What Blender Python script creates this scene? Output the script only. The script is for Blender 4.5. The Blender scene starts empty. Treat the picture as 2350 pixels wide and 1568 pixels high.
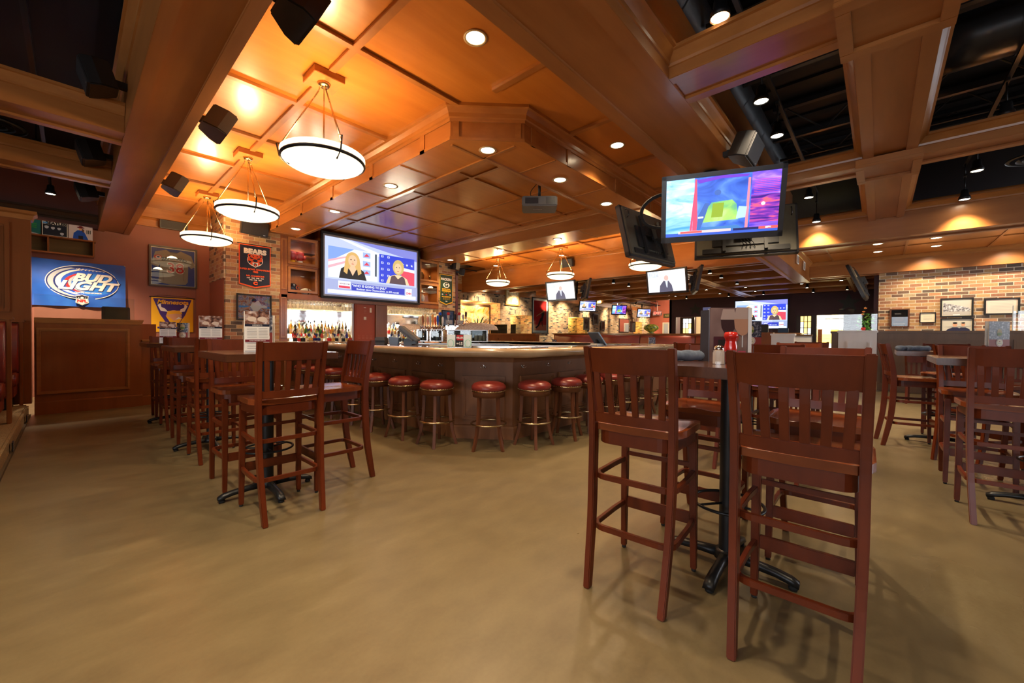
import bpy, bmesh, math, random
from mathutils import Vector, Matrix
random.seed(7)
PI = math.pi
SC = bpy.context.scene
COL = SC.collection
R_ = math.radians

# ------------------------------------------------------------------ camera
CH = 1.18
def make_camera():
    yaw, pit, rol = R_(42.32), R_(-0.765), R_(0.507)
    F = Vector((math.cos(yaw)*math.cos(pit), math.sin(yaw)*math.cos(pit), math.sin(pit)))
    Rt = Vector((math.sin(yaw), -math.cos(yaw), 0)); U = Rt.cross(F)
    R2 = Rt*math.cos(rol)+U*math.sin(rol); U2 = -Rt*math.sin(rol)+U*math.cos(rol)
    cd = bpy.data.cameras.new('camera'); cam = bpy.data.objects.new('camera', cd); COL.objects.link(cam)
    cd.sensor_width = 36; cd.lens = 36*924/2350; cd.clip_start = .05; cd.clip_end = 100
    m = Matrix((R2, U2, -F)).transposed().to_4x4(); m.translation = Vector((0, 0, CH)); cam.matrix_world = m
    SC.camera = cam
make_camera()
# ------------------------------------------------------------------ view, world
SC.view_settings.view_transform = 'Standard'; SC.view_settings.look = 'None'
SC.view_settings.gamma = 1; SC.view_settings.use_curve_mapping = False
SC.view_settings.exposure = 1.85
w = bpy.data.worlds.new('world'); SC.world = w; w.use_nodes = True
bg = w.node_tree.nodes['Background']; bg.inputs[0].default_value = (.75, .87, 1, 1); bg.inputs[1].default_value = 1.2
# ------------------------------------------------------------------ large daylight lights at the windows behind the camera
def area(name, loc, target, sx, sy, power, col):
    d = bpy.data.lights.new(name, 'AREA'); d.shape = 'RECTANGLE'; d.size = sx; d.size_y = sy; d.energy = power; d.color = col
    o = bpy.data.objects.new(name, d); COL.objects.link(o); o.location = loc
    o.rotation_euler = (Vector(target)-Vector(loc)).to_track_quat('-Z', 'Y').to_euler(); return o
DAY = (.95, .95, 1.0)
area('window_daylight', (-7.6, -1.5, 1.9), (0, -1.0, 1.2), 8, 1.7, 110, DAY)
area('window_daylight', (11.5, -7.6, 1.9), (11.5, 0, 1.1), 7, 1.7, 150, DAY)
def plight(name, loc, power, col, r=.05):
    d = bpy.data.lights.new(name, 'POINT'); d.energy = power; d.color = col; d.shadow_soft_size = r
    o = bpy.data.objects.new(name, d); COL.objects.link(o); o.location = loc; return o
def spot(name, loc, target, power, col, ang=80, r=.04, blend=.6):
    d = bpy.data.lights.new(name, 'SPOT'); d.energy = power; d.color = col; d.spot_size = R_(ang); d.spot_blend = blend; d.shadow_soft_size = r
    o = bpy.data.objects.new(name, d); COL.objects.link(o); o.location = loc
    o.rotation_euler = (Vector(target)-Vector(loc)).to_track_quat('-Z', 'Y').to_euler(); return o

# ------------------------------------------------------------------ materials
MATS = {}
def _nt(name):
    m = bpy.data.materials.new(name); m.use_nodes = True
    nt = m.node_tree; b = nt.nodes['Principled BSDF']; return m, nt, b
def pl(name, col, rough=.5, metal=0, spec=.5, trans=0, emit=None, es=1, alpha=1, coat=0):
    if name in MATS: return MATS[name]
    m, nt, b = _nt(name)
    b.inputs['Base Color'].default_value = (*col, 1); b.inputs['Roughness'].default_value = rough
    b.inputs['Metallic'].default_value = metal; b.inputs['Specular IOR Level'].default_value = spec
    b.inputs['Transmission Weight'].default_value = trans; b.inputs['Coat Weight'].default_value = coat
    b.inputs['Alpha'].default_value = alpha
    if emit: b.inputs['Emission Color'].default_value = (*emit, 1); b.inputs['Emission Strength'].default_value = es
    # faint procedural variation of the surface so nothing is perfectly flat
    if not emit and not trans:
        n = nt.nodes.new('ShaderNodeTexNoise'); n.inputs['Scale'].default_value = 9
        mr = nt.nodes.new('ShaderNodeMapRange'); mr.inputs[3].default_value = max(0, rough-.06); mr.inputs[4].default_value = min(1, rough+.06)
        nt.links.new(n.outputs[0], mr.inputs[0]); nt.links.new(mr.outputs[0], b.inputs['Roughness'])
    MATS[name] = m; return m
def ramp(nt, stops):
    r = nt.nodes.new('ShaderNodeValToRGB'); e = r.color_ramp.elements
    while len(e) > 1: e.remove(e[-1])
    e[0].position = stops[0][0]; e[0].color = (*stops[0][1], 1)
    for p, c in stops[1:]:
        k = e.new(p); k.color = (*c, 1)
    return r
def wood(name, c1, c2, scale=(2, 2, 14), rough=.35, coat=0, nscale=1.6, bump=.02, mottle=.35):
    """wood grain: noise squeezed along the board; scale gives the stretch per axis"""
    m, nt, b = _nt(name); L = nt.links
    tc = nt.nodes.new('ShaderNodeTexCoord'); mp = nt.nodes.new('ShaderNodeMapping'); mp.inputs['Scale'].default_value = scale
    L.new(tc.outputs['Object'], mp.inputs[0])
    n = nt.nodes.new('ShaderNodeTexNoise'); n.inputs['Scale'].default_value = nscale; n.inputs['Detail'].default_value = 6; n.inputs['Roughness'].default_value = .6
    L.new(mp.outputs[0], n.inputs[0])
    n2 = nt.nodes.new('ShaderNodeTexNoise'); n2.inputs['Scale'].default_value = 1.1; n2.inputs['Detail'].default_value = 2
    L.new(tc.outputs['Object'], n2.inputs[0])
    mx = nt.nodes.new('ShaderNodeMix'); mx.inputs[0].default_value = mottle
    L.new(n.outputs[0], mx.inputs[2]); L.new(n2.outputs[0], mx.inputs[3])
    r = ramp(nt, [(.3, c1), (.7, c2)]); L.new(mx.outputs[0], r.inputs[0]); L.new(r.outputs[0], b.inputs['Base Color'])
    b.inputs['Roughness'].default_value = rough; b.inputs['Coat Weight'].default_value = coat; b.inputs['Coat Roughness'].default_value = .15
    bp = nt.nodes.new('ShaderNodeBump'); bp.inputs['Strength'].default_value = bump*5; bp.inputs['Distance'].default_value = .002
    L.new(n.outputs[0], bp.inputs['Height']); L.new(bp.outputs[0], b.inputs['Normal']); b.inputs['Specular IOR Level'].default_value = .3
    MATS[name] = m; return m
def brick(name, axis, bw=.215, bh=.065, mortar=.011, stops=None, mort=(.50, .40, .27)):
    m, nt, b = _nt(name); L = nt.links
    tc = nt.nodes.new('ShaderNodeTexCoord'); sx = nt.nodes.new('ShaderNodeSeparateXYZ'); cx = nt.nodes.new('ShaderNodeCombineXYZ')
    L.new(tc.outputs['Object'], sx.inputs[0])
    if axis == 'v': L.new(sx.outputs[2], cx.inputs[0]); L.new(sx.outputs[0], cx.inputs[1])
    else: L.new(sx.outputs[0 if axis == 'x' else 1], cx.inputs[0]); L.new(sx.outputs[2], cx.inputs[1])
    t = nt.nodes.new('ShaderNodeTexBrick'); L.new(cx.outputs[0], t.inputs[0])
    t.inputs['Scale'].default_value = 1; t.inputs['Brick Width'].default_value = bw; t.inputs['Row Height'].default_value = bh+mortar
    t.inputs['Mortar Size'].default_value = mortar/2; t.inputs['Mortar Smooth'].default_value = .3
    t.inputs['Color1'].default_value = (0, 0, 0, 1); t.inputs['Color2'].default_value = (1, 1, 1, 1); t.inputs['Mortar'].default_value = (.5, .5, .5, 1)
    r = ramp(nt, stops or [(0, (.10, .065, .045)), (.10, (.16, .085, .05)), (.2, (.33, .13, .06)), (.38, (.50, .22, .09)), (.52, (.56, .30, .11)), (.66, (.50, .28, .11)), (.84, (.42, .17, .08)), (.95, (.48, .34, .18))])
    r.color_ramp.interpolation = 'CONSTANT'
    L.new(t.outputs[0], r.inputs[0])
    n = nt.nodes.new('ShaderNodeTexNoise'); n.inputs['Scale'].default_value = 30; L.new(tc.outputs['Object'], n.inputs[0])
    mv = nt.nodes.new('ShaderNodeMix'); mv.data_type = 'RGBA'; mv.blend_type = 'MULTIPLY'; mv.inputs[0].default_value = .5
    L.new(r.outputs[0], mv.inputs[6]); L.new(n.outputs[0], mv.inputs[7])
    g = nt.nodes.new('ShaderNodeGamma'); g.inputs[1].default_value = .85; L.new(mv.outputs[2], g.inputs[0])
    mx = nt.nodes.new('ShaderNodeMix'); mx.data_type = 'RGBA'; L.new(t.outputs[1], mx.inputs[0]); L.new(g.outputs[0], mx.inputs[6]); mx.inputs[7].default_value = (*mort, 1)
    L.new(mx.outputs[2], b.inputs['Base Color']); b.inputs['Roughness'].default_value = .8
    bp = nt.nodes.new('ShaderNodeBump'); bp.invert = True; bp.inputs['Strength'].default_value = .6; bp.inputs['Distance'].default_value = .008
    L.new(t.outputs[1], bp.inputs['Height']); L.new(bp.outputs[0], b.inputs['Normal'])
    MATS[name] = m; return m
def noisy(name, stops, scale=3, detail=4, rough=.5, distort=0, emit=0, stretch=(1, 1, 1), spec=.5, bump=0):
    m, nt, b = _nt(name); L = nt.links
    tc = nt.nodes.new('ShaderNodeTexCoord'); mp = nt.nodes.new('ShaderNodeMapping'); mp.inputs['Scale'].default_value = stretch
    L.new(tc.outputs['Object'], mp.inputs[0])
    n = nt.nodes.new('ShaderNodeTexNoise'); n.inputs['Scale'].default_value = scale; n.inputs['Detail'].default_value = detail; n.inputs['Distortion'].default_value = distort
    L.new(mp.outputs[0], n.inputs[0]); r = ramp(nt, stops); L.new(n.outputs[0], r.inputs[0]); L.new(r.outputs[0], b.inputs['Base Color'])
    b.inputs['Roughness'].default_value = rough; b.inputs['Specular IOR Level'].default_value = spec
    if emit: L.new(r.outputs[0], b.inputs['Emission Color']); b.inputs['Emission Strength'].default_value = emit; b.inputs['Base Color'].default_value = (0, 0, 0, 1)
    if bump:
        bp = nt.nodes.new('ShaderNodeBump'); bp.inputs['Strength'].default_value = bump; bp.inputs['Distance'].default_value = .01
        L.new(n.outputs[0], bp.inputs['Height']); L.new(bp.outputs[0], b.inputs['Normal'])
    MATS[name] = m; return m
def emis(name, col, s=1):
    if name in MATS: return MATS[name]
    return pl(name, (0, 0, 0), .4, emit=col, es=s)

ORC1, ORC2 = (.42, .140, .022), (.60, .235, .046)
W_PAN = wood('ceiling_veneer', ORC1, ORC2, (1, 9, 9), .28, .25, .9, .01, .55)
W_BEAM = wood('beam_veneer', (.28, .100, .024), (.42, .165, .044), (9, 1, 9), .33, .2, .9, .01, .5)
W_BEAMX = wood('beam_veneer_long', (.28, .100, .024), (.42, .165, .044), (1, 9, 9), .33, .2, .9, .01, .5)
W_TRIM = wood('moulding_wood', (.30, .110, .026), (.44, .180, .048), (3, 3, 12), .3, .25, 1.2)
W_PNL = wood('panelling_wood', (.21, .064, .014), (.32, .104, .024), (9, 9, 1), .36, .2, 1, .01, .5)
W_BAR = wood('bar_front_wood', (.16, .062, .022), (.27, .108, .040), (9, 9, 1), .48, .0, 1)
W_CHR = wood('cherry_chair_wood', (.068, .0110, .0028), (.145, .0255, .0055), (3, 3, 1.2), .34, .04, 3, .01)
W_SEAT = wood('cherry_seat_wood', (.12, .024, .006), (.22, .050, .012), (1.5, 9, 3), .22, .35, 3, .01)
W_TBL = wood('dark_table_wood', (.06, .022, .012), (.11, .042, .02), (1.5, 9, 3), .22, .5, 3, .01)
W_STL = wood('stool_wood', (.085, .027, .010), (.16, .052, .020), (5, 5, 1), .42, .03, 2)
BRX = brick('bar_brick', 'x'); BRY = brick('bar_brick_side', 'y')
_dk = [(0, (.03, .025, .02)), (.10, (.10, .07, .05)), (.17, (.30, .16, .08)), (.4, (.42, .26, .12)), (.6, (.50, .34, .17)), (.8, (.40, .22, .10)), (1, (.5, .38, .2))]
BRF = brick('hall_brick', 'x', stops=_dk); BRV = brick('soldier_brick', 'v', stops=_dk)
BRW = brick('wash_brick', 'y', .235, .068, .018, mort=(.62, .52, .38))
M_MAR = noisy('maroon_paint', [(.3, (.25, .088, .060)), (.7, (.28, .102, .070))], 2, 3, .55)
M_ORP = noisy('rust_paint', [(.3, (.27, .075, .035)), (.7, (.30, .085, .04))], 2, 3, .5)
M_PUR = noisy('plum_paint', [(.3, (.045, .014, .028)), (.7, (.055, .018, .034))], 2, 3, .6)
M_SAL = noisy('salmon_paint', [(.3, (.50, .13, .08)), (.7, (.55, .15, .09))], 2, 3, .6)
M_CRM = noisy('cream_paint', [(.3, (.62, .50, .32)), (.7, (.68, .56, .38))], 2, 3, .6)
M_BLK = pl('black_ceiling_paint', (.006, .006, .008), .55)
M_DUCT = pl('black_duct_paint', (.030, .032, .037), .35)
M_CARP = noisy('speckled_carpet', [(.35, (.15, .10, .045)), (.5, (.32, .23, .12)), (.7, (.20, .135, .06))], 70, 3, .95, bump=.6)
M_LEA = noisy('oxblood_leather', [(.3, (.17, .021, .016)), (.7, (.225, .031, .022))], 5, 4, .3, bump=.08)
M_LEAO = noisy('booth_vinyl', [(.3, (.33, .06, .035)), (.7, (.38, .075, .042))], 3, 4, .4, bump=.05)
M_STEEL = pl('brushed_steel', (.55, .53, .50), .28, 1)
M_CHROME = pl('chrome', (.75, .73, .70), .12, 1)
M_BRASS = pl('aged_brass', (.55, .42, .24), .25, 1)
M_NAIL = pl('nailhead_brass', (.62, .48, .28), .3, 1)
M_IRON = pl('black_cast_iron', (.012, .013, .015), .38, .3)
M_PLAS = pl('black_plastic', (.014, .014, .015), .38)
M_GREY = pl('grey_plastic', (.10, .10, .10), .45)
M_TVB = noisy('tv_back_metal', [(.4, (.085, .075, .05)), (.6, (.10, .09, .062))], 6, 3, .45)
M_RUB = pl('black_rubber', (.01, .01, .01), .8)
M_WHT = pl('white_paper', (.72, .70, .66), .7)
M_GLS = pl('clear_glass', (1, 1, 1), .02, trans=1)
def thin_glass(name, tint=(.93, .97, .95), refl=.10):
    m = bpy.data.materials.new(name); m.use_nodes = True; nt = m.node_tree; nt.nodes.clear()
    o = nt.nodes.new('ShaderNodeOutputMaterial'); t = nt.nodes.new('ShaderNodeBsdfTransparent'); t.inputs[0].default_value = (*tint, 1)
    g = nt.nodes.new('ShaderNodeBsdfGlossy'); g.inputs['Roughness'].default_value = .01
    f = nt.nodes.new('ShaderNodeFresnel'); f.inputs[0].default_value = 1.5; ad = nt.nodes.new('ShaderNodeMath'); ad.operation = 'ADD'; ad.inputs[1].default_value = refl; ad.use_clamp = True
    mx = nt.nodes.new('ShaderNodeMixShader'); nt.links.new(f.outputs[0], ad.inputs[0]); nt.links.new(ad.outputs[0], mx.inputs[0])
    nt.links.new(t.outputs[0], mx.inputs[1]); nt.links.new(g.outputs[0], mx.inputs[2]); nt.links.new(mx.outputs[0], o.inputs[0])
    MATS[name] = m; return m
M_PANE = thin_glass('pane_glass', refl=.0)
M_MIR = pl('mirror', (.82, .84, .84), .03, 1)

# ------------------------------------------------------------------ mesh building
class MB:
    def __init__(s): s.v = []; s.f = []; s.m = []; s.mats = []; s.sm = []
    def mi(s, mat):
        if mat is None: return 0
        if mat not in s.mats: s.mats.append(mat)
        return s.mats.index(mat)
    def add(s, vs, fs, mat=None, smooth=False, M=None):
        o = len(s.v); k = s.mi(mat)
        s.v += [tuple(M @ Vector(p)) if M else tuple(p) for p in vs]
        for f in fs: s.f.append(tuple(i+o for i in f)); s.m.append(k); s.sm.append(smooth)
        return s
    def box(s, a, b, mat=None, M=None):
        x0, y0, z0 = a; x1, y1, z1 = b
        if x0 > x1: x0, x1 = x1, x0
        if y0 > y1: y0, y1 = y1, y0
        if z0 > z1: z0, z1 = z1, z0
        v = [(x0,y0,z0),(x1,y0,z0),(x1,y1,z0),(x0,y1,z0),(x0,y0,z1),(x1,y0,z1),(x1,y1,z1),(x0,y1,z1)]
        return s.add(v, [(0,3,2,1),(4,5,6,7),(0,1,5,4),(1,2,6,5),(2,3,7,6),(3,0,4,7)], mat, False, M)
    def cb(s, c, d, mat=None, M=None):
        return s.box([c[i]-d[i]/2 for i in range(3)], [c[i]+d[i]/2 for i in range(3)], mat, M)
    def prism(s, poly, z0, z1, mat=None, M=None, smooth=False):
        n = len(poly); v = [(x, y, z0) for x, y in poly]+[(x, y, z1) for x, y in poly]
        f = [tuple(range(n))[::-1], tuple(range(n, 2*n))]
        k = [(i, (i+1) % n, n+(i+1) % n, n+i) for i in range(n)]
        s.add(v, f, mat, False, M); o = len(s.v)-2*n; kk = s.mi(mat)
        for q in k: s.f.append(tuple(i+o for i in q)); s.m.append(kk); s.sm.append(smooth)
        return s
    def tube(s, pts, r, n=8, mat=None, closed=False, M=None, caps=True, flat=None):
        """sweep of a circle (or, with flat=(w,h), a rectangle kept upright) along pts; r may be a list"""
        P = [Vector(p) for p in pts]; N = len(P); rr = r if isinstance(r, (list, tuple)) else [r]*N
        vs = []; up0 = Vector((0, 0, 1))
        prev = None
        for i, p in enumerate(P):
            a = P[(i-1) % N] if (closed or i > 0) else p; b = P[(i+1) % N] if (closed or i < N-1) else p
            t = (b-a).normalized()
            if flat or prev is None:
                u = up0 if abs(t.z) < .97 else Vector((0, 1, 0))
                x = t.cross(u).normalized()
            else:
                x = (prev-t*prev.dot(t)).normalized()
            prev = x; y = t.cross(x).normalized()
            if flat:
                w, h = flat
                if i not in (0, N-1) or closed:
                    d1 = (p-a).normalized(); d2 = (b-p).normalized(); c = max(.4, math.cos(d1.angle(d2)/2)) if d1.length and d2.length else 1
                else: c = 1
                for sx, sy in ((-1,-1),(1,-1),(1,1),(-1,1)): vs.append(p+x*(w/2/c*sx)+y*(h/2*sy))
            else:
                for k in range(n):
                    g = 2*PI*k/n; vs.append(p+x*math.cos(g)*rr[i]+y*math.sin(g)*rr[i])
        m = 4 if flat else n; fs = []
        for i in range(N if closed else N-1):
            j = (i+1) % N
            for k in range(m): fs.append((i*m+k, i*m+(k+1) % m, j*m+(k+1) % m, j*m+k))
        if not closed and caps: fs.append(tuple(range(m))[::-1]); fs.append(tuple((N-1)*m+k for k in range(m)))
        return s.add(vs, fs, mat, not flat, M)
    def lathe(s, prof, n=24, mat=None, c=(0, 0, 0), M=None, smooth=True):
        vs = []; fs = []; rows = []
        for r, z in prof:
            if r < 1e-5: rows.append([len(vs)]); vs.append((c[0], c[1], c[2]+z))
            else:
                rows.append(list(range(len(vs), len(vs)+n)))
                for k in range(n): g = 2*PI*k/n; vs.append((c[0]+r*math.cos(g), c[1]+r*math.sin(g), c[2]+z))
        for a, b in zip(rows, rows[1:]):
            for k in range(n):
                q = (a[k % len(a)], a[(k+1) % len(a)], b[(k+1) % len(b)], b[k % len(b)])
                q = tuple(dict.fromkeys(q))
                if len(q) > 2: fs.append(q)
        return s.add(vs, fs, mat, smooth, M)
    def loft(s, rings, mat=None, smooth=False, M=None, closed=True, caps=True):
        n = len(rings[0]); vs = [p for r in rings for p in r]; fs = []
        for i in range(len(rings)-1):
            for k in range(n if closed else n-1): fs.append((i*n+k, i*n+(k+1) % n, (i+1)*n+(k+1) % n, (i+1)*n+k))
        if caps and closed: fs.append(tuple(range(n))[::-1]); fs.append(tuple((len(rings)-1)*n+k for k in range(n)))
        return s.add(vs, fs, mat, smooth, M)
    def mesh(s, name, mat=None, bevel=0):
        me = bpy.data.meshes.new(name); me.from_pydata(s.v, [], s.f)
        if not s.mats: s.mats = [mat]
        for m in s.mats: me.materials.append(m or mat)
        for i, p in enumerate(me.polygons): p.material_index = s.m[i]; p.use_smooth = s.sm[i]
        bm = bmesh.new(); bm.from_mesh(me); bmesh.ops.recalc_face_normals(bm, faces=bm.faces)
        if bevel:
            ed = [e for e in bm.edges if len(e.link_faces) == 2 and e.calc_face_angle(0) > .6]
            bmesh.ops.bevel(bm, geom=ed, offset=bevel, segments=2, affect='EDGES', clamp_overlap=True)
        bm.to_mesh(me); bm.free(); me.update(); return me
    def build(s, name, mat=None, parent=None, bevel=0, loc=None, rot=None):
        o = bpy.data.objects.new(name, s.mesh(name, mat, bevel)); COL.objects.link(o)
        if parent: o.parent = parent
        if loc: o.location = loc
        if rot: o.rotation_euler = rot
        return o
def tag(o, label, cat, group=None, kind=None):
    o['label'] = label; o['category'] = cat
    if group: o['group'] = group
    if kind: o['kind'] = kind
    return o
def empty(name, label, cat, loc=(0, 0, 0), rz=0, group=None):
    o = bpy.data.objects.new(name, None); o.empty_display_size = .1; COL.objects.link(o); o.location = loc; o.rotation_euler = (0, 0, rz)
    return tag(o, label, cat, group)
def struct(o): o['kind'] = 'structure'; return o
def kids(o): return [c for c in bpy.data.objects if c.parent == o]
def dup(o, loc=None, rz=None, label=None, rot=None):
    def cp(a, par):
        c = a.copy(); COL.objects.link(c)
        if par: c.parent = par
        for k in CH_.get(a.name, None) or kids(a): cp(k, c)
        return c
    c = cp(o, None)
    if loc is not None: c.location = loc
    if rz is not None: c.rotation_euler = (0, 0, rz)
    if rot is not None: c.rotation_euler = rot
    if label: c['label'] = label
    return c
CH_ = {}
def rrect(w, h, r, n=4):
    p = []
    for cx, cy, a in ((w/2-r, h/2-r, 0), (-w/2+r, h/2-r, 90), (-w/2+r, -h/2+r, 180), (w/2-r, -h/2+r, 270)):
        for k in range(n+1): g = R_(a+90*k/n); p.append((cx+r*math.cos(g), cy+r*math.sin(g)))
    return p
# ---- text as mesh outlines
_TC = {}
def text_polys(body, size, bold=0.0, shear=0, align='CENTER', spacing=1):
    key = (body, size, bold, shear, align, spacing)
    if key in _TC: return _TC[key]
    cu = bpy.data.curves.new('t', 'FONT'); cu.body = body; cu.size = size; cu.align_x = align; cu.align_y = 'CENTER'; cu.offset = bold; cu.shear = shear; cu.space_character = spacing; cu.resolution_u = 3
    ob = bpy.data.objects.new('t', cu); COL.objects.link(ob)
    dg = bpy.context.evaluated_depsgraph_get(); dg.update(); me = bpy.data.meshes.new_from_object(ob.evaluated_get(dg))
    r = ([tuple(v.co) for v in me.vertices], [tuple(p.vertices) for p in me.polygons])
    bpy.data.objects.remove(ob); bpy.data.curves.remove(cu); bpy.data.meshes.remove(me)
    _TC[key] = r; return r
class Art(MB):
    """flat printed picture: canvas x right, z up, facing -Y; each layer a hair in front of the last"""
    def __init__(s): super().__init__(); s.k = 0; s.st = .0006
    def poly(s, pts, mat):
        s.k += 1; y = -s.st*s.k
        return s.add([(x, y, z) for x, z in pts], [tuple(range(len(pts)))], mat)
    def rect(s, x0, z0, x1, z1, mat): return s.poly([(x0, z0), (x1, z0), (x1, z1), (x0, z1)], mat)
    def ell(s, cx, cz, rx, rz, mat, n=24, a0=0, a1=360):
        return s.poly([(cx+rx*math.cos(R_(a0+(a1-a0)*i/n)), cz+rz*math.sin(R_(a0+(a1-a0)*i/n))) for i in range(n if a1-a0 == 360 else n+1)], mat)
    def text(s, body, cx, cz, size, mat, bold=0, shear=0, sx=1, align='CENTER', rot=0, spacing=1):
        v, f = text_polys(body, size, bold, shear, align, spacing); s.k += 1; y = -s.st*s.k
        c, q = math.cos(rot), math.sin(rot)
        return s.add([(cx+(p[0]*sx*c-p[1]*q), y, cz+(p[0]*sx*q+p[1]*c)) for p in v], f, mat)
    def star(s, cx, cz, r, mat, n=5):
        return s.poly([(cx+(r if i % 2 == 0 else r*.4)*math.sin(PI*i/n), cz+(r if i % 2 == 0 else r*.4)*math.cos(PI*i/n)) for i in range(2*n)], mat)
# ================================================================== SETTING
def sbox(name, a, b, mat, bevel=0): return struct(MB().box(a, b, mat).build(name, mat, bevel=bevel))
def floor_mat():
    m, nt, b = _nt('stained_concrete'); L = nt.links
    tc = nt.nodes.new('ShaderNodeTexCoord')
    def nz(sc, det, rot=0, st=(1, 1, 1)):
        mp = nt.nodes.new('ShaderNodeMapping'); mp.inputs['Scale'].default_value = st; mp.inputs['Rotation'].default_value = (0, 0, rot); L.new(tc.outputs['Object'], mp.inputs[0])
        n = nt.nodes.new('ShaderNodeTexNoise'); n.inputs['Scale'].default_value = sc; n.inputs['Detail'].default_value = det; n.inputs['Roughness'].default_value = .6; L.new(mp.outputs[0], n.inputs[0]); return n
    a = nz(.55, 5); c = nz(3.5, 3, .6, (1, 2.2, 1)); d = nz(60, 3)
    m1 = nt.nodes.new('ShaderNodeMix'); m1.inputs[0].default_value = .36; L.new(a.outputs[0], m1.inputs[2]); L.new(c.outputs[0], m1.inputs[3])
    m2 = nt.nodes.new('ShaderNodeMix'); m2.inputs[0].default_value = .12; L.new(m1.outputs[0], m2.inputs[2]); L.new(d.outputs[0], m2.inputs[3])
    r = ramp(nt, [(.30, (.085, .062, .033)), (.44, (.125, .093, .047)), (.56, (.155, .118, .060)), (.72, (.205, .163, .088))]); L.new(m2.outputs[0], r.inputs[0]); L.new(r.outputs[0], b.inputs['Base Color'])
    mr = nt.nodes.new('ShaderNodeMapRange'); mr.inputs[1].default_value = .35; mr.inputs[2].default_value = .65; mr.inputs[3].default_value = .42; mr.inputs[4].default_value = .27
    L.new(a.outputs[0], mr.inputs[0]); L.new(mr.outputs[0], b.inputs['Roughness'])
    bp = nt.nodes.new('ShaderNodeBump'); bp.inputs['Strength'].default_value = .05; bp.inputs['Distance'].default_value = .002; L.new(d.outputs[0], bp.inputs['Height'])
    return m
sbox('floor', (-9, -8, -.1), (31, 14, 0), floor_mat())
ZB = 4.6
sbox('ceiling', (-9, -8, ZB), (31, 14, ZB+.1), M_BLK)
YW = 11.3
sbox('wall_back', (-9, YW, 0), (2.2, YW+.2, ZB), M_MAR)
def wall_windows(name, axis, c, rng, wins, z0, z1, th, mat):
    """wall in plane axis=c with window openings wins along it"""
    m = MB(); lo, hi = rng
    def bx(a, b, za, zb):
        if axis == 'x': m.box((c, a, za), (c+th, b, zb), mat)
        else: m.box((a, c, za), (b, c+th, zb), mat)
    bx(lo, hi, 0, z0); bx(lo, hi, z1, ZB); p = lo
    for a, b in wins: bx(p, a, z0, z1); p = b
    bx(p, hi, z0, z1)
    struct(m.build(name, mat))
M_WIN = pl('window_frame_white', (.6, .58, .52), .5); M_SLAT = pl('blind_slat_white', (.8, .8, .78), .5)
def windows(axis, c, wins, z0, z1, sgn, n0):
    for i, (a, b) in enumerate(wins):
        def P(u, w, z): return (c+w, u, z) if axis == 'x' else (u, c+w, z)
        fr = MB()
        for u in (a, (a+b)/2-.03, b-.06): fr.box(P(u, .04, z0), P(u+.06, .12, z1))
        for z in (z0, z1-.06): fr.box(P(a, .04, z), P(b, .12, z+.06))
        w = struct(fr.build('window_%d' % (n0+i), M_WIN))
        s = MB(); z = z0+.08
        while z < z1-.1:
            s.box(P(a+.05, sgn*.06+.08, z), P(b-.05, sgn*.06+.125, z+.012)); z += .075
        s.build('blind', M_SLAT, w)
WX = [(-6.2, -4.2), (-3.9, -1.9), (-1.6, .4), (.7, 2.7)]; WY = [(8, 10), (10.5, 12.5), (12.9, 14.9)]
wall_windows('wall_left', 'x', -7.2, (-8, YW), WX, 1.0, 2.75, .2, M_MAR)
wall_windows('wall_front', 'y', -7.2, (-7.2, 15.2), WY, 1.0, 2.75, .2, M_MAR)
windows('x', -7.2, WX, 1.0, 2.75, 1, 1); windows('y', -7.2, WY, 1.0, 2.75, 1, 5)

# ---- sweep of a moulding profile along a horizontal path (mitred)
def sweep(path, prof, z=0, closed=False, mb=None, mat=None):
    m = mb or MB(); n = len(path); rings = []
    for i in range(n):
        p = Vector(path[i]); a = Vector(path[i-1]) if (closed or i) else None; b = Vector(path[(i+1) % n]) if (closed or i < n-1) else None
        d1 = (p-a).normalized() if a is not None else (b-p).normalized(); d2 = (b-p).normalized() if b is not None else d1
        n1 = Vector((d1.y, -d1.x)); n2 = Vector((d2.y, -d2.x)); k = (n1+n2).normalized(); s = 1/max(.3, k.dot(n1))
        rings.append([(p.x+k.x*o*s, p.y+k.y*o*s, z+h) for o, h in prof])
    if closed: rings.append(rings[0])
    return m.loft(rings, mat, caps=not closed)
CROWN = [(0, -.17), (.012, -.17), (.02, -.14), (.035, -.13), (.045, -.09), (.075, -.045), (.10, -.035), (.10, 0), (0, 0)]
CROWN2 = [(0, -.11), (.015, -.105), (.02, -.085), (.05, -.05), (.065, -.03), (.085, -.025), (.085, 0), (0, 0)]
BASEP = [(0, 0), (.02, 0), (.02, .12), (.012, .135), (0, .14)]
# main veneer ceiling
ZC = 3.8
sbox('ceiling', (.6, 1.6, ZC), (11.6, YW, ZC+.1), W_PAN)
def batten(a, b, mat=W_TRIM, name='trim_1'): return sbox(name, a, b, mat)
GX = [1.75, 3.04, 4.35, 5.66, 6.97, 8.28, 9.6, 10.85]; GY = [2.3, 3.55, 4.88, 6.16, 7.44, 8.72, 10.0]
bt = MB(); t = .034
for x in GX:
    y0, y1 = 1.8, YW
    if 2.9 < x < 8.0: y1 = 3.06
    if x == 1.75:
        for (a, b) in ((1.8, 4.02), (4.4, 6.6), (7.0, 9.14), (9.52, YW)): bt.box((x-t, a, ZC-.035), (x+t, b, ZC))
        continue
    bt.box((x-t, y0, ZC-.035), (x+t, y1, ZC))
for y in GY:
    bt.box((.8, y-t, ZC-.034), (2.94 if y > 3.1 else 2.94, y+t, ZC)); bt.box((8.0, y-t, ZC-.034), (11.1, y+t, ZC))
struct(bt.build('trim_1', W_TRIM, bevel=.003))
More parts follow.
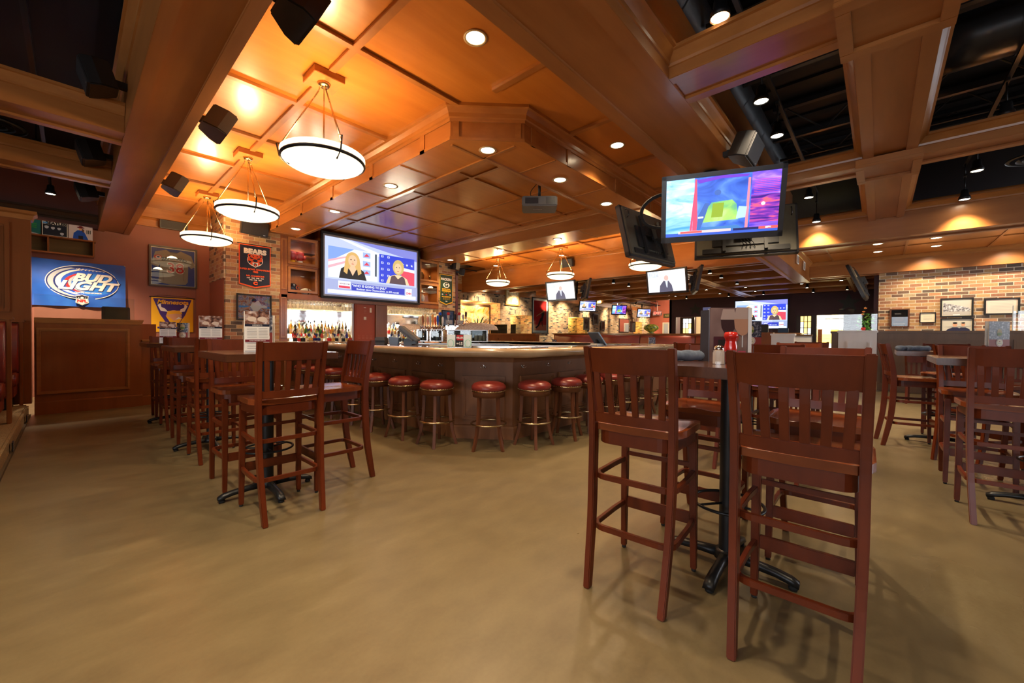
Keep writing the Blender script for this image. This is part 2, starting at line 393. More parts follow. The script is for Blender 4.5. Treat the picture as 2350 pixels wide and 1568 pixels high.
# soffit ring over the bar with a recessed middle
SO = [(2.94, 10.6), (2.94, 3.66), (3.54, 3.06), (8.0, 3.06), (8.0, 10.6)]
ZS = 3.42; IX0, IX1, IY0, IY1 = 3.58, 7.12, 3.73, 10.02; ZI = 3.74
so = MB()
def quadp(*p): so.add(p, [tuple(range(len(p)))], W_PAN)
quadp((2.94, 10.6, ZS), (2.94, 3.66, ZS), (IX0, IY0, ZS), (IX0, 10.6, ZS))
quadp((2.94, 3.66, ZS), (3.54, 3.06, ZS), (IX0, IY0, ZS))
quadp((3.54, 3.06, ZS), (8.0, 3.06, ZS), (IX1, IY0, ZS), (IX0, IY0, ZS))
quadp((8.0, 3.06, ZS), (8.0, 10.6, ZS), (IX1, 10.6, ZS), (IX1, IY0, ZS))
quadp((IX0, IY0, ZI), (IX1, IY0, ZI), (IX1, 10.6, ZI), (IX0, 10.6, ZI))
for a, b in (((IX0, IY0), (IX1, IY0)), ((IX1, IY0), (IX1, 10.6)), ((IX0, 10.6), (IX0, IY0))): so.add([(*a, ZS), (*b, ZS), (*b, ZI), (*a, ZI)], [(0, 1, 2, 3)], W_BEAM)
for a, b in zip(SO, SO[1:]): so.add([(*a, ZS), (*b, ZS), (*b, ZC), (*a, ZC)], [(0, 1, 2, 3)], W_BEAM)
struct(so.build('ceiling', W_PAN))
cr = sweep([(2.94, 10.0), (2.94, 3.66), (3.54, 3.06), (8.0, 3.06), (8.0, 10.6)], CROWN, ZC); cr.loft
o_ = struct(cr.build('trim_2', W_TRIM))
fr = MB()   # lip and stiles of the fascia, inner crown, thin battens under the soffit
def inset(p, d):
    return p
sweep([(2.94, 10.0), (2.94, 3.66), (3.54, 3.06), (8.0, 3.06)], [(0, 0), (.012, 0), (.012, .035), (0, .035)], ZS, mb=fr)
for y in (9.3, 8.0, 6.7, 5.4, 4.15): fr.box((2.928, y, ZS), (2.945, y+.09, ZC-.15))
for x in (3.66, 4.4, 5.7, 7.0): fr.box((x, 3.045, ZS), (x+.08, 3.065, ZC-.15))
dx = .7071
for s_ in (.03, .74): fr.add([(2.94+dx*s_-.009, 3.66-dx*s_-.009, ZS), (2.94+dx*(s_+.07)-.009, 3.66-dx*(s_+.07)-.009, ZS), (2.94+dx*(s_+.07)-.009, 3.66-dx*(s_+.07)-.009, ZC-.15), (2.94+dx*s_-.009, 3.66-dx*s_-.009, ZC-.15)], [(0, 1, 2, 3)])
struct(fr.build('trim_3', W_TRIM))
tb = MB(); q = .014
for y in (4.7, 5.98, 7.26, 8.54, 9.8): tb.box((2.95, y-q, ZS-.012), (IX0, y+q, ZS)); tb.box((IX1, y-q, ZS-.012), (7.98, y+q, ZS))
for x in (4.16, 5.43, 6.72): tb.box((x-q, 3.07, ZS-.012), (x+q, IY0, ZS))
for a, b in (((IX0-.06, 3.2), (IX0-.06+2*q, 3.73)), ((3.02, 3.72), (3.58, 3.75))): tb.box((*a, ZS-.012), (*b, ZS))
# raised border round the recess
for a, b in (((IX0-.06, IY0-.06), (IX0, 10.02)), ((IX0, IY0-.06), (IX1, IY0)), ((IX1, IY0-.06), (IX1+.06, 10.02))): tb.box((*a, ZS-.02), (*b, ZS+.001))
for x in (4.38, 5.62, 6.9): tb.box((x-.025, IY0, ZI-.02), (x+.025, 10.0, ZI))
for y in (4.9, 6.17, 7.45, 8.73): tb.box((IX0, y-.025, ZI-.0195), (IX1, y+.025, ZI))
struct(tb.build('trim_4', W_TRIM))
ic = sweep([(IX1, 10.02), (IX1, IY0)][::-1], [(-o, h) for o, h in CROWN2], ZI); sweep([(IX0, IY0), (IX1, IY0)], [(-o, h) for o, h in CROWN2], ZI, mb=ic); sweep([(IX0, 10.02), (IX0, IY0)], [(-o, h) for o, h in CROWN2], ZI, mb=ic)
struct(ic.build('trim_5', W_TRIM))

# ---- ceiling beams: body, two lower stiles, seams
def beam(axis, a0, a1, c0, c1, z0, z1, sl=None, sr=None, stile=.09, name='trim_6', crown=None, seams=2.6):
    mt = W_BEAM if axis == 'y' else W_BEAMX
    P = (lambda a, c, z: (a, c, z)) if axis == 'x' else (lambda a, c, z: (c, a, z))
    m = MB(); m.box(P(a0, c0+.004, z0+.022), P(a1, c1-.004, z1), mt)
    m.box(P(a0, c0, z0), P(a1, c0+stile, z0+.14), mt); m.box(P(a0, c1-stile, z0), P(a1, c1, z0+.14), mt)
    o = struct(m.build(name, mt, bevel=.003))
    if crown:
        k = MB(); y = crown[1]
        for side in crown[0]:
            c = c0+.004 if side == '-' else c1-.004; s = -1 if side == '-' else 1
            pth = [P(a0, c, 0)[:2], P(a1, c, 0)[:2]]
            sign = s*(-1 if axis == 'x' else 1)
            sweep(pth, [(sign*o_, h) for o_, h in CROWN2], y, mb=k)
        kk = k.build('crown_moulding', W_TRIM); kk.parent = o
    return o
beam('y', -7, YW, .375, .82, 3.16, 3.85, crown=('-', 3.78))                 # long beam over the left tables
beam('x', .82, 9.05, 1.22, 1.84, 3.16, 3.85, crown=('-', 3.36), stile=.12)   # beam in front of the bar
beam('x', -7, 9.05, -.27, .16, 3.16, 3.34, crown=('-+', 3.35))              # wide beam D
XA = [(-3, -2.6), (.2, .6), (3.1, 3.54), (6.12, 6.5)]
for a, b in XA[2:]:
    beam('y', .16, 1.22, a, b, 3.16, 3.34, crown=('-+', 3.35)); beam('y', -7, -.27, a, b, 3.16, 3.34, crown=('-+', 3.35))
for a, b in XA[:2]: beam('y', -7, -.27, a, b, 3.16, 3.34)
for xc in (.4, 3.28, 6.22):                                                   # framed plates where the beams cross
    m = MB(); a, b, c, d = xc-.33, xc+.30, -.31, .22
    m.box((a, c, 3.10), (b, d, 3.165)); 
    for u in ((a-.003, c-.003, a+.09, d+.003), (b-.09, c-.003, b+.003, d+.003), (a+.09, c-.003, b-.09, c+.07), (a+.09, d-.07, b-.09, d+.003)): m.box((u[0], u[1], 3.07), (u[2], u[3], 3.1))
    struct(m.build('trim_7', W_BEAM, bevel=.003))
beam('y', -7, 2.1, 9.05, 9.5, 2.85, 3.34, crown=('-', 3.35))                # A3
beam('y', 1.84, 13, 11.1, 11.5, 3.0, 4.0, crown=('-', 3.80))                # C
beam('x', 9.5, 15.0, 1.55, 1.95, 2.87, 3.45, crown=('-', 3.42))             # stub
beam('y', -7, 1.55, 14.8, 15.3, 2.98, 3.45, crown=('-', 3.42))              # A4 over the brick
sbox('ceiling', (9.5, -7, 3.42), (15.2, 1.75, 3.5), W_PAN)
m = MB()
for y in (1.0, -.45, -1.9, -3.4): m.box((9.5, y-.02, 3.405), (14.8, y+.02, 3.42))
for x in (10.6, 11.7, 12.6, 13.4): m.box((x-.02, -7, 3.406), (x+.02, 1.55, 3.42))
struct(m.build('trim_8', W_TRIM))
# left side cross beams
for y in (5.57, 7.45): beam('x', -7, .375, y, y+.4, 3.16, 3.42, crown=('-+', 3.43))
struct(sweep([(.375, YW), (-7, YW)], [(-o, h) for o, h in CROWN], 3.45).build('trim_9', wood('stained_dark_moulding', (.07, .045, .028), (.11, .07, .04), (1, 9, 9))))
struct(sweep([(2.2, YW), (.82, YW)], [(-o, h) for o, h in CROWN], 3.62, mb=MB().box((.82, YW-.05, 3.4), (2.2, YW, 3.8))).build('trim_10', W_TRIM))

# ---- brick pillar left of the screen, back-bar wall, brick pillar right of it
sbox('wall_brick_pillar', (2.17, 10.0, 0), (3.2, YW, ZS+.38), BRX)
sbox('wall_pillar_side', (2.14, 10.0, 2.33), (2.175, YW, 3.8), BRY)
sbox('wall_pillar_paint', (2.15, 10.12, 0), (2.172, YW, 2.33), M_ORP)
sbox('wall_back_accent', (1.9, YW-.02, 0), (2.2, YW, 3.6), M_ORP)
sbox('wall_bar', (3.2, 10.45, 0), (7.62, 10.6, ZC), W_PNL)
sbox('wall_brick_pillar_right', (7.62, 10.0, 0), (8.28, 10.6, ZC), BRX)
sbox('wall_plum_end', (8.28, 9.98, 0), (8.37, 10.6, 3.4), pl('plum_trim', (.10, .025, .03), .5))
sbox('wall_pillar_return', (8.1, 10.6, 0), (8.3, 13.0, ZB), BRY)
# ---- long brick wall of the hall with niches
YB = 13.0
m = MB()
N1 = (11.05, 13.45, 2.70); N2 = (14.15, 15.75, 2.22); N3 = (19.0, 21.0, 2.3); N4 = (27.2, 28.6, 2.3)
xs = [8.3]
for a, b, z in (N1, N2, N3, N4):
    m.box((xs[-1], YB, 0), (a, YB+.15, ZB)); m.box((a, YB, z), (b, YB+.15, ZB)); xs.append(b)
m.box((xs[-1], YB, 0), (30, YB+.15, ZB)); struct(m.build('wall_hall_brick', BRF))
m = MB()
for a, b, z in (N1, N2, N3, N4): m.box((a-.6, YB+.75, 0), (b+.6, YB+.85, ZB))
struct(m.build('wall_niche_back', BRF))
m = MB()
for a, b, z in (N1, N2, N3, N4): m.box((a-.12, YB+.15, 0), (a, YB+.75, z+.1)); m.box((b, YB+.15, 0), (b+.12, YB+.75, z+.1)); m.box((a, YB+.15, z), (b, YB+.75, z+.1))
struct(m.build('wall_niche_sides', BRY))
m = MB()
for a, b, z in (N1, N2, N3, N4): m.box((a-.1, YB-.012, z), (b+.1, YB, z+.22))
struct(m.build('trim_11', BRV))
sbox('trim_12', (9.1, YB-.02, 3.1), (30, YB, 3.35), W_BEAMX)
sbox('ceiling', (11.5, 12.2, 3.55), (30, YB, 3.6), M_BLK)
# end of the hall: salmon corridor, plum walls with openings
XE = 22.0
sbox('wall_corridor', (30, 8.2, 0), (30.2, 13.2, ZB), M_SAL)
sbox('wall_plum_side', (XE, 8.33, 0), (30, 8.45, ZB), M_PUR)
m = MB()
op = [(1.12, 2.02, 2.22), (5.95, 8.1, 2.28)]
m.box((XE, -7, 0), (XE+.2, op[0][0], ZB)); m.box((XE, op[0][0], op[0][2]), (XE+.2, op[0][1], ZB)); m.box((XE, op[0][1], 0), (XE+.2, op[1][0], ZB))
m.box((XE, op[1][0], op[1][2]), (XE+.2, op[1][1], ZB)); m.box((XE, op[1][1], 0), (XE+.2, 8.45, ZB)); struct(m.build('wall_plum', M_PUR))
sbox('wall_plum_return', (15.3, -.02, 0), (XE, .02+.1, ZB), M_PUR)
sbox('wall_far_room', (26.0, -3, 0), (26.2, 8.33, 3.4), M_CRM)
sbox('ceiling', (XE+.2, -3, 3.0), (26, 8.33, 3.1), M_CRM)
sbox('wall_far_room_side', (XE+.2, 4.0, 0), (26, 4.1, 3.0), M_CRM)
sbox('wall_far_room_end', (XE+.2, -.6, 0), (26, -.5, 3.0), M_CRM)
# brick wall of the right room
sbox('wall_right_brick', (15.1, -7.1, 0), (15.3, .02, 3.45), BRW)
# dark tray beams of the far hall
for i, x in enumerate((13.3, 15.2, 17.1, 19.0, 20.9)):
    beam('y', 1.95 if x < 15 else -6, 12.3, x, x+.35, 3.15, 3.42, crown=('-', 3.45), name='trim_13')
beam('x', 11.5, XE, 4.35, 4.8, 3.14, 3.42, crown=('-', 3.45), name='trim_14')
beam('x', 11.5, XE, 9.2, 9.65, 3.14, 3.42, crown=('-', 3.45), name='trim_14')
beam('x', 15.3, XE, .35, .8, 3.14, 3.42, name='trim_14')
# raised booth platform with carpet on the left
pf = struct(MB().box((-7, -7, 0), (-.39, 8.74, .17)).build('floor_platform', M_CARP, bevel=.02))
m = MB().box((-.392, -7, 0), (-.372, 8.74, .03)); struct(m.build('trim_15', pl('dark_carpet_edge', (.07, .045, .02), .9)))
# ================================================================== LAMPS
WARM = (1.0, .62, .28); WARM2 = (1.0, .70, .40)
def bowl_mat():
    m, nt, b = _nt('alabaster_glow'); L = nt.links
    tc = nt.nodes.new('ShaderNodeTexCoord'); n = nt.nodes.new('ShaderNodeTexNoise'); n.inputs['Scale'].default_value = 7; n.inputs['Detail'].default_value = 5; n.inputs['Distortion'].default_value = 1
    L.new(tc.outputs['Object'], n.inputs[0]); r = ramp(nt, [(.3, (1, .72, .36)), (.7, (1, .86, .58))]); L.new(n.outputs[0], r.inputs[0])
    L.new(r.outputs[0], b.inputs['Emission Color']); b.inputs['Emission Strength'].default_value = .75; b.inputs['Base Color'].default_value = (.6, .5, .35, 1); b.inputs['Roughness'].default_value = .3
    return m
M_BOWL = bowl_mat()
def pendant(label):
    t = empty('bowl_pendant', label, 'pendant lamp', group='alabaster bowl pendants')
    # origin at ceiling level
    MB().cb((0, 0, -.035), (.30, .30, .07), W_TRIM).build('ceiling_box', W_TRIM, t, bevel=.004)
    MB().lathe([(0, -.105), (.05, -.10), (.065, -.07), (.06, -.07)], 20).build('canopy', M_BRASS, t)
    R = .385; zr = -.80; m = MB()
    prof = []
    for k in range(9):
        a = k/8*PI/2; prof.append((R*math.sin(a)*1.0, zr-.055-.11*math.cos(a)))
    prof += [(R+.012, zr-.03), (R+.012, zr), (R, zr+.008), (R-.015, zr)]
    prof += [((R-.02)*math.sin(PI/2*(1-k/8)), zr-.045-.095*math.cos(PI/2*(1-k/8))) for k in range(9)]
    MB().lathe(prof, 40).build('glass_bowl', M_BOWL, t)
    MB().lathe([(R-.004, zr-.078), (R+.012, zr-.072), (R+.016, zr-.062), (R+.012, zr-.052), (R-.004, zr-.056)], 40).build('band', M_IRON, t)
    MB().tube([(0, 0, -.1), (0, 0, zr-.10)], .007, 8).build('stem', M_BRASS, t)
    for k in range(3):
        a = 2*PI*k/3+.5; c, s = math.cos(a), math.sin(a)
        m = MB().tube([(.035*c, .035*s, -.10), (.05*c, .05*s, -.15)], .006, 6); m.tube([(.05*c, .05*s, -.15), ((R+.0)*c, (R+.0)*s, zr+.08)], .0075, 8)
        m.tube([((R+.03)*c, (R+.03)*s, zr+.07), ((R-.03)*c, (R-.03)*s, zr+.095)], .008, 6)
        r = m.build('rod', M_BRASS, t)
        MB().tube([((R+.045)*c, (R+.045)*s, zr+.07), ((R+.02)*c, (R+.02)*s, zr-.05), ((R-.07)*c, (R-.07)*s, zr-.12)], .008, 6).build('hook', M_IRON, r)
    return t
PEND = [((1.75, 4.21), 'bowl pendant nearest the camera in the left row, largest in view'), ((1.75, 6.80), 'middle bowl pendant of the left row over the high tables'), ((1.74, 9.33), 'bowl pendant hanging close to the maroon wall and framed jersey'),
        ((9.6, 9.40), 'small distant bowl pendant in front of the brick wall'), ((9.6, 6.86), 'distant bowl pendant hanging just above a hanging television'), ((9.6, 4.3), 'distant bowl pendant half hidden below the large television cluster')]
p0 = None
for (x, y), lb in PEND:
    if p0 is None: p0 = pendant(lb); t = p0
    else: t = dup(p0, label=lb)
    t.location = (x, y, ZC)
    plight('pendant_bulb', (x, y, ZC-.80), 21, WARM, .12)
# recessed downlights
M_DISC = emis('downlight_glow', (1, .80, .52), 6)
def downlight():
    t = empty('recessed_downlight', '', 'ceiling light', group='recessed downlights')
    MB().lathe([(.085, 0), (.105, -.001), (.108, -.006), (.085, -.008), (.08, -.001)], 28).build('trim_ring', pl('downlight_ring', (.5, .36, .2), .4), t)
    MB().lathe([(0, -.003), (.084, -.003)], 28).build('lens', M_DISC, t); return t
DL = [(2.41, 2.66, ZC, 'recessed downlight nearest the top edge, beside the wide beam', 60), (5.04, 2.68, ZC, 'recessed downlight in the upper ceiling strip left of the television cluster', 60),
      (3.40, 3.52, ZS, 'recessed downlight in the clipped corner of the bar soffit', 48), (4.72, 3.40, ZS, 'recessed soffit downlight above and right of the projector', 42), (6.08, 3.42, ZS, 'recessed soffit downlight just left of the tilted television back', 42),
      (3.25, 5.45, ZS, 'first recessed soffit downlight behind the largest pendant', 42), (3.25, 7.34, ZS, 'second recessed soffit downlight along the left soffit', 42), (3.24, 9.19, ZS, 'recessed soffit downlight above the trophy cabinet', 42),
      (7.56, 5.5, ZS, 'recessed soffit downlight above the distant middle pendant', 30), (7.56, 7.3, ZS, 'recessed soffit downlight above the most distant pendant', 30), (7.6, 9.42, ZS, 'recessed soffit downlight above the green pennant pillar', 42),
      (10.7, 10.6, ZC, 'small recessed light behind the most distant pendant', 0), (10.7, 7.6, ZC, 'small recessed light seen through the rods of the distant middle pendant', 0),
      (12.77, .05, 3.42, 'left upper light of four over the brick wall room', 14), (13.9, .05, 3.42, 'left lower light of four over the brick wall room', 22), (12.8, -.9, 3.42, 'right upper light of four over the brick wall room', 14), (13.9, -.98, 3.42, 'right lower light of four over the brick wall room', 22)]
d0 = None
for x, y, z, lb, pw in DL:
    if d0 is None: d0 = downlight(); t = d0
    else: t = dup(d0)
    t['label'] = lb; t.location = (x, y, z)
    if pw: spot('downlight', (x, y, z-.02), (x, y, 0), pw, WARM2, 120, .06, .8)
# ================================================================== HIGH CHAIRS, TABLES, STOOLS
def post_loft(path, w, d, mat=None, mb=None):
    m = mb or MB(); rings = []
    for i, (x, y, z) in enumerate(path):
        ww = w[i] if isinstance(w, (list, tuple)) else w; dd = d[i] if isinstance(d, (list, tuple)) else d
        rings.append([(x-ww/2, y-dd/2, z), (x+ww/2, y-dd/2, z), (x+ww/2, y+dd/2, z), (x-ww/2, y+dd/2, z)])
    return m.loft(rings, mat)
def smoothp(pts, n=4):
    """Catmull-Rom through the points"""
    P = [Vector(p) for p in pts]; out = []
    for i in range(len(P)-1):
        a = P[i-1] if i else P[0]*2-P[1]; b, c = P[i], P[i+1]; d = P[i+2] if i+2 < len(P) else P[-1]*2-P[-2]
        for k in range(n):
            t = k/n; out.append(.5*((2*b)+(c-a)*t+(2*a-5*b+4*c-d)*t*t+(3*b-a-3*c+d)*t**3))
    return [tuple(p) for p in out]+[tuple(P[-1])]
def high_chair(label):
    t = empty('bar_chair', label, 'chair', group='high slat back chairs')
    # seat: saddle shaped slab with rounded front corners
    nx, ny = 14, 12; top = []; bot = []
    def edge(u, v):      # u,v in -1..1 -> plan position, rounded
        hw = .168+.047*min(1, (v+1)/.5)**.5; x = u*hw; y = .018+v*.197
        cr = .06
        if v > 0 and abs(x) > hw-cr and y > .215-cr:
            dx_ = abs(x)-(hw-cr); dy_ = y-(.215-cr); L = math.hypot(dx_, dy_); mxx = max(dx_, dy_)
            if L > 0: x = math.copysign(hw-cr+dx_*mxx/L, x); y = .215-cr+dy_*mxx/L
        return x, y
    vs = []; fs = []
    for lay in (0, 1):
        for j in range(ny+1):
            for i in range(nx+1):
                u = -1+2*i/nx; v = -1+2*j/ny; x, y = edge(u, v)
                if lay == 0:
                    dish = .014*(1-abs(u)**3)*(1-abs(v)**3)*(1 if v < .3 else 1)
                    z = .765-dish*(1.0-.45*math.exp(-(u*6)**2)*(1 if v > -.2 else .3)) - .010*math.exp(-((abs(u)-.45)*4)**2)*max(0, v)**2
                else: z = .73+.004*abs(u)
                vs.append((x, y, z))
    N = (nx+1)*(ny+1)
    for j in range(ny):
        for i in range(nx):
            a = j*(nx+1)+i; fs.append((a, a+1, a+nx+2, a+nx+1)); fs.append((N+a, N+a+nx+1, N+a+nx+2, N+a+1))
    per = [i for i in range(nx+1)]+[j*(nx+1)+nx for j in range(1, ny+1)]+[ny*(nx+1)+i for i in range(nx-1, -1, -1)]+[j*(nx+1) for j in range(ny-1, 0, -1)]
    for a, b in zip(per, per[1:]+per[:1]): fs.append((b, a, N+a, N+b))
    s = MB().add(vs, fs, None, True); s.sm = [i < 2*nx*ny for i in range(len(fs))]
    s.build('seat', W_SEAT, t)
    MB().tube([(x*(1 if y > -.1 else .92), y+.018, .70) for x, y in rrect(.37, .36, .06, 5)], .01, closed=True, flat=(.022, .065)).build('seat_frame', W_CHR, t, bevel=.003)
    back = [(-.172, -.262, 0), (-.177, -.235, .14), (-.182, -.205, .32), (-.186, -.19, .52), (-.187, -.185, .70), (-.188, -.192, .84), (-.191, -.212, .98), (-.195, -.245, 1.135)]
    bp = smoothp(back, 3); n = len(bp)
    dd = [.040+.012*math.sin(PI*min(1, i/(n-1)*1.15)) for i in range(n)]; ww = [.030]*n
    for sx in (1, -1): post_loft([(x*sx, y, z) for x, y, z in bp], ww, dd).build('leg', W_CHR, t, bevel=.004)
    for sx in (1, -1):
        fl = post_loft([(sx*.178, .185, .70), (sx*.180, .187, .4), (sx*.184, .195, 0.012)], [.036, .035, .028], [.036, .035, .028]).build('leg', W_CHR, t, bevel=.004)
        MB().lathe([(0, 0), (.011, 0), (.012, .006), (.010, .013), (0, .013)], 10, c=(sx*.184, .195, 0)).build('foot_glide', M_RUB, fl)
    def cy(x, d): return -d*(1-(x/.2)**2)          # backward bow
    def rail(z0, z1, y0, y1, hw0, hw1, bow, th, nm, mat=W_CHR):
        r = []
        for i in range(11):
            u = -1+2*i/10; a = []
            for z, y, hw in ((z0, y0, hw0), (z1, y1, hw1)):
                a.append((u*hw, y+cy(u*.2, bow), z))
            r.append([(a[0][0], a[0][1]-th/2, a[0][2]), (a[0][0], a[0][1]+th/2, a[0][2]), (a[1][0], a[1][1]+th/2, a[1][2]), (a[1][0], a[1][1]-th/2, a[1][2])])
        return MB().loft(r, None).build(nm, mat, t, bevel=.003)
    rail(1.012, 1.128, -.218, -.243, .180, .184, .022, .022, 'crest_rail')
    rail(.775, .822, -.188, -.192, .178, .180, .016, .020, 'lower_rail')
    for k in range(6):
        u = (-2.5+k)*.060
        pts = [(u*.95, -.191+cy(u, .016), .815), (u*.98, -.203+cy(u, .020), .89), (u*1.0, -.214+cy(u, .022), .96), (u*1.02, -.220+cy(u, .022), 1.02)]
        post_loft(smoothp(pts, 2), .030, .011).build('slat', W_CHR, t, bevel=.002)
    for z, g in ((.505, .0), (.262, .012)):
        p = [(-.180, .185+g/2, z)]; hw = .187; yb = -.172-g
        p.append((-hw, .06, z))
        for k in range(6): a = PI+PI/2*k/5; p.append((-hw+.055+.055*math.cos(a), yb+.055+.055*math.sin(a), z))
        p += [(-x, y, z_) for x, y, z_ in p[::-1]]
        MB().tube(p, .01, flat=(.020, .026)).build('bent_stretcher', W_CHR, t, bevel=.002)
    MB().box((-.165, .182, .235), (.165, .202, .295)).build('foot_rail', W_CHR, t, bevel=.003)
    MB().box((-.163, .184, .525), (.163, .202, .548)).build('front_stretcher', W_CHR, t, bevel=.003)
    return t
CHAIRS = [  # x, y, facing degrees (0 = towards +x), label
 (1.915, .845, 4, 'high chair at left of the near right table, its whole back and legs in view'),
 (1.905, .215, 1, 'largest foreground high chair, back to the camera, one foot cut off by the lower edge'),
 (2.70, .80, 180, 'high chair on the far side of the near table, seen between the two foreground chairs'),
 (2.70, .235, 180, 'high chair seen through the slats of the largest foreground chair'),
 (.968, 3.01, 90, 'front high chair of the left group, back to the camera by the black pedestal'),
 (.945, 3.73, 270, 'high chair of the left group facing the camera, pale light on its lower rail'),
 (1.43, 3.27, 180, 'high chair side on beside the bar stools, glare on its seat'),
 (.955, 4.73, 90, 'high chair of the second left table, its slim side and square crest towards the camera'),
 (.945, 5.60, 270, 'high chair on the far side of the second left table, facing the camera'),
 (.965, 6.60, 90, 'leftmost high chair, by the panelled booth wall'),
 (.97, 7.42, 270, 'high chair at the farthest left table facing the camera'),
 (4.165, -.63, 2, 'high chair cut off by the right edge, back to the camera, beside the dark tabletop'),
 (5.03, -.605, 180, 'high chair across the table behind the one at the right edge'),
 (5.80, -.72, -42, 'high chair turned sideways left of the right-hand table, right beside its corner'),
 (6.32, -.28, -80, 'high chair side on before the panelled half wall, standing at the farther right table'),
 (7.35, -.62, 175, 'high chair on the far side of the farther right table'),
 (4.17, 1.25, 0, 'high chair in the middle distance behind the ketchup bottle'),
 (4.17, .64, 0, 'high chair in the middle distance right of the black table post'),
 (5.26, 1.28, 180, 'distant high chair whose crest glows orange beside the menu stand'),
 (5.26, .66, 180, 'distant high chair behind the crest of the largest foreground chair'),
 (7.3, .75, 180, 'farthest high chair before the pale half wall pillar'),
]
c0 = None
for x, y, a, lb in CHAIRS:
    if c0 is None: c0 = high_chair(lb); CH_KIDS = None; t = c0
    else: t = dup(c0, label=lb)
    t.location = (x, y, 0); t.rotation_euler = (0, 0, R_(a-90))

def high_table(label, sx, sy, z=1.05):
    t = empty('high_table', label, 'table', group='dark pedestal high tables')
    MB().box((-sx/2, -sy/2, z-.05), (sx/2, sy/2, z)).build('tabletop', W_TBL, t, bevel=.004)
    MB().box((-.2, -.2, z-.062), (.2, .2, z-.05)).build('mounting_plate', M_IRON, t)
    MB().lathe([(.038, .05), (.038, z-.06)], 24).build('post', M_IRON, t)
    b = MB(); b.lathe([(.0, .09), (.05, .09), (.055, .07), (.06, .045), (0, .045)], 20)
    base = b.build('base_hub', M_IRON, t)
    for k in range(4):
        a = PI/2*k; c, s = math.cos(a), math.sin(a); r = []
        for d, w, z0, z1 in ((.03, .05, .045, .085), (.12, .045, .045, .078), (.22, .05, .040, .068), (.28, .055, .028, .056), (.31, .05, .018, .040)):
            r.append([(c*d-s*-w/2*-1, s*d+c*-w/2, z0), (c*d-s*w/2, s*d+c*w/2, z0), (c*d-s*w/2*.7, s*d+c*w/2*.7, z1), (c*d+s*w/2*.7, s*d-c*w/2*.7, z1)])
            r[-1][0] = (c*d+s*w/2, s*d-c*w/2, z0)
        f = MB().loft(r, None, True).build('base_arm', M_IRON, t)
        MB().lathe([(0, 0), (.018, 0), (.02, .012), (.014, .024), (0, .024)], 12, c=(c*.285, s*.285, 0)).build('levelling_foot', M_RUB, f)
    ring = MB().tube([(.165*math.cos(2*PI*k/32), .165*math.sin(2*PI*k/32), .33) for k in range(32)], .008, 8, closed=True)
    for k in range(3): a = 2*PI*k/3+.4; ring.tube([(.035*math.cos(a), .035*math.sin(a), .33), (.165*math.cos(a), .165*math.sin(a), .33)], .006, 6)
    ring.build('foot_ring', M_IRON, t)
    return t
TB = [(2.285, .565, .78, .98, 'high table with ketchup and menus between the two foreground chairs'), (.995, 3.37, .70, .80, 'high table of the left group with a menu card standing on it'),
      (.995, 5.18, .70, .80, 'second high table in the left row'), (.985, 7.02, .70, .80, 'farthest high table in the left row'),
      (4.6, -.92, .80, 1.22, 'high table at the right edge with its corner towards the camera'), (6.65, -.55, .78, .80, 'high table before the half wall with dark folded napkins'),
      (3.6, .72, .10, .10, '')]
tabs = []
for x, y, sx, sy, lb in TB[:6]:
    t = high_table(lb, sx, sy); t.location = (x, y, 0); tabs.append(t)
t = high_table('high table in the middle distance behind the near table', .75, 1.2); t.location = (4.7, .98, 0)

def bar_stool(label):
    t = empty('bar_stool', label, 'stool', group='round red stools along the bar')
    MB().lathe([(0, .705), (.05, .704), (.11, .698), (.155, .682), (.178, .660), (.183, .640), (.180, .622), (.170, .612), (0, .612)], 36).build('cushion', M_LEA, t)
    MB().lathe([(.172, .612), (.178, .612), (.178, .600), (.172, .600)], 36).build('welt', M_BRASS, t)
    m = MB()
    for k in range(44):
        a = 2*PI*k/44; m.lathe([(0, .004), (.0035, .002), (.0045, -.001), (0, -.004)], 6, c=(.179*math.cos(a), .179*math.sin(a), .612))
    o = m.build('nailheads', M_NAIL, t); o['kind'] = 'stuff'
    MB().lathe([(0, .602), (.171, .602), (.171, .60), (.168, .545), (0, .545)], 36).build('seat_ring', W_STL, t, bevel=0)
    for k in range(4):
        a = PI/4+PI/2*k; c, s = math.cos(a), math.sin(a); r = []
        for d, z, w in ((.137, .56, .034), (.140, .42, .032), (.150, .28, .032), (.172, .14, .031), (.212, .0, .030)):
            r.append([(c*(d+p*w/2)-s*q*w/2, s*(d+p*w/2)+c*q*w/2, z) for p, q in ((-1, -1), (1, -1), (1, 1), (-1, 1))])
        MB().loft(r).build('leg', W_STL, t, bevel=.003)
    MB().tube([(.182*math.cos(2*PI*k/40), .182*math.sin(2*PI*k/40), .262) for k in range(40)], .0095, 10, closed=True).build('foot_ring', M_BRASS, t)
    return t
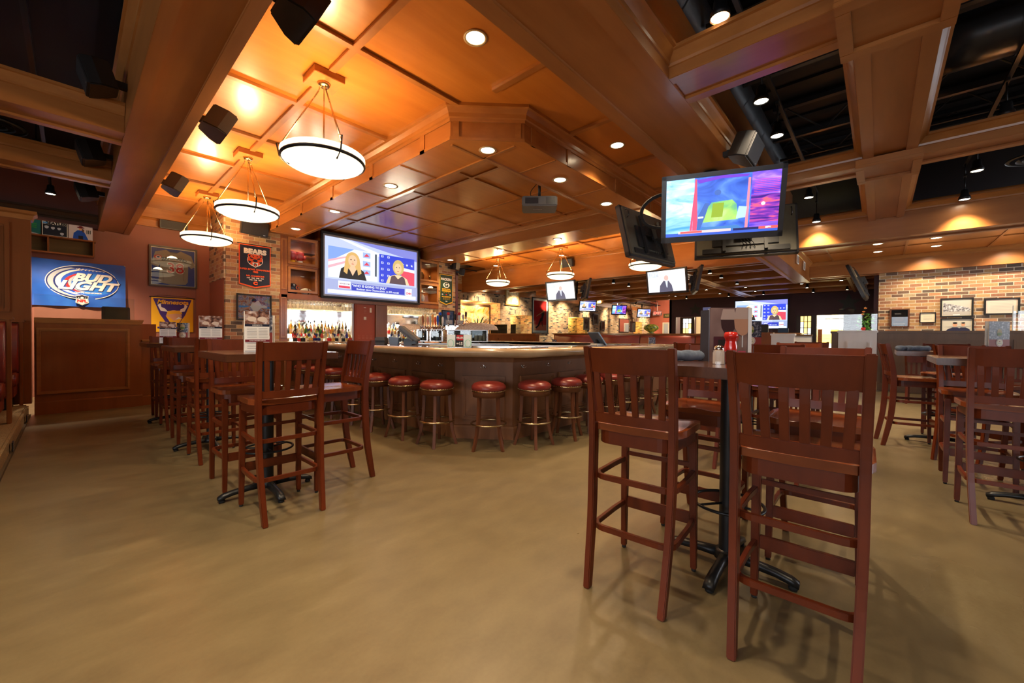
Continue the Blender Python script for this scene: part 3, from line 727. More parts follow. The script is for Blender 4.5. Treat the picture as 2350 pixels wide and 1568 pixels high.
ST = [(2.97, 3.03, 45, 'bar stool in front of the clipped corner of the bar'), (2.685, 3.54, 0, 'first bar stool left of the bar corner'), (2.625, 4.08, 8, 'second bar stool left of the bar corner'), (2.61, 4.66, -5, 'third bar stool left of the bar corner, beside the side-on chair'),
      (2.61, 5.22, 3, 'fourth bar stool left of the bar corner, behind the side-on chair'), (2.6, 5.78, 0, 'fifth bar stool left of the corner, seen through the chair slats'), (2.6, 6.34, 9, 'sixth bar stool left of the bar corner'), (2.6, 6.9, 0, 'seventh and farthest bar stool along the left side'),
      (3.40, 2.76, 0, 'first bar stool right of the bar corner'), (3.92, 2.70, 20, 'second bar stool right of the bar corner'), (4.42, 2.71, -10, 'third bar stool right of the bar corner'), (4.93, 2.70, 0, 'fourth bar stool right of the corner, left of the foreground chair'),
      (5.45, 2.70, 12, 'fifth bar stool right of the corner, behind the foreground chair slats'), (5.96, 2.70, 0, 'sixth bar stool right of the corner, behind the foreground chair slats'), (6.5, 2.70, 7, 'seventh bar stool right of the corner, towards the end of the bar'), (7.02, 2.70, 0, 'last bar stool at the far end of the right side')]
s0 = None
for x, y, a, lb in ST:
    if s0 is None: s0 = bar_stool(lb); t = s0
    else: t = dup(s0, label=lb)
    t.location = (x, y, 0); t.rotation_euler = (0, 0, R_(a))

# ================================================================== THE BAR
def offs(path, d):
    out = []; n = len(path)
    for i in range(n):
        p = Vector(path[i]); a = Vector(path[i-1]) if i else None; b = Vector(path[i+1]) if i < n-1 else None
        d1 = (p-a).normalized() if a is not None else (b-p).normalized(); d2 = (b-p).normalized() if b is not None else d1
        n1 = Vector((d1.y, -d1.x)); n2 = Vector((d2.y, -d2.x)); k = (n1+n2).normalized(); out.append((p.x+k.x*d/max(.3, k.dot(n1)), p.y+k.y*d/max(.3, k.dot(n1))))
    return out
bar = empty('bar_counter', 'long wooden bar with a pale rounded rail, wrapping round the clipped corner', 'bar')
BP = [(3.0, 9.0), (3.0, 3.62), (3.40, 3.08), (7.6, 3.08), (7.6, 8.0)]      # outer face of the bar body, inside is to the left
inner = offs(BP, -.12)
m = MB()
for i in range(4): m.prism([BP[i], BP[i+1], inner[i+1], inner[i]], 0, .98)
body = m.build('front', W_BAR, bar)
rails = MB()
sweep(BP, [(0, 0), (.035, 0), (.035, .13), (.025, .15), (0, .155)], 0, mb=rails)
sweep(BP, [(0, -.02), (.012, -.02), (.018, 0), (.03, .05), (.05, .08), (.05, .10), (0, .10)], .90, mb=rails)
rails.build('base_moulding', W_BAR, bar)
def panel_on(p0, p1, z0, z1, par, mat, w=.026, d=.026, inner_d=-.004):
    """raised rectangular moulding on the face between plan points p0,p1"""
    a = Vector(p0); b = Vector(p1); u = (b-a); L = u.length; u.normalize(); n = Vector((u.y, -u.x)); mb = MB()
    M = Matrix(((u.x, n.x, 0, a.x), (u.y, n.y, 0, a.y), (0, 0, 1, 0), (0, 0, 0, 1)))
    for q in ((0, z0, L, z0+w), (0, z1-w, L, z1), (0, z0+w, w, z1-w), (L-w, z0+w, L, z1-w)): mb.box((q[0], 0, q[1]), (q[2], d, q[3]), M=M)
    for q in ((w, z0+w, L-w, z0+w*1.6), (w, z1-w*1.6, L-w, z1-w), (w, z0+w*1.6, w*1.6, z1-w*1.6), (L-w*1.6, z0+w*1.6, L-w, z1-w*1.6)): mb.box((q[0], 0, q[1]), (q[2], d*.55, q[3]), M=M)
    return mb.build('raised_panel', mat, par)
for y in (3.78, 4.62, 5.46, 6.30, 7.14, 7.98): panel_on((3.0, y+.70), (3.0, y), .22, .72, bar, W_BAR)
e = .13; panel_on((3.0+.4*e, 3.62-.54*e), (3.0+.4*(1-e), 3.62-.54*(1-e)), .22, .72, bar, W_BAR)
for x in (3.52, 4.28, 5.04, 5.80, 6.56): panel_on((x, 3.08), (x+.66, 3.08), .22, .72, bar, W_BAR)
# coat hooks under the rail
def hook(x, y, ang):
    m = MB(); m.cb((0, -.003, 0), (.016, .006, .03)); m.tube([(0, -.006, .008), (0, -.03, .004), (0, -.045, .022)], .0035, 6)
    for s in (-1, 1): m.tube([(0, -.006, -.005), (s*.014, -.03, -.018), (s*.026, -.042, -.012), (s*.028, -.045, .004)], .0032, 6)
    m.build('coat_hook', M_CHROME, bar, loc=(x, y, .83), rot=(0, 0, ang))
for y in (3.85, 4.3, 4.85, 5.4, 5.95, 6.5, 7.05): hook(3.0, y, -PI/2)
hook(3.2, 3.35, -R_(53.5))
for x in (3.55, 4.02, 4.5, 4.98, 5.46, 5.94, 6.42, 6.9): hook(x, 3.08, 0)
# top: dark inlaid surface and the padded pale nosing
ZT = 1.04
T0 = offs(BP, .36); T1 = offs(BP, -.42)
m = MB()
for i in range(4): m.prism([T0[i], T0[i+1], T1[i+1], T1[i]], ZT-.05, ZT)
m.build('countertop', pl('glossy_dark_countertop', (.10, .055, .03), .08, coat=.6), bar)
nose = [(.30, -.085), (.34, -.09), (.375, -.086), (.40, -.070), (.415, -.045), (.415, -.025), (.40, -.004), (.375, .008), (.35, .010), (.30, .006)]
W_NOSE = wood('pale_bar_rail', (.30, .20, .11), (.42, .30, .18), (2, 2, 2), .22, .4, 2)
ns = sweep(BP, nose, ZT); ns.sm = [True]*len(ns.f); ns.build('rounded_rail', W_NOSE, bar)
sweep(offs(BP, -.42), [(0, -.08), (.02, -.08), (.02, .012), (0, .012)][::-1], ZT, mat=None).build('inner_trim', M_STEEL, bar)
# ================================================================== COLOURS FOR PRINTS
def P(name, r, g, b, rough=.55):
    f = lambda c: (c/255)**2.2
    return pl('print_'+name, (f(r), f(g), f(b)), rough)
def EM(name, r, g, b, s=1.0):
    f = lambda c: (c/255)**2.2
    return emis('glow_'+name, (f(r), f(g), f(b)), s)
K, WH, NV, OR = P('black', 18, 16, 16), P('white', 236, 232, 224), P('navy', 18, 24, 48), P('orange', 226, 84, 24)
BL, BL2, BLD = P('blue', 24, 84, 200), P('light_blue', 90, 160, 232), P('deep_blue', 14, 38, 110)
SIL, RD, YL, PU = P('silver', 176, 180, 190), P('red', 190, 30, 34), P('gold_yellow', 236, 178, 20), P('purple', 60, 30, 120)
GN, CRE, SK, TAN, GRY, BRN = P('forest_green', 22, 52, 34), P('cream', 232, 220, 190), P('skin', 214, 160, 124), P('tan', 190, 150, 100), P('grey', 150, 148, 144), P('brown', 92, 54, 32)
JER = P('road_grey', 150, 142, 128); MRN = P('maroon', 112, 24, 40)
def frame(par, x0, z0, x1, z1, w, mat, d=.03, name='frame'):
    m = MB()
    for a in ((x0, z0, x1, z0+w), (x0, z1-w, x1, z1), (x0, z0+w, x0+w, z1-w), (x1-w, z0+w, x1, z1-w)): m.box((a[0], -d, a[1]), (a[2], 0, a[3]))
    return m.build(name, mat, par, bevel=.003)
def picture(name, label, cat, w, h, loc, rz=0, fw=.03, fm=None, draw=None, mat_w=0, matc=None, group=None, d=.03, bg=None, glass=True):
    """framed picture centred on loc; canvas coordinates run over -w/2..w/2 and -h/2..h/2"""
    t = empty(name, label, cat, loc, rz, group)
    frame(t, -w/2, -h/2, w/2, h/2, fw, fm or K, d)
    a = Art(); a.rect(-w/2+fw*.8, -h/2+fw*.8, w/2-fw*.8, h/2-fw*.8, matc or bg or CRE)
    if mat_w: a.rect(-w/2+fw+mat_w, -h/2+fw+mat_w, w/2-fw-mat_w, h/2-fw-mat_w, bg or CRE)
    if draw: draw(a, w, h)
    a.build('picture', K, t).location.y = -.008
    if glass: MB().add([(-w/2+fw*.9, -d*.7, -h/2+fw*.9), (w/2-fw*.9, -d*.7, -h/2+fw*.9), (w/2-fw*.9, -d*.7, h/2-fw*.9), (-w/2+fw*.9, -d*.7, h/2-fw*.9)], [(0, 1, 2, 3)]).build('glass', M_PANE, t)
    return t
# ---------------- framed jersey
def jersey(a, w, h):
    a.rect(-.36, -.39, .36, .385, P('frame_blue', 40, 70, 150))
    a.poly([(-.12, .36), (-.30, .30), (-.37, .02), (-.25, -.02), (-.22, .06), (-.25, -.34), (-.05, -.38), (.20, -.36), (.24, -.30), (.25, .06), (.30, .0), (.37, .06), (.30, .28), (.12, .36), (.06, .32), (-.06, .32)], JER)
    a.poly([(-.12, .36), (-.06, .32), (.06, .32), (.12, .36), (.05, .295), (-.05, .295)], P('collar', 116, 110, 100))
    a.ell(-.255, .19, .062, .045, RD); a.ell(-.25, .19, .044, .030, WH); a.ell(-.25, .19, .024, .016, BLD)
    for i, c in enumerate('ZAMBRANO'): a.text(c, -.175+i*.052, .155+.035*math.sin(PI*i/7), .078, NV, .004, rot=.25-.07*i)
    a.text('38', .03, -.03, .30, WH, .014); a.text('38', .03, -.03, .29, RD, .004)
    for q in ((-.20, .0, -.17, -.3), (.17, .05, .16, -.28)): a.poly([(q[0], q[1]), (q[0]+.012, q[1]), (q[2]+.012, q[3]), (q[2], q[3])], P('fold', 130, 122, 110))
picture('framed_jersey', 'grey baseball jersey lettered ZAMBRANO 38 framed on the maroon wall', 'framed jersey', .80, .86, (1.515, YW-.01, 2.60), 0, .028, pl('dark_frame', (.05, .035, .025), .4), jersey, d=.06)
# ---------------- vikings banner
def hang_banner(name, label, x, z, Y, w, h, point, bgm, draw, edge, rodw=.03):
    t = empty(name, label, 'banner', (x, Y, z)); a = Art()
    pts = [(-w/2, h/2), (w/2, h/2), (w/2, -h/2+point), (0, -h/2), (-w/2, -h/2+point)] if point else [(-w/2, h/2), (w/2, h/2), (w/2, -h/2), (-w/2, -h/2)]
    m = MB(); m.prism([(p[0], p[1]) for p in pts], 0, .004, M=Matrix(((1, 0, 0, 0), (0, 0, 1, -.004), (0, 1, 0, 0), (0, 0, 0, 1)))); m.build('cloth', edge, t)
    k = .94
    a.poly([(p[0]*k*(w/(w+.0)), p[1]*k) for p in pts], bgm); draw(a, w, h); a.build('printing', K, t).location.y = -.005
    MB().tube([(-w/2-rodw, -.006, h/2), (w/2+rodw, -.006, h/2)], .008, 8).build('hanging_rod', K, t)
    return t
def vik(a, w, h):
    a.poly([(-w*.46, h*.46), (w*.46, h*.46), (w*.30, -h*.0), (w*.12, -h*.30), (-w*.12, -h*.30), (-w*.30, 0)], PU)
    a.text('Minnesota', 0, h*.36, .125, YL, .004, .25)
    a.ell(.02, -.02, .13, .12, SK); a.poly([(-.09, .08), (.14, .10), (.16, .02), (.05, .03), (-.1, .0)], YL); a.poly([(-.12, -.02), (.0, -.26), (.07, -.24), (.16, -.06), (.08, -.10), (.02, -.13), (-.05, -.06)], YL)
    for s in (-1, 1): a.poly([(s*.10+.02, .06), (s*.20, .08), (s*.25, .20), (s*.20, .24), (s*.19, .16), (s*.13, .13)], WH)
    a.poly([(.04, -.10), (.14, -.08), (.10, -.04)], WH)
    a.rect(-w*.36, -h*.40, w*.36, -h*.355, PU); a.text('VIKINGS', 0, -h*.44, .06, PU, .002)
b = hang_banner('team_banner', 'yellow and purple banner lettered Minnesota hanging on the maroon wall', 1.50, 1.575, YW-.01, .70, .74, 0, YL, vik, YL)
MB().tube([(-.35, -.006, .37), (-.2, -.008, .41), (.2, -.008, .41), (.35, -.006, .37)], .003, 6).build('cord', K, b)
# ---------------- bears banner
def bears(a, w, h):
    a.text('BEARS', 0, .315, .135, WH, .010, 0, 1.12)
    a.ell(0, .135, .150, .135, WH); a.ell(0, .14, .14, .124, OR)
    for s in (-1, 1): a.ell(s*.105, .225, .036, .034, OR, 12); a.ell(s*.104, .222, .018, .018, NV, 10)
    for s in (-1, 1):
        a.poly([(s*.03, .17), (s*.10, .195), (s*.09, .16), (s*.045, .15)], NV); a.poly([(s*.13, .12), (s*.07, .10), (s*.10, .06), (s*.125, .07)], NV); a.poly([(s*.02, .22), (s*.06, .245), (s*.035, .20)], NV)
    a.ell(0, .125, .045, .03, NV, 12); a.poly([(-.055, .08), (.055, .08), (.04, .0), (.0, -.02), (-.04, 0)], WH); a.poly([(-.04, .07), (.04, .07), (.028, .01), (0, -.005), (-.028, .01)], NV)
    a.poly([(-.02, .045), (.02, .045), (.012, .01), (-.012, .01)], OR); a.poly([(-.035, .07), (-.02, .07), (-.028, .045)], WH); a.poly([(.035, .07), (.02, .07), (.028, .045)], WH)
    a.text('SUPER BOWL CHAMPIONS', 0, -.07, .048, OR, .002); a.text('1985', 0, -.12, .055, OR, .003)
    a.text('NFL CHAMPIONS', 0, -.21, .044, OR, .002); a.text('1932  1933  1940  1941', 0, -.255, .034, WH, .001); a.text('1943  1946  1963', 0, -.295, .034, WH, .001)
    a.text('C', 0, -.365, .085, OR, .008, 0, 1.25)
hang_banner('pennant', 'navy banner edged orange lettered BEARS on the brick pillar', 2.70, 2.632, 9.985, .60, .93, .07, NV, bears, OR)
def pack(a, w, h):
    a.text('PACKERS', 0, .315, .10, WH, .004, 0, 1.0); a.ell(0, .14, .125, .085, WH); a.text('G', 0, .14, .17, GN, .010, 0, 1.2)
    a.text('SUPER BOWL', 0, .01, .055, YL, .002); a.text('CHAMPIONS', 0, -.045, .06, YL, .003); a.text('1966   1967   1996', 0, -.10, .03, YL)
    a.ell(-.15, -.155, .03, .022, SIL); a.ell(0, -.155, .03, .022, RD); a.ell(.15, -.155, .03, .022, SIL)
    a.text('NFL CHAMPIONS', 0, -.225, .045, YL, .002); a.text('1929 1930 1931 1936', 0, -.265, .03, YL); a.text('1939 1944 1961 1962', 0, -.30, .03, YL); a.text('1965', 0, -.365, .04, WH, .002)
hang_banner('pennant', 'green banner edged yellow lettered PACKERS on the right brick pillar', 7.90, 2.61, 9.985, .50, .95, .08, GN, pack, YL)
# ---------------- player photograph under the bears banner
M_CROWD = noisy('blurred_crowd', [(.30, (.06, .05, .10)), (.42, (.45, .12, .05)), (.5, (.62, .48, .38)), (.58, (.22, .20, .42)), (.68, (.75, .66, .55))], 14, 5, .5)
M_CROWDB = noisy('blurred_crowd_grey', [(.35, (.04, .04, .05)), (.5, (.35, .35, .36)), (.65, (.7, .7, .7))], 22, 5, .5)
def player(a, w, h):
    a.rect(-w*.44, -h*.02, w*.44, h*.05, BL2)
    a.poly([(-.02, .13), (.08, .15), (.14, .05), (.2, .06), (.26, .0), (.12, -.01), (.08, -.06), (.02, -.16), (-.06, -.20), (-.10, -.17), (-.02, -.08), (-.08, .02)], WH)
    a.ell(-.005, .15, .045, .045, NV, 14); a.rect(-.03, .12, .02, .13, OR); a.poly([(-.08, -.02), (-.2, -.05), (-.21, -.02), (-.08, .02)], SK); a.rect(-.1, -.24, .0, -.20, OR)
picture('framed_photograph', 'framed photograph of a football player below the navy banner', 'framed picture', .66, .56, (2.685, 9.985, 1.75), 0, .03, K, player, bg=M_CROWD)
picture('framed_photograph', 'dark framed picture at the foot of the right brick pillar, behind the beer taps', 'framed picture', .50, .50, (7.97, 9.985, 1.72), 0, .03, K, None, bg=noisy('dark_sports_print', [(.3, (.05, .07, .14)), (.5, (.12, .16, .3)), (.7, (.5, .5, .55))], 5, 4, .4))
# ---------------- beer flag
def cloth_wave(w, h, nx=26, ny=14, amp=.018):
    m = MB(); vs = []; fs = []
    for lay in (0, 1):
        for j in range(ny+1):
            for i in range(nx+1):
                u, v = i/nx, j/ny
                y = amp*math.sin(u*17+v*3)*(.25+.75*(1-v)) + .012*math.sin(v*9+u*5) - .03*math.exp(-((1-u)*9)**2)*(1-v)
                vs.append(((u-.5)*w, -.03+y*.7-(.0 if lay else .0012), (v-.5)*h-.018*math.sin(PI*u)*v))
    N = (nx+1)*(ny+1)
    for lay in (0, 1):
        for j in range(ny):
            for i in range(nx): a = lay*N+j*(nx+1)+i; fs.append((a, a+1, a+nx+2, a+nx+1))
    return m.add(vs, fs, None, True)
fl = empty('beer_flag', 'blue flag lettered BUD LIGHT pinned to the wall above the booth wall', 'flag', (.14, YW-.01, 2.10))
M_FLAG = noisy('flag_cloth', [(.3, (.010, .07, .40)), (.55, (.016, .11, .55)), (.75, (.03, .17, .68))], 2.4, 3, .5)
cloth_wave(1.24, .86).build('cloth', M_FLAG, fl)
a = Art()
a.ell(.04, .03, .485, .325, WH, 48); a.ell(.04, .03, .473, .313, BLD, 48); a.ell(.10, .02, .405, .285, BL, 40); a.ell(.16, .0, .30, .21, P('mid_blue', 40, 120, 220), 36)
def arc(cx, cz, rx, rz, t, a0, a1, mat, n=16):
    o = [(cx+rx*math.cos(R_(a0+(a1-a0)*i/n)), cz+rz*math.sin(R_(a0+(a1-a0)*i/n))) for i in range(n+1)]
    i_ = [(cx+t+(rx-t*.4)*math.cos(R_(a0+(a1-a0)*i/n)), cz+(rz-.2*t)*math.sin(R_(a0+(a1-a0)*i/n))) for i in range(n+1)]
    a.poly(o+i_[::-1], mat)
arc(.03, .03, .445, .285, .05, 110, 255, SIL); arc(.08, .03, .40, .25, .05, 108, 250, WH); arc(.13, .02, .34, .20, .035, 115, 240, RD); arc(.17, .02, .33, .19, .03, 112, 262, SIL)
a.text('BUD', .15, .115, .20, BLD, .016, .35, 1.25); a.text('BUD', .145, .12, .20, WH, .010, .35, 1.25)
a.text('LIGHT', .09, -.045, .215, BLD, .016, .35, 1.25); a.text('LIGHT', .085, -.04, .215, WH, .010, .35, 1.25)
a.text('OFFICIAL BEER SPONSOR', .10, -.165, .032, WH, .001, .2)
for i in range(8): a.poly([(-.02+i*.045, .292-i*.004), (.0+i*.045, .292-i*.004), (-.03+i*.05, .255), (-.045+i*.05, .255)], WH)
a.poly([(-.06, .275), (.33, .262), (.33, .268), (-.06, .283)], WH)
sh = [(-.075, .07), (-.03, .075), (0, .09), (.03, .075), (.075, .07), (.07, .02), (.078, -.05), (.03, -.075), (0, -.092), (-.03, -.075), (-.078, -.05), (-.07, .02)]
for k, mt in ((1.12, WH), (1.04, NV)): a.poly([(.02+x*k, -.30+z*k) for x, z in sh], mt)
a.poly([(.02+x*.98, -.30+z*.98) for x, z in sh if z < .03]+[], WH); a.ell(.02, -.262, .022, .016, WH, 12)
for s in (-1, 1): a.star(.02+s*.045, -.262, .010, WH)
a.text('NFL', .02, -.325, .075, RD, .005)
ar = a.build('printing', K, fl); ar.location.y = -.046
for s in (-1, 1): MB().cb((s*.61, -.03, .42), (.02, .012, .02)).build('corner_pin', M_CHROME, fl)
# ---------------- wall shelf with record sleeves
sh_ = empty('wall_shelf', 'long brown open wall shelf above the blue flag', 'shelf', (0, YW-.01, 2.77))
MB().box((-1.7, -.2, .13), (.34, 0, .155)).build('shelf_top', W_PNL, sh_, bevel=.002); MB().box((-1.7, -.18, -.155), (.32, 0, -.13)).build('shelf_bottom', W_PNL, sh_, bevel=.002); MB().box((-1.7, -.02, -.13), (.33, 0, .13)).build('back_panel', wood('olive_back_board', (.10, .06, .02), (.15, .09, .03), (1, 9, 9)), sh_)
for x in (.30, -.27, -.85, -1.4): MB().box((x, -.17, -.13), (x+.022, -.02, .13)).build('divider', W_PNL, sh_)
def album(label, x, draw, w=.31, h=.26):
    t = empty('record_sleeve', label, 'record sleeve', (x, YW-.17, 2.925+h/2), 0); t.rotation_euler = (R_(-7), 0, 0); t.location.y -= .0
    MB().box((-w/2, 0, -h/2), (w/2, .004, h/2)).build('card', WH, t); a = Art(); draw(a, w, h); a.build('printing', K, t); t['group'] = 'record sleeves on the wall shelf'; return t
def al1(a, w, h):
    a.rect(-w*.47, -h*.47, w*.47, h*.3, NV); a.text('BEATLES!', .02, h*.39, .062, K, .004, 0, 1.05); a.rect(-.145, h*.33, -.09, h*.45, BL2)
    for x, z, r in ((-.10, .03, .035), (-.025, .02, .032), (.05, .02, .030), (.085, -.07, .032)): a.ell(x, z, r*.75, r, P('pale_face', 190, 200, 220), 14); a.poly([(x-r*.8, z+.01), (x-r*.6, z+r*1.1), (x+r*.6, z+r*1.1), (x+r*.8, z+.01), (x, z+r*.55)], K)
def al2(a, w, h):
    a.rect(-w*.5, -h*.5, w*.5, h*.5, P('lilac_white', 216, 206, 214)); a.poly([(-.10, -.13), (-.09, -.02), (-.04, .04), (.03, .05), (.06, -.02), (.10, -.13)], BL); a.rect(-.03, -.13, .03, -.06, NV)
    a.ell(0, .065, .022, .03, SK, 12); a.ell(0, .095, .05, .014, MRN, 14); a.ell(0, .108, .026, .018, MRN, 12); a.poly([(.015, .08), (.045, .06), (.04, .0), (.02, .02)], BRN)
    for i in range(3): a.rect(.075+i*.022, -.01, .085+i*.022, .06, GN)
def al3(a, w, h):
    a.rect(-w*.5, -h*.5, w*.5, h*.5, P('teal', 20, 110, 110)); a.poly([(-w*.5, -h*.5), (w*.5, -h*.5), (w*.1, -h*.36)], SIL)
    for k in range(3): a.rect(-.02, -.02+k*.032, .11, -.002+k*.032, P('leaf_green', 50, 150, 70))
album('record sleeve lettered BEATLES! with four pale ovals', -.175, al1); album('white record sleeve with a figure in blue, right end of the shelf', .145, al2); album('teal record sleeve half hidden behind the booth post', -.50, al3)

# ================================================================== SPEAKERS
def speaker(label, loc, rz, tilt=0, w=.34, h=.24, d=.22, group='black wall speakers', bracket=True):
    t = empty('wall_speaker', label, 'speaker', loc, rz, group)
    M = Matrix.Rotation(tilt, 4, 'X')
    pr = [(-w/2, -d*.45), (w/2, -d*.45), (w/2, -d*.05), (w/2*.6, d*.5), (-w/2*.6, d*.5), (-w/2, -d*.05)]
    MB().prism(pr, -h/2, h/2, M=M).build('cabinet', M_PLAS, t, bevel=.01)
    MB().box((-w/2*.93, -d*.45-.008, -h/2*.9), (w/2*.93, -d*.45+.002, h/2*.9), M=M).build('grille', noisy('speaker_mesh', [(.45, (.012, .012, .014)), (.55, (.03, .03, .034))], 300, 1, .6), t, bevel=.003)
    MB().box((w*.30, -d*.45-.0095, -h/2*.82), (w*.38, -d*.45-.008, -h/2*.74), M=M).build('badge', M_STEEL, t)
    if bracket: MB().box((-.03, d*.3, -.03), (.03, d*.5+.10, .03)).build('wall_bracket', M_PLAS, t, bevel=.003)
    return t
for x, y, z, rz, tl, lb in ((1.03, 5.05, 3.33, 90, .45, 'black speaker on the long beam, right of the beam and left of the pendants'), (1.03, 7.55, 3.33, 90, .45, 'second black speaker along the long beam, behind the middle pendant'), (1.03, 2.86, 3.33, 90, .45, 'black speaker cut off by the top edge above the pendants'),
                            (.18, 5.35, 3.52, -90, .3, 'speaker lost in the dark ceiling left of the long beam'), (.18, 7.25, 3.4, -90, .3, 'second speaker in the dark ceiling left of the long beam'), (.18, 9.05, 3.35, -90, .3, 'farthest speaker left of the long beam above the shelf')):
    speaker(lb, (x, y, z), R_(rz), tl)
speaker('flat black speaker under the moulding above the framed jersey', (1.50, 11.15, 3.47), 0, .1, .46, .17, .14)
speaker('black speaker on top of the brick pillar above the navy banner', (2.63, 9.84, 3.43), R_(8), .25, .52, .30, .24)
speaker('black speaker on the wide beam just above the television cluster', (4.72, 1.05, 3.14), 0, .4, .40, .24, .22)
speaker('grey box speaker at the top of the right brick pillar', (8.14, 9.84, 3.36), R_(20), .1, .26, .22, .2)['category'] = 'speaker'
speaker('small black speaker beside the grey one on the right brick pillar', (8.42, 9.85, 3.2), R_(50), .2, .2, .2, .18)
speaker('distant black speaker behind the rods of the distant middle pendant', (10.95, 7.55, 3.58), R_(-90), .2, .5, .26, .2)
speaker('distant black speaker left of the pendant below the television cluster', (10.95, 4.9, 3.42), R_(-90), .2, .5, .26, .2)
speaker('black speaker at the right edge under the brown ceiling', (9.42, -1.75, 2.95), R_(-90), .4, .34, .24, .2)

# ================================================================== SCREENS
W_SCR = {}
def newsart(a, w, h, s=1.0, rich=True):
    """two-box news broadcast"""
    def R(x0, z0, x1, z1, m): a.rect((x0-.5)*w, (z0-.5)*h, (x1-.5)*w, (z1-.5)*h, m)
    def E(x, z, rx, rz, m, n=18): a.ell((x-.5)*w, (z-.5)*h, rx*w, rz*h, m, n)
    def Q(pts, m): a.poly([((x-.5)*w, (z-.5)*h) for x, z in pts], m)
    c = lambda nm, r, g, b: EM(nm+('_%g' % s), r, g, b, s)
    pale, lav, blu, wht = c('pale', 176, 186, 220), c('lavender', 120, 124, 196), c('blue', 52, 62, 170), c('white', 222, 226, 232)
    R(0, 0, 1, 1, pale); Q([(0, 1), (.25, 1), (1, .80), (1, 1)], lav); Q([(.12, 1), (.2, 1), (.7, .78), (.55, .78)], wht)
    R(.03, .30, .53, .84, c('offwhite', 214, 222, 236)); Q([(.03, .84), (.28, .84), (.03, .56)], c('sky', 120, 150, 220)); Q([(.03, .5), (.2, .62), (.2, .58), (.03, .45)], c('pink', 224, 160, 170)); Q([(.03, .6), (.2, .70), (.2, .67), (.03, .56)], c('pink', 224, 160, 170))
    R(.50, .40, .52, .82, c('dark', 60, 70, 80))
    for z in (.72, .56, .40): R(.37, z, .45, z+.10, c('thumb', 150, 170, 210)); Q([(.38, z+.02), (.41, z+.08), (.44, z+.03)], c('red', 200, 60, 80))
    hair, skin, top = c('blonde', 200, 160, 96), c('skin', 226, 176, 140), c('blacktop', 40, 36, 34)
    Q([(.13, .30), (.15, .47), (.20, .53), (.32, .53), (.38, .46), (.41, .30)], top)
    E(.265, .62, .075, .17, hair); Q([(.19, .62), (.175, .42), (.21, .38), (.23, .6)], hair); Q([(.34, .62), (.355, .42), (.32, .38), (.30, .6)], hair)
    E(.265, .63, .045, .105, skin); Q([(.245, .54), (.285, .54), (.30, .48), (.265, .36), (.23, .48)], skin); Q([(.225, .72), (.265, .76), (.31, .70), (.31, .74), (.265, .79), (.22, .75)], hair)
    for s_ in (-1, 1): E(.265+s_*.018, .65, .007, .010, c('eye', 60, 50, 50), 8)
    E(.265, .575, .014, .008, c('lip', 180, 90, 80), 8); E(.265, .61, .006, .014, c('nose', 206, 150, 120), 8)
    R(.545, .30, .965, .84, c('blue2', 50, 66, 190))
    for x in (.57, .64):
        for z in (.80, .68, .56, .44, .34): a.text('E3', (x+.01-.5)*w, (z-.5)*h, .055*h, wht, .001)
    Q([(.80, .30), (.965, .30), (.965, .56), (.80, .58)], c('red2', 206, 70, 90)); Q([(.80, .58), (.965, .56), (.965, .62), (.80, .64)], wht)
    for x in (.82, .87, .93): a.star((x-.5)*w, (.70-.5)*h, .030*h, wht)
    Q([(.62, .30), (.65, .43), (.72, .48), (.80, .48), (.87, .42), (.90, .30)], c('skin2', 222, 190, 150)); Q([(.66, .30), (.68, .44), (.72, .47), (.76, .40), (.81, .47), (.84, .43), (.86, .30)], c('dress', 84, 66, 70))
    E(.765, .63, .068, .15, c('blonde2', 190, 164, 100)); E(.76, .61, .043, .10, c('skin3', 214, 180, 140))
    for s_ in (-1, 1): E(.76+s_*.017, .63, .007, .009, c('eye', 60, 50, 50), 8)
    E(.76, .555, .014, .008, c('lip', 180, 90, 80), 8)
    R(0, 0, 1, .27, c('band', 150, 158, 196)); R(.25, .10, .84, .22, blu); a.text('"WHO IS GOING TO JAIL?"', (.44-.5)*w, (.185-.5)*h, .058*h, wht, .0015*h); a.text('Boehner slams Obama admin. on IRS scandal', (.535-.5)*w, (.13-.5)*h, .048*h, wht, .0008*h)
    R(.12, .12, .24, .25, wht); a.text('NEWSROOM', (.18-.5)*w, (.20-.5)*h, .032*h, c('maroon', 120, 40, 60), .001); R(.125, .125, .235, .165, c('red', 200, 60, 80))
    R(.85, .09, .93, .23, wht); a.text('CNN', (.89-.5)*w, (.135-.5)*h, .055*h, c('red', 200, 60, 80), .003*h); a.text('LIVE', (.89-.5)*w, (.195-.5)*h, .03*h, blu)
    R(.02, .02, .98, .085, wht)
def projection(label, loc, rz, w, h, s, border=.0):
    t = empty('projection_screen', label, 'projection screen', loc, rz)
    frame(t, -w/2-.04, -h/2-.04, w/2+.04, h/2+.04, .05, K, .05, 'border')
    m = MB().add([(-w/2, -.01, -h/2), (w/2, -.01, -h/2), (w/2, -.01, h/2), (-w/2, -.01, h/2)], [(0, 1, 2, 3)]); m.build('fabric', pl('screen_fabric', (.42, .42, .44), .8), t)
    a = Art(); newsart(a, w-2*border, h-2*border, s); o = a.build('projected_picture', K, t); o.location = (0, -.014, -.0); return t
projection('large projection screen above the back bar showing two women on a news broadcast', (5.475, 9.96, 2.875), 0, 2.74, 1.53, .42, .06)
projection('distant projection screen on the plum wall, partly behind the near menus', (XE-.005, 4.15, 2.31), -PI/2, 2.16, 1.35, .52)
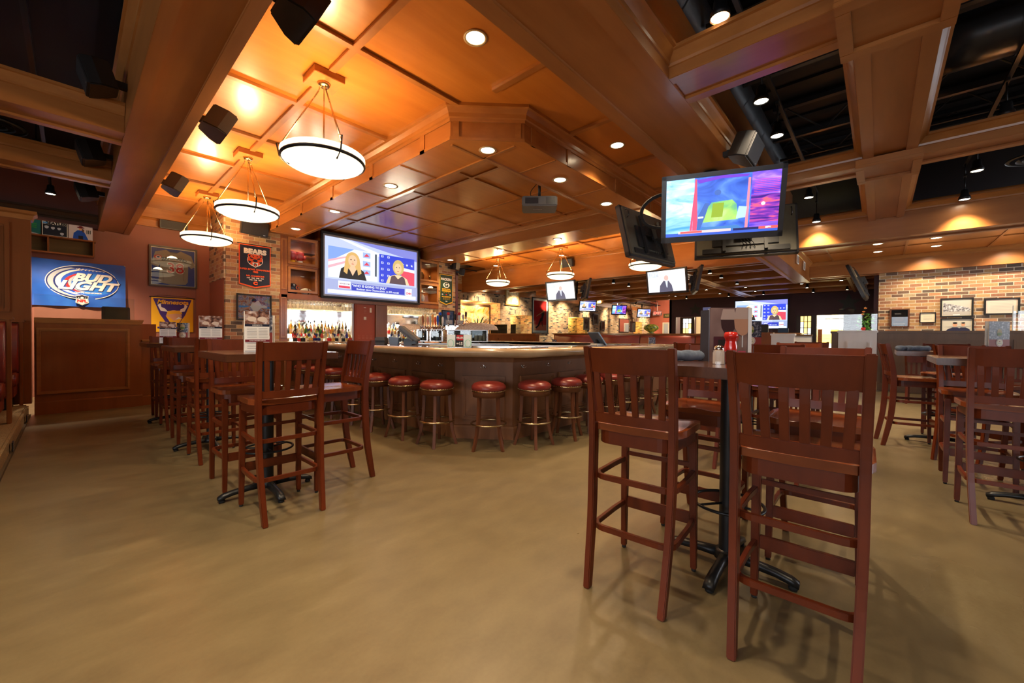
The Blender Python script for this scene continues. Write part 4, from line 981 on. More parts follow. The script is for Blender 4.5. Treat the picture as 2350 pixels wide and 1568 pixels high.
# televisions
def tv(name, label, w, h, loc, rz, tilt, draw, group=None, back=True, pole=None, fm=None):
    t = empty(name, label, 'television', loc, rz, group)
    M = Matrix.Rotation(tilt, 4, 'X'); fr = fm or pl('tv_bezel_grey', (.045, .045, .05), .3)
    b = .045; m = MB()
    for q in ((-w/2, -h/2, w/2, -h/2+b*1.3), (-w/2, h/2-b, w/2, h/2), (-w/2, -h/2, -w/2+b, h/2), (w/2-b, -h/2, w/2, h/2)): m.box((q[0], -.045, q[1]), (q[2], .02, q[3]), M=M)
    m.build('bezel', fr, t, bevel=.004)
    MB().box((-w/2+b*.6, -.03, -h/2+b*.6), (w/2-b*.6, .045, h/2-b*.6), M=M).build('back_cover', M_TVB, t, bevel=.006)
    if back:
        m = MB(); m.box((-w*.32, .045, -h*.30), (w*.32, .065, h*.12), M=M); m.box((-w*.42, .045, -h*.44), (w*.42, .060, -h*.34), M=M)
        for s in (-1, 1): m.box((s*w*.20-.02, .06, -h*.42), (s*w*.20+.02, .095, h*.34), M=M); 
        m.box((-w*.22, .09, -.05), (w*.22, .12, .07), M=M); m.box((-.09, .1, -.10), (.09, .18, .09), M=M)
        o = m.build('mount_plate', M_PLAS, t, bevel=.003)
        for s in (-1, 1): MB().tube([tuple(M @ Vector(p)) for p in ((s*w*.44, .05, h*.40), (s*w*.44, .085, h*.38), (s*w*.44, .085, h*.26), (s*w*.44, .05, h*.24))], .006, 6).build('carry_handle', M_IRON, t)
        m = MB()
        for k in range(4): m.tube([tuple(M @ Vector(p)) for p in ((-.12+k*.05, .07, -h*.38), (-.1+k*.04, .10, -h*.30), (-.02+k*.03, .12, -h*.15), (0, .13, 0))], .004, 5)
        m.build('cables', M_RUB, t)
    a = Art(); draw(a, w-2*b, h-2.3*b); o = a.build('screen_picture', K, t); o.matrix_basis = M @ Matrix.Translation((0, -.032, .006)); return t
def sports(a, w, h):
    s = .46
    def m(nm, stops, sc, st=(1, 1, 1), d=4): return MATS.get(nm) or noisy(nm, stops, sc, d, .3, 1.2, s, st)
    def R(x0, z0, x1, z1, mt): a.rect((x0-.5)*w, (z0-.5)*h, (x1-.5)*w, (z1-.5)*h, mt)
    def Q(pts, mt): a.poly([((x-.5)*w, (z-.5)*h) for x, z in pts], mt)
    lt = m('tv_ice_blur', [(.3, (.06, .28, .62)), (.5, (.30, .58, .85)), (.68, (.70, .82, .92))], 3, (1, 1, 3)); dk = m('tv_blue_blur', [(.3, (.02, .06, .35)), (.5, (.05, .14, .62)), (.7, (.14, .30, .85))], 3, (1, 1, 2)); mg = m('tv_magenta_blur', [(.35, (.03, .01, .18)), (.52, (.18, .03, .35)), (.68, (.75, .10, .15))], 4, (1, 1, 7)); vi = m('tv_violet_blur', [(.35, (.05, .03, .45)), (.6, (.22, .10, .85)), (.75, (.5, .3, 1))], 3, (1, 1, 4))
    gr = m('tv_green_blur', [(.3, (.06, .25, .30)), (.45, (.16, .42, .14)), (.58, (.32, .58, .12)), (.75, (.45, .60, .28))], 3)
    R(0, 0, 1, 1, dk); R(0, .05, .26, 1, lt); R(.76, .05, 1, 1, vi); R(.76, .16, 1, .62, mg); Q([(.25, .06), (.30, .06), (.28, .98), (.265, .98)], EM('rosebar', 240, 80, 110, s)); Q([(.245, .06), (.225, .06), (.27, .98), (.28, .98)], EM('rosebar', 240, 80, 110, s))
    Q([(.72, .06), (.745, .06), (.75, .92), (.73, .92)], EM('peachbar', 236, 130, 150, s)); Q([(.34, .22), (.66, .24), (.64, .50), (.60, .58), (.42, .56), (.36, .42)], gr)
    Q([(.42, .30), (.52, .30), (.53, .54), (.43, .54)], EM('lime', 160, 190, 60, s*.7)); Q([(.32, .10), (.36, .30), (.40, .55), (.36, .56), (.30, .34), (.29, .10)], EM('steelfig', 70, 100, 170, s)); R(.30, .30, .35, .33, EM('whitec', 225, 235, 250, s)); a.ell((.47-.5)*w, (.72-.5)*h, .03*w, .05*h, EM('steelfig', 70, 100, 170, s), 12)
    Q([(.64, .25), (.72, .26), (.73, .44), (.66, .46)], EM('icec', 170, 205, 245, s)); Q([(.34, .14), (.66, .14), (.70, .06), (.30, .06)], EM('slate', 70, 120, 180, s)); a.ell((.865-.5)*w, (.47-.5)*h, .018*w, .03*h, EM('whitec', 225, 235, 250, s), 10)
    Q([(.30, .90), (.5, .95), (.72, .94), (.74, .98), (.5, 1.0), (.28, .96)], EM('violetbar', 110, 60, 190, s))
    R(0, 0, 1, .06, EM('lowerblue', 60, 90, 190, s)); R(.12, .045, .60, .09, EM('ticker', 236, 190, 190, s)); R(.14, .05, .34, .085, EM('tickred', 226, 90, 90, s)); R(.62, .045, .84, .085, EM('tickdark', 40, 40, 90, s)); R(.84, .045, 1, .09, EM('tickred', 226, 90, 90, s)); a.text('ESPN', (.92-.5)*w, (.068-.5)*h, .038*h, EM('whitec', 225, 235, 250, s), .001)
    for i in range(9): R(.78, .64+i*.028, .99, .645+i*.028, EM('rosebar', 240, 80, 110, s))
def suit(a, w, h):
    s = .36
    bgm = MATS.get('tv_white_blur') or noisy('tv_white_blur', [(.3, (.62, .74, .90)), (.5, (.86, .92, .98)), (.7, (1, 1, 1))], 2.5, 3, .3, 1, s, (1, 1, 3))
    a.rect(-w/2, -h/2, w/2, h/2, bgm); a.rect(-w*.5, h*.2, -w*.2, h*.5, MATS.get('tv_blue_lines') or noisy('tv_blue_lines', [(.3, (.25, .40, .62)), (.6, (.55, .68, .85)), (.8, (.9, .95, 1))], 8, 4, .3, .5, s, (6, 1, 1)))
    a.poly([(-w*.20, -h*.5), (-w*.18, -h*.2), (-w*.08, .02*h), (w*.06, .02*h), (w*.14, -h*.2), (w*.17, -h*.5)], EM('charcoal', 92, 90, 110, s)); a.poly([(-.03*w, .02*h), (.04*w, .02*h), (.02*w, -.3*h), (0, -.3*h)], EM('shirt', 220, 228, 245, s)); a.ell(.005*w, .15*h, .06*w, .13*h, EM('suitskin', 226, 186, 176, s), 16)
    for k in range(5): a.rect(-w*.24+k*.01*w, h*(.26-k*.06), -w*.04, h*(.28-k*.06), EM('skinblur', 232, 206, 204, s))
def news2(a, w, h): newsart(a, w, h, .52)
clus = empty('television_mount', 'black pole and bracket holding the television cluster below the wide beam', 'tv mount', (5.17, 1.52, 2.5))
MB().tube([(0, 0, .68), (0, 0, -.1)], .035, 14).build('pole', M_IRON, clus); MB().lathe([(0, .60), (.09, .60), (.09, .66), (0, .66)], 20).build('ceiling_flange', M_IRON, clus)
MB().tube(smoothp([(-.05, .15, .45), (-.30, .50, .42), (-.42, .66, .25), (-.36, .60, .05), (-.1, .2, 0)], 4), .022, 8).build('cable_hose', M_RUB, clus)
m = MB()
for q in ((-.55, -.22, .06), (.55, -.1, .0), (.05, .50, 0)): m.tube([(0, 0, q[2]), q], .022, 8)
m.build('mount_arm', M_IRON, clus)
def facing(n): return math.atan2(n[1], n[0])+PI/2      # local -Y turned towards n
tv('wall_television', 'large tilted television hanging above the near tables, bright blue sports picture', 1.09, .655, (4.35, 1.185, 2.49), facing((-.92, -.39)), R_(14), sports, 'television cluster')
tv('wall_television', 'television of the cluster turned away at left, its grey back and bracket in view', 1.15, .69, (5.24, 2.32, 2.52), facing((.12, .99)), R_(14), sports, 'television cluster')
tv('wall_television', 'television of the cluster turned away, its back hanging below the large screen', 1.20, .69, (6.10, 1.36, 2.60), facing((.95, .30)), R_(14), suit, 'television cluster')
BZ = pl('tv_bezel_black', (.015, .015, .018), .25)
tv('wall_television', 'hanging television with a man in a suit, left one below the distant pendant', 1.13, .66, (11.0, 7.83, 2.70), R_(-90+4), R_(12), suit, 'distant hanging televisions', fm=BZ)
tv('wall_television', 'hanging television with a man in a suit, right one below the television cluster', 1.13, .68, (11.0, 4.31, 2.72), R_(-90-3), R_(12), suit, 'distant hanging televisions')
tv('wall_television', 'television seen edge on beside the left hanging screen', 1.0, .66, (11.3, 7.05, 2.70), R_(40), R_(10), suit, 'distant hanging televisions', fm=BZ)
tv('wall_television', 'television seen edge on beside the right hanging screen', 1.0, .68, (11.3, 3.62, 2.72), R_(24), R_(10), suit, 'distant hanging televisions')
for y, n_ in ((7.4, 'left'), (3.95, 'right')): tag(MB().tube([(11.3, y, 3.0), (11.3, y, 2.6)], .03, 10).build('ceiling_pole', M_IRON), 'black pole between the two %s hanging televisions' % n_, 'tv mount')
tv('wall_television', 'first small television high on the hall brick wall, news picture', 1.0, .62, (19.55, 12.1, 2.90), R_(-38), R_(14), news2, 'small hall televisions', fm=BZ, back=False)
tv('wall_television', 'middle small television high on the hall brick wall, blue and green picture', 1.0, .62, (23.25, 12.1, 2.89), R_(-38), R_(14), sports, 'small hall televisions', fm=BZ, back=False)
tv('wall_television', 'farthest small television high on the hall brick wall, news picture', 1.0, .62, (26.85, 12.1, 2.87), R_(-38), R_(14), news2, 'small hall televisions', fm=BZ, back=False)
for x, n_ in ((19.6, 'first'), (23.3, 'middle'), (26.9, 'farthest')): tag(MB().tube([(x, 12.25, 3.5), (x, 12.25, 2.9)], .04, 8).build('ceiling_pole', M_IRON), 'black drop pole above the %s small hall television' % n_, 'tv mount')
tag(MB().tube([(10.4, .23, 3.25), (10.7, .15, 2.6), (10.9, .08, 1.9)], .09, 4).build('edge_on_television', BZ), 'two dark televisions seen edge on before the brick wall', 'television') if False else None
tv('wall_television', 'dark television seen edge on beside the left end of the right brick wall', 1.1, .9, (13.6, .42, 2.62), R_(178), R_(22), suit, fm=BZ)
# projector under the soffit
pj = empty('projector', 'grey ceiling projector hanging in the recess over the bar', 'projector', (4.98, 3.98, 3.25), R_(-50))
MB().box((-.27, -.20, -.075), (.27, .20, .075)).build('body', M_GREY, pj, bevel=.015)
m = MB()
for k in range(7): m.box((.10+k*.02, -.203, -.05), (.11+k*.02, -.198, .05)); m.box((.268, -.15+k*.02, -.05), (.273, -.14+k*.02, .05))
m.build('vents', M_PLAS, pj); MB().box((-.22, -.205, -.045), (-.02, -.198, .045)).build('port_panel', M_PLAS, pj); MB().box((-.10, -.02, -.077), (.04, .0, -.074)).build('badge', M_STEEL, pj)
MB().tube([(0, 0, .075), (0, 0, .48)], .022, 10).build('mount_pole', M_IRON, pj); MB().tube(smoothp([(-.1, .05, .08), (-.14, .02, .2), (-.05, .0, .32), (0, 0, .40)], 4), .006, 6).build('cable', M_RUB, pj)
# ================================================================== BOOTHS ON THE LEFT
bw = empty('booth_wall', 'brown panelled half wall below the blue flag, beside the steps', 'half wall', (.2, 8.8, 0))
MB().box((-.54, 0, 0), (.575, .16, 1.36)).build('body', W_PNL, bw)
sweep([(-.54, 0), (.575, 0), (.575, .16)], [(0, 0), (.018, 0), (.018, .17), (.012, .185), (0, .185)]).build('baseboard', W_PNL, bw)
MB().box((-.54, -.03, 1.36), (.605, .19, 1.385)).build('cap_rail', W_TRIM, bw, bevel=.004)
sweep([(-.54, 0), (.575, 0), (.575, .16)], [(0, -.05), (.01, -.05), (.02, -.01), (.02, 0), (0, 0)], 1.36).build('cap_moulding', W_TRIM, bw)
def molding(par, x0, x1, z0, z1, y, w=.028, d=.018, mat=None, nm='raised_panel'):
    m = MB()
    for q in ((x0, z0, x1, z0+w), (x0, z1-w, x1, z1), (x0, z0+w, x0+w, z1-w), (x1-w, z0+w, x1, z1-w)): m.box((q[0], y-d, q[1]), (q[2], y, q[3]))
    for q in ((x0+w, z0+w, x1-w, z0+w*1.5), (x0+w, z1-w*1.5, x1-w, z1-w), (x0+w, z0+w*1.5, x0+w*1.5, z1-w*1.5), (x1-w*1.5, z0+w*1.5, x1-w, z1-w*1.5)): m.box((q[0], y-d*.5, q[1]), (q[2], y, q[3]))
    return m.build(nm, mat or W_TRIM, par, bevel=.002)
molding(bw, -.52, .44, .29, 1.24, 0)
g = MB().box((-.54, .07, 1.385), (.50, .078, 1.72)).build('glass_panel', M_PANE, bw)
pc = empty('booth_post', 'tall brown panelled booth divider at the left edge', 'booth divider', (-.4, 8.8, 0))
MB().box((-6.4, 0, .17), (.035, .2, 2.84)).build('body', W_PNL, pc)
sweep([(-6.4, 0), (.035, 0), (.035, .2)], [(0, -.10), (.015, -.10), (.03, -.04), (.06, -.02), (.06, .02), (0, .02)], 2.84).build('cap_moulding', W_TRIM, pc)
for a, b in ((-1.0, -.15), (-2.1, -1.2), (-3.2, -2.3)): molding(pc, a, b, 1.45, 2.68, 0, .045, .03, W_PNL); molding(pc, a, b, .3, 1.30, 0, .045, .03, W_PNL)
def booth(label, y, x1=-.44, zt=1.34):
    t = empty('booth_bench', label, 'booth bench', (x1, y, .17), group='oxblood booth benches')
    L = 1.5; zt -= .17
    m = MB(); n = 10; rings = []
    for i in range(n+1):
        z = .46+(zt-.05-.46)*i/n; b = .05*math.sin(PI*i/n)**.5 if 0 < i < n else 0
        rings.append([(-L, -.06-b-.05*(1-i/n), z), (-.05, -.06-b-.05*(1-i/n), z), (-.03, -.03-.05*(1-i/n), z), (-.03, .02, z), (-L, .02, z)])
    m.loft(rings, None, True).build('back_cushion', M_LEA, t, bevel=0)
    m = MB(); rings = []
    for k, (yy, zz) in enumerate(((-.06, .30), (-.50, .30), (-.545, .33), (-.56, .38), (-.545, .43), (-.49, .465), (-.3, .475), (-.06, .46))): rings.append((yy, zz))
    m.loft([[(x, a*(1 if abs(x+.03) > .001 else .97), z*(1 if x < -.04 else 1)) for a, z in rings] for x in (-L, -.07, -.03)], None, True).build('seat_cushion', M_LEA, t, bevel=.012)
    MB().box((-L, -.53, .16), (-.045, -.0, .30)).build('apron', M_LEA, t, bevel=.012)
    MB().box((-L, -.44, 0), (-.08, 0, .16)).build('toe_kick', M_BLK, t)
    MB().box((-.03, -.035, 0), (.005, .07, zt)).build('end_panel', W_PNL, t, bevel=.006); MB().box((-L, -.06, zt-.03), (.025, .08, zt)).build('top_rail', W_PNL, t, bevel=.006)
    return t
booth('oxblood booth bench against the tall booth divider', 8.70)
booth('oxblood booth bench nearer the camera at the left edge, its back cushion in view', 7.05)
booth('booth bench at the left picture edge, only its seat corner in view', 5.95, -.62, .72) if False else None
bs = empty('booth_bench', 'booth bench at the left picture edge, only its rounded front corner in view', 'booth bench', (-.50, 5.55, .17), group='oxblood booth benches')
MB().box((-1.4, -.0, .30), (-.0, .50, .46)).build('seat_cushion', M_LEA, bs, bevel=.05); MB().box((-1.4, .0, .14), (-.01, .47, .30)).build('apron', M_LEA, bs, bevel=.01); MB().box((-1.4, -.05, .0), (-.04, .40, .14)).build('toe_kick', M_BLK, bs)
bt_ = empty('booth_table', 'small booth table end at the left picture edge', 'table', (-.62, 6.4, .17)); MB().box((-1.2, -.3, .70), (0, .25, .74)).build('tabletop', W_TBL, bt_, bevel=.005); MB().box((-.7, -.04, 0), (-.62, .04, .70)).build('post', M_IRON, bt_)
for y in (7.95, 6.1):  # louvred vents in the riser, they give no light
    t = empty('step_vent', 'small dark step vent in the carpeted riser, %s' % ('near the booth wall' if y > 7 else 'nearer the camera'), 'step vent', (-.372, y, .085))
    MB().box((-.004, -.055, -.045), (.006, .055, .045)).build('cover', M_PLAS, t, bevel=.002); m = MB()
    for k in range(5): m.box((.006, -.045, -.035+k*.016), (.008, .045, -.028+k*.016))
    m.build('louvres', M_GREY, t)
# second half wall (with ledge) behind the left tables and the box on the booth wall
hw = empty('ledge_wall', 'low brown wall with a ledge behind the left high tables', 'half wall', (.78, 8.86, 0))
MB().box((0, 0, 0), (2.0, .12, 1.04)).build('body', W_PNL, hw); MB().box((0, -.12, 1.04), (2.0, .14, 1.07)).build('ledge', W_TRIM, hw, bevel=.004); sweep([(0, 0), (2, 0)], [(0, 0), (.016, 0), (.016, .14), (0, .15)]).build('baseboard', W_PNL, hw)
molding(hw, .12, .75, .3, .88, 0); molding(hw, .95, 1.85, .3, .88, 0)
bx_ = empty('terminal_screen', 'dark screen seen through the glass above the booth wall', 'monitor', (.52, 9.4, 1.40)); MB().cb((0, 0, .08), (.34, .05, .26), M=Matrix.Rotation(-.2, 4, 'X')).build('housing', M_PLAS, bx_, bevel=.01); MB().cb((0, 0, -.05), (.12, .12, .03)).build('stand', M_PLAS, bx_)
MB().box((-.14, -.034, -.02), (.14, -.03, .18), M=Matrix.Rotation(-.2, 4, 'X')).build('screen', pl('dim_screen', (.03, .04, .03), .2), bx_)
tag(MB().box((-.2, 9.2, 0), (1.0, 9.6, 1.33)).build('service_stand', W_PNL), 'brown service stand behind the booth wall glass', 'stand')
# ================================================================== BACK BAR
Yb = 10.0
cab = empty('trophy_cabinet', 'brown trophy cabinet with two glass doors left of the projection screen', 'cabinet', (3.2, Yb, 0))
def cabinet_box(par, x0, x1, z0, z1, d=.42, ts=.03, mid=None):
    m = MB(); m.box((x0, 0, z0), (x0+ts, d, z1)); m.box((x1-ts, 0, z0), (x1, d, z1)); m.box((x0, 0, z0), (x1, d, z0+ts)); m.box((x0, 0, z1-ts), (x1, d, z1)); m.box((x0, d-.02, z0), (x1, d, z1))
    if mid: m.box((x0, 0, mid-.02), (x1, d, mid+.02))
    return m.build('carcass', W_PNL, par)
def glass_door(par, x0, x1, z0, z1, w=.055, knob=1):
    m = MB()
    for q in ((x0, z0, x1, z0+w), (x0, z1-w, x1, z1), (x0, z0+w, x0+w, z1-w), (x1-w, z0+w, x1, z1-w)): m.box((q[0], -.025, q[1]), (q[2], 0, q[3]))
    d = m.build('door', W_TRIM, par, bevel=.004)
    MB().add([(x0+w, -.01, z0+w), (x1-w, -.01, z0+w), (x1-w, -.01, z1-w), (x0+w, -.01, z1-w)], [(0, 1, 2, 3)]).build('pane', M_PANE, d)
    kx = x1-w/2 if knob > 0 else x0+w/2
    MB().lathe([(0, .012), (.008, .010), (.010, .004), (.006, -.002), (0, -.002)], 12, M=Matrix.Translation((kx, -.03, (z0+z1)/2)) @ Matrix.Rotation(PI/2, 4, 'X')).build('knob', M_CHROME, d)
cabinet_box(cab, .0, .86, 2.09, 3.43, mid=2.76)
glass_door(cab, .155, .81, 2.79, 3.41); glass_door(cab, .155, .81, 2.15, 2.73)
m = MB(); m.box((0, -.005, 2.09), (.15, .02, 3.43)); m.build('stile', W_PNL, cab)
molding(cab, .02, .13, 2.2, 3.35, -.004, .02, .012); 
MB().box((-.02, -.02, .9), (.14, .42, 2.09)).build('side_pilaster', W_PNL, cab); molding(cab, .0, .12, 1.1, 2.02, -.02, .02, .012)
MB().box((.16, .03, 3.09), (.8, .38, 3.095)).build('glass_shelf', M_PANE, cab)
hdr = empty('back_bar_header', 'brown wooden beam under the projection screen', 'panelling', (3.2, Yb, 0))
MB().box((.01, -.02, 1.99), (4.41, .42, 2.09)).build('beam', W_PNL, hdr, bevel=.004); MB().box((.86, .05, 2.09), (3.70, .42, 3.70)).build('backing', W_PNL, hdr)
cab2 = empty('trophy_cabinet', 'brown trophy cabinet with two glass doors right of the projection screen', 'cabinet', (6.90, Yb, 0))
cabinet_box(cab2, .0, .72, 2.09, 3.43, mid=2.76); glass_door(cab2, .02, .70, 2.79, 3.41, knob=-1); glass_door(cab2, .02, .70, 2.13, 2.73, knob=-1)
spot('cabinet_puck', (3.7, 10.15, 3.38), (3.7, 10.2, 2.8), 5, WARM2, 120, .02); spot('cabinet_puck', (7.25, 10.15, 3.38), (7.25, 10.2, 2.8), 5, WARM2, 120, .02); spot('cabinet_puck', (3.7, 10.15, 2.73), (3.7, 10.2, 2.1), 2.5, WARM2, 120, .02); spot('cabinet_puck', (7.25, 10.15, 2.73), (7.25, 10.2, 2.1), 4, WARM2, 120, .02)
# trophies
def glove(x, z, rz, lb):
    t = empty('boxing_glove', lb, 'boxing glove', (x, 10.17, z), rz, 'red boxing gloves in the cabinet')
    RDG = pl('red_glove', (.42, .02, .02), .3)
    MB().lathe([(0, .33), (.05, .325), (.085, .29), (.098, .24), (.09, .19), (.07, .14), (.058, .11)], 20).build('mitt', RDG, t).scale = (1, .8, 1)
    MB().lathe([(.058, .11), (.062, .06), (.06, 0), (0, 0)], 20).build('cuff', WH if lb.startswith('right') else YL, t)
    MB().lathe([(0, .10), (.03, .09), (.036, .05), (.03, 0), (0, -.01)], 12, M=Matrix.Translation((.075, -.05, .14)) @ Matrix.Rotation(.3, 4, 'Y')).build('thumb', RDG, t)
glove(3.51, 2.80, .3, 'left red boxing glove in the upper left trophy cabinet'); glove(3.68, 2.80, -.2, 'right red boxing glove in the upper left trophy cabinet')
hm = empty('football_helmet', 'dark football helmet with an orange C behind the lower left cabinet door', 'football helmet', (3.52, 10.2, 2.12), R_(25))
m = MB(); m.lathe([(0, .26), (.06, .25), (.105, .21), (.125, .15), (.12, .08), (.10, .03), (.085, 0)], 24); m.build('shell', pl('navy_gloss', (.008, .01, .025), .12), hm)
for z in (.03, .08): MB().tube([(.10*math.cos(R_(a)), .10*math.sin(R_(a))-.02, z) for a in range(-170, -9, 20)], .005, 6).build('face_bar', P('face_guard', 26, 30, 50), hm)
a = Art(); a.text('C', 0, 0, .12, OR, .006, 0, 1.2); o = a.build('emblem', K, hm); o.location = (0.02, -.135, .15)
fb = empty('football', 'white panelled football lying in the lower left trophy cabinet', 'football', (3.80, 10.13, 2.20)); 
fbm = [(0, .15), (.03, .13), (.055, .09), (.075, .04), (.08, 0), (.075, -.04), (.055, -.09), (.03, -.13), (0, -.15)]
MB().lathe(fbm, 20, M=Matrix.Rotation(PI/2, 4, 'Y')).build('body', P('football_white', 224, 214, 196), fb); MB().lathe([(.076, .045), (.0785, .035), (.077, .02)], 20, M=Matrix.Rotation(PI/2, 4, 'Y')).build('stripe', BRN, fb)
tr = empty('trophy_plate', 'round bronze plate in the upper right trophy cabinet', 'trophy', (7.1, 10.2, 2.80)); MB().lathe([(0, .02), (.10, .018), (.13, .0), (.14, -.01), (0, -.01)], 28, M=Matrix.Translation((0, 0, .17)) @ Matrix.Rotation(PI/2, 4, 'X')).build('plate', pl('bronze', (.22, .12, .05), .35, 1), tr); MB().box((-.04, -.03, 0), (.04, .04, .04)).build('stand', W_PNL, tr)
t2 = empty('trophy_figure', 'small dark trophy figure in the upper right trophy cabinet', 'trophy', (7.40, 10.15, 2.80)); MB().lathe([(.06, 0), (.06, .03), (.02, .05), (.018, .09), (.04, .13), (.045, .17), (.02, .2), (0, .21)], 14).build('figure', pl('bronze', (.22, .12, .05), .35, 1), t2)
f2 = empty('football', 'pale signed football standing in the lower right trophy cabinet', 'football', (7.12, 10.15, 2.29)); MB().lathe(fbm, 20).build('body', P('football_white', 224, 214, 196), f2); MB().lathe([(.05, -.135), (.055, -.16), (.0, -.16)], 16).build('tee', K, f2)
MB().lathe([(.09, .155), (.1, .17), (.02, .20), (0, .26)], 16).build('cap', P('football_white', 224, 214, 196), f2)
# mirrors, locker, lit shelves
mr = empty('bar_mirror', 'left back bar mirror behind the bottles', 'mirror', (4.14, 10.40, 1.5)); MB().box((-.80, 0, -.55), (.78, .02, .49)).build('glass', M_MIR, mr); MB().box((.78, -.3, -.55), (.83, .02, .49)).build('edge_strip', pl('pale_metal_strip', (.6, .62, .62), .4), mr)
mr2 = empty('bar_mirror', 'right back bar mirror behind the beer taps', 'mirror', (6.78, 10.40, 1.5)); MB().box((-.84, 0, -.55), (.82, .02, .49)).build('glass', M_MIR, mr2); MB().box((-.88, -.3, -.55), (-.84, .02, .49)).build('edge_strip', pl('pale_metal_strip', (.6, .62, .62), .4), mr2)
lk = empty('metal_locker', 'rust red metal locker between the two back bar mirrors', 'locker', (5.28, 10.1, .92))
M_LKR = pl('rust_locker_paint', (.42, .085, .035), .5, spec=.3)
MB().box((-.29, 0, 0), (.29, .3, 1.07)).build('body', M_LKR, lk, bevel=.006); MB().box((-.25, -.012, .10), (.25, 0, 1.05)).build('door', M_LKR, lk, bevel=.004)
m = MB()
for r in range(3):
    for c in range(4): m.box((-.20+c*.11, -.02, .16+r*.035), (-.13+c*.11, -.010, .166+r*.035))
for r in range(3): m.box((-.04, -.02, .84+r*.035), (.03, -.010, .846+r*.035))
m.build('louvre', P('locker_louvre', 200, 120, 90), lk); m = MB(); m.box((-.04, -.018, .66), (.03, -.01, .74)); m.box((.13, -.018, .86), (.18, -.01, .98)); m.box((-.04, -.018, .97), (.02, -.01, .99)); m.build('label_plate', CRE, lk)
tag(MB().box((5.575, 10.06, .92), (5.915, 10.4, 1.99)).build('wood_panel', W_PNL), 'reddish brown wooden panel right of the metal locker', 'panelling')
cnt = empty('back_counter', 'stainless back bar counter below the bottles', 'counter', (3.2, 10.0, 0)); MB().box((0, -.25, 0), (4.42, .40, .90)).build('cupboard', W_BAR, cnt); MB().box((0, -.28, .90), (4.42, .40, .94)).build('worktop', M_STEEL, cnt, bevel=.005)
M_LIT = emis('lit_shelf_glow', (1, .86, .62), 3.0)
def tier(x0, x1, lb):
    t = empty('lit_bottle_shelf', lb, 'bottle shelf', (x0, 10.0, .94))
    for k in range(3): MB().box((0, -.08+k*.12, 0), (x1-x0, .04+k*.12, .03+k*.11)).build('step', pl('frosted_step', (.7, .7, .66), .4), t)
    for k in range(1, 3): MB().box((.01, -.084+k*.12, .03+(k-1)*.11+.02), (x1-x0-.01, -.081+k*.12, .03+k*.11-.01)).build('light_strip', M_LIT, t)
    for i in range(3): plight('shelf_light', (x0+(x1-x0)*(i+.5)/3, 10.33, 1.45), 6, (1, .88, .65), .05)
tier(3.40, 4.90, 'lit stepped bottle shelf under the left hanging glasses'); tier(5.98, 7.0, 'lit stepped bottle shelf behind the register')
# bottles
def glassc(nm, c): return pl('bottle_'+nm, c, .06, trans=.6 if nm in ('clear', 'pale', 'gold', 'green', 'blue', 'lime') else 0, spec=.8, coat=.3)
BC = [('clear', (.55, .58, .56)), ('amber', (.50, .22, .04)), ('gold', (.65, .42, .08)), ('green', (.03, .28, .06)), ('blue', (.02, .05, .45)), ('red', (.40, .04, .03)), ('dark', (.03, .025, .02)), ('pale', (.72, .66, .48)), ('rose', (.55, .22, .16)), ('lime', (.35, .50, .10))]
BPROF = [[(0, 0), (.036, 0), (.038, .01), (.038, .17), (.030, .20), (.014, .225), (.013, .29), (0, .29)], [(0, 0), (.042, 0), (.044, .02), (.044, .12), (.035, .16), (.015, .19), (.014, .24), (0, .24)], [(0, 0), (.032, 0), (.034, .01), (.034, .20), (.022, .23), (.013, .26), (.012, .33), (0, .33)], [(0, 0), (.040, 0), (.048, .05), (.046, .10), (.030, .15), (.014, .19), (.014, .25), (0, .25)]]
bproto = {}
LBLM = [WH, CRE, K, P('label_gold', 200, 160, 80), RD, BLD]
ords = ['first', 'second', 'third', 'fourth', 'fifth', 'sixth', 'seventh', 'eighth', 'ninth', 'tenth', 'eleventh', 'twelfth', 'thirteenth', 'fourteenth', 'fifteenth', 'sixteenth', 'seventeenth', 'eighteenth']
def bottle(x, y, z, ci, pi, li, label, group):
    key = (ci, pi, li)
    if key not in bproto:
        pr = BPROF[pi]; nm, c = BC[ci]
        b = MB().lathe(pr, 16).mesh('bottle', glassc(nm, c)); H = pr[-1][1]; r = pr[2][0]
        l = MB().lathe([(r+.0008, .035), (r+.0012, .04), (r+.0012, .115), (r+.0008, .12)], 16).mesh('label_band', LBLM[li])
        k = MB().lathe([(.0155, H-.045), (.0155, H+.004), (0, H+.004)], 12).mesh('cap', K if ci % 2 else P('cap_silver', 190, 190, 190)); pour = MB().tube([(0, 0, H), (.0, 0, H+.03), (.012, 0, H+.05)], .004, 6).mesh('pourer', M_CHROME)
        bproto[key] = (b, l, k, pour)
    t = empty('bottle', label, 'bottle', (x, y, z), random.uniform(0, 6), group)
    for nm2, me in zip(('glass', 'label_band', 'cap', 'pourer'), bproto[key]):
        o = bpy.data.objects.new(nm2, me); COL.objects.link(o); o.parent = t
rnd = random.Random(3)
COLN = {'clear': 'clear', 'amber': 'amber', 'gold': 'golden', 'green': 'green', 'blue': 'cobalt blue', 'red': 'red', 'dark': 'dark', 'pale': 'pale yellow', 'rose': 'rose', 'lime': 'lime green'}
rown = {0: 'front', 1: 'middle', 2: 'back'}
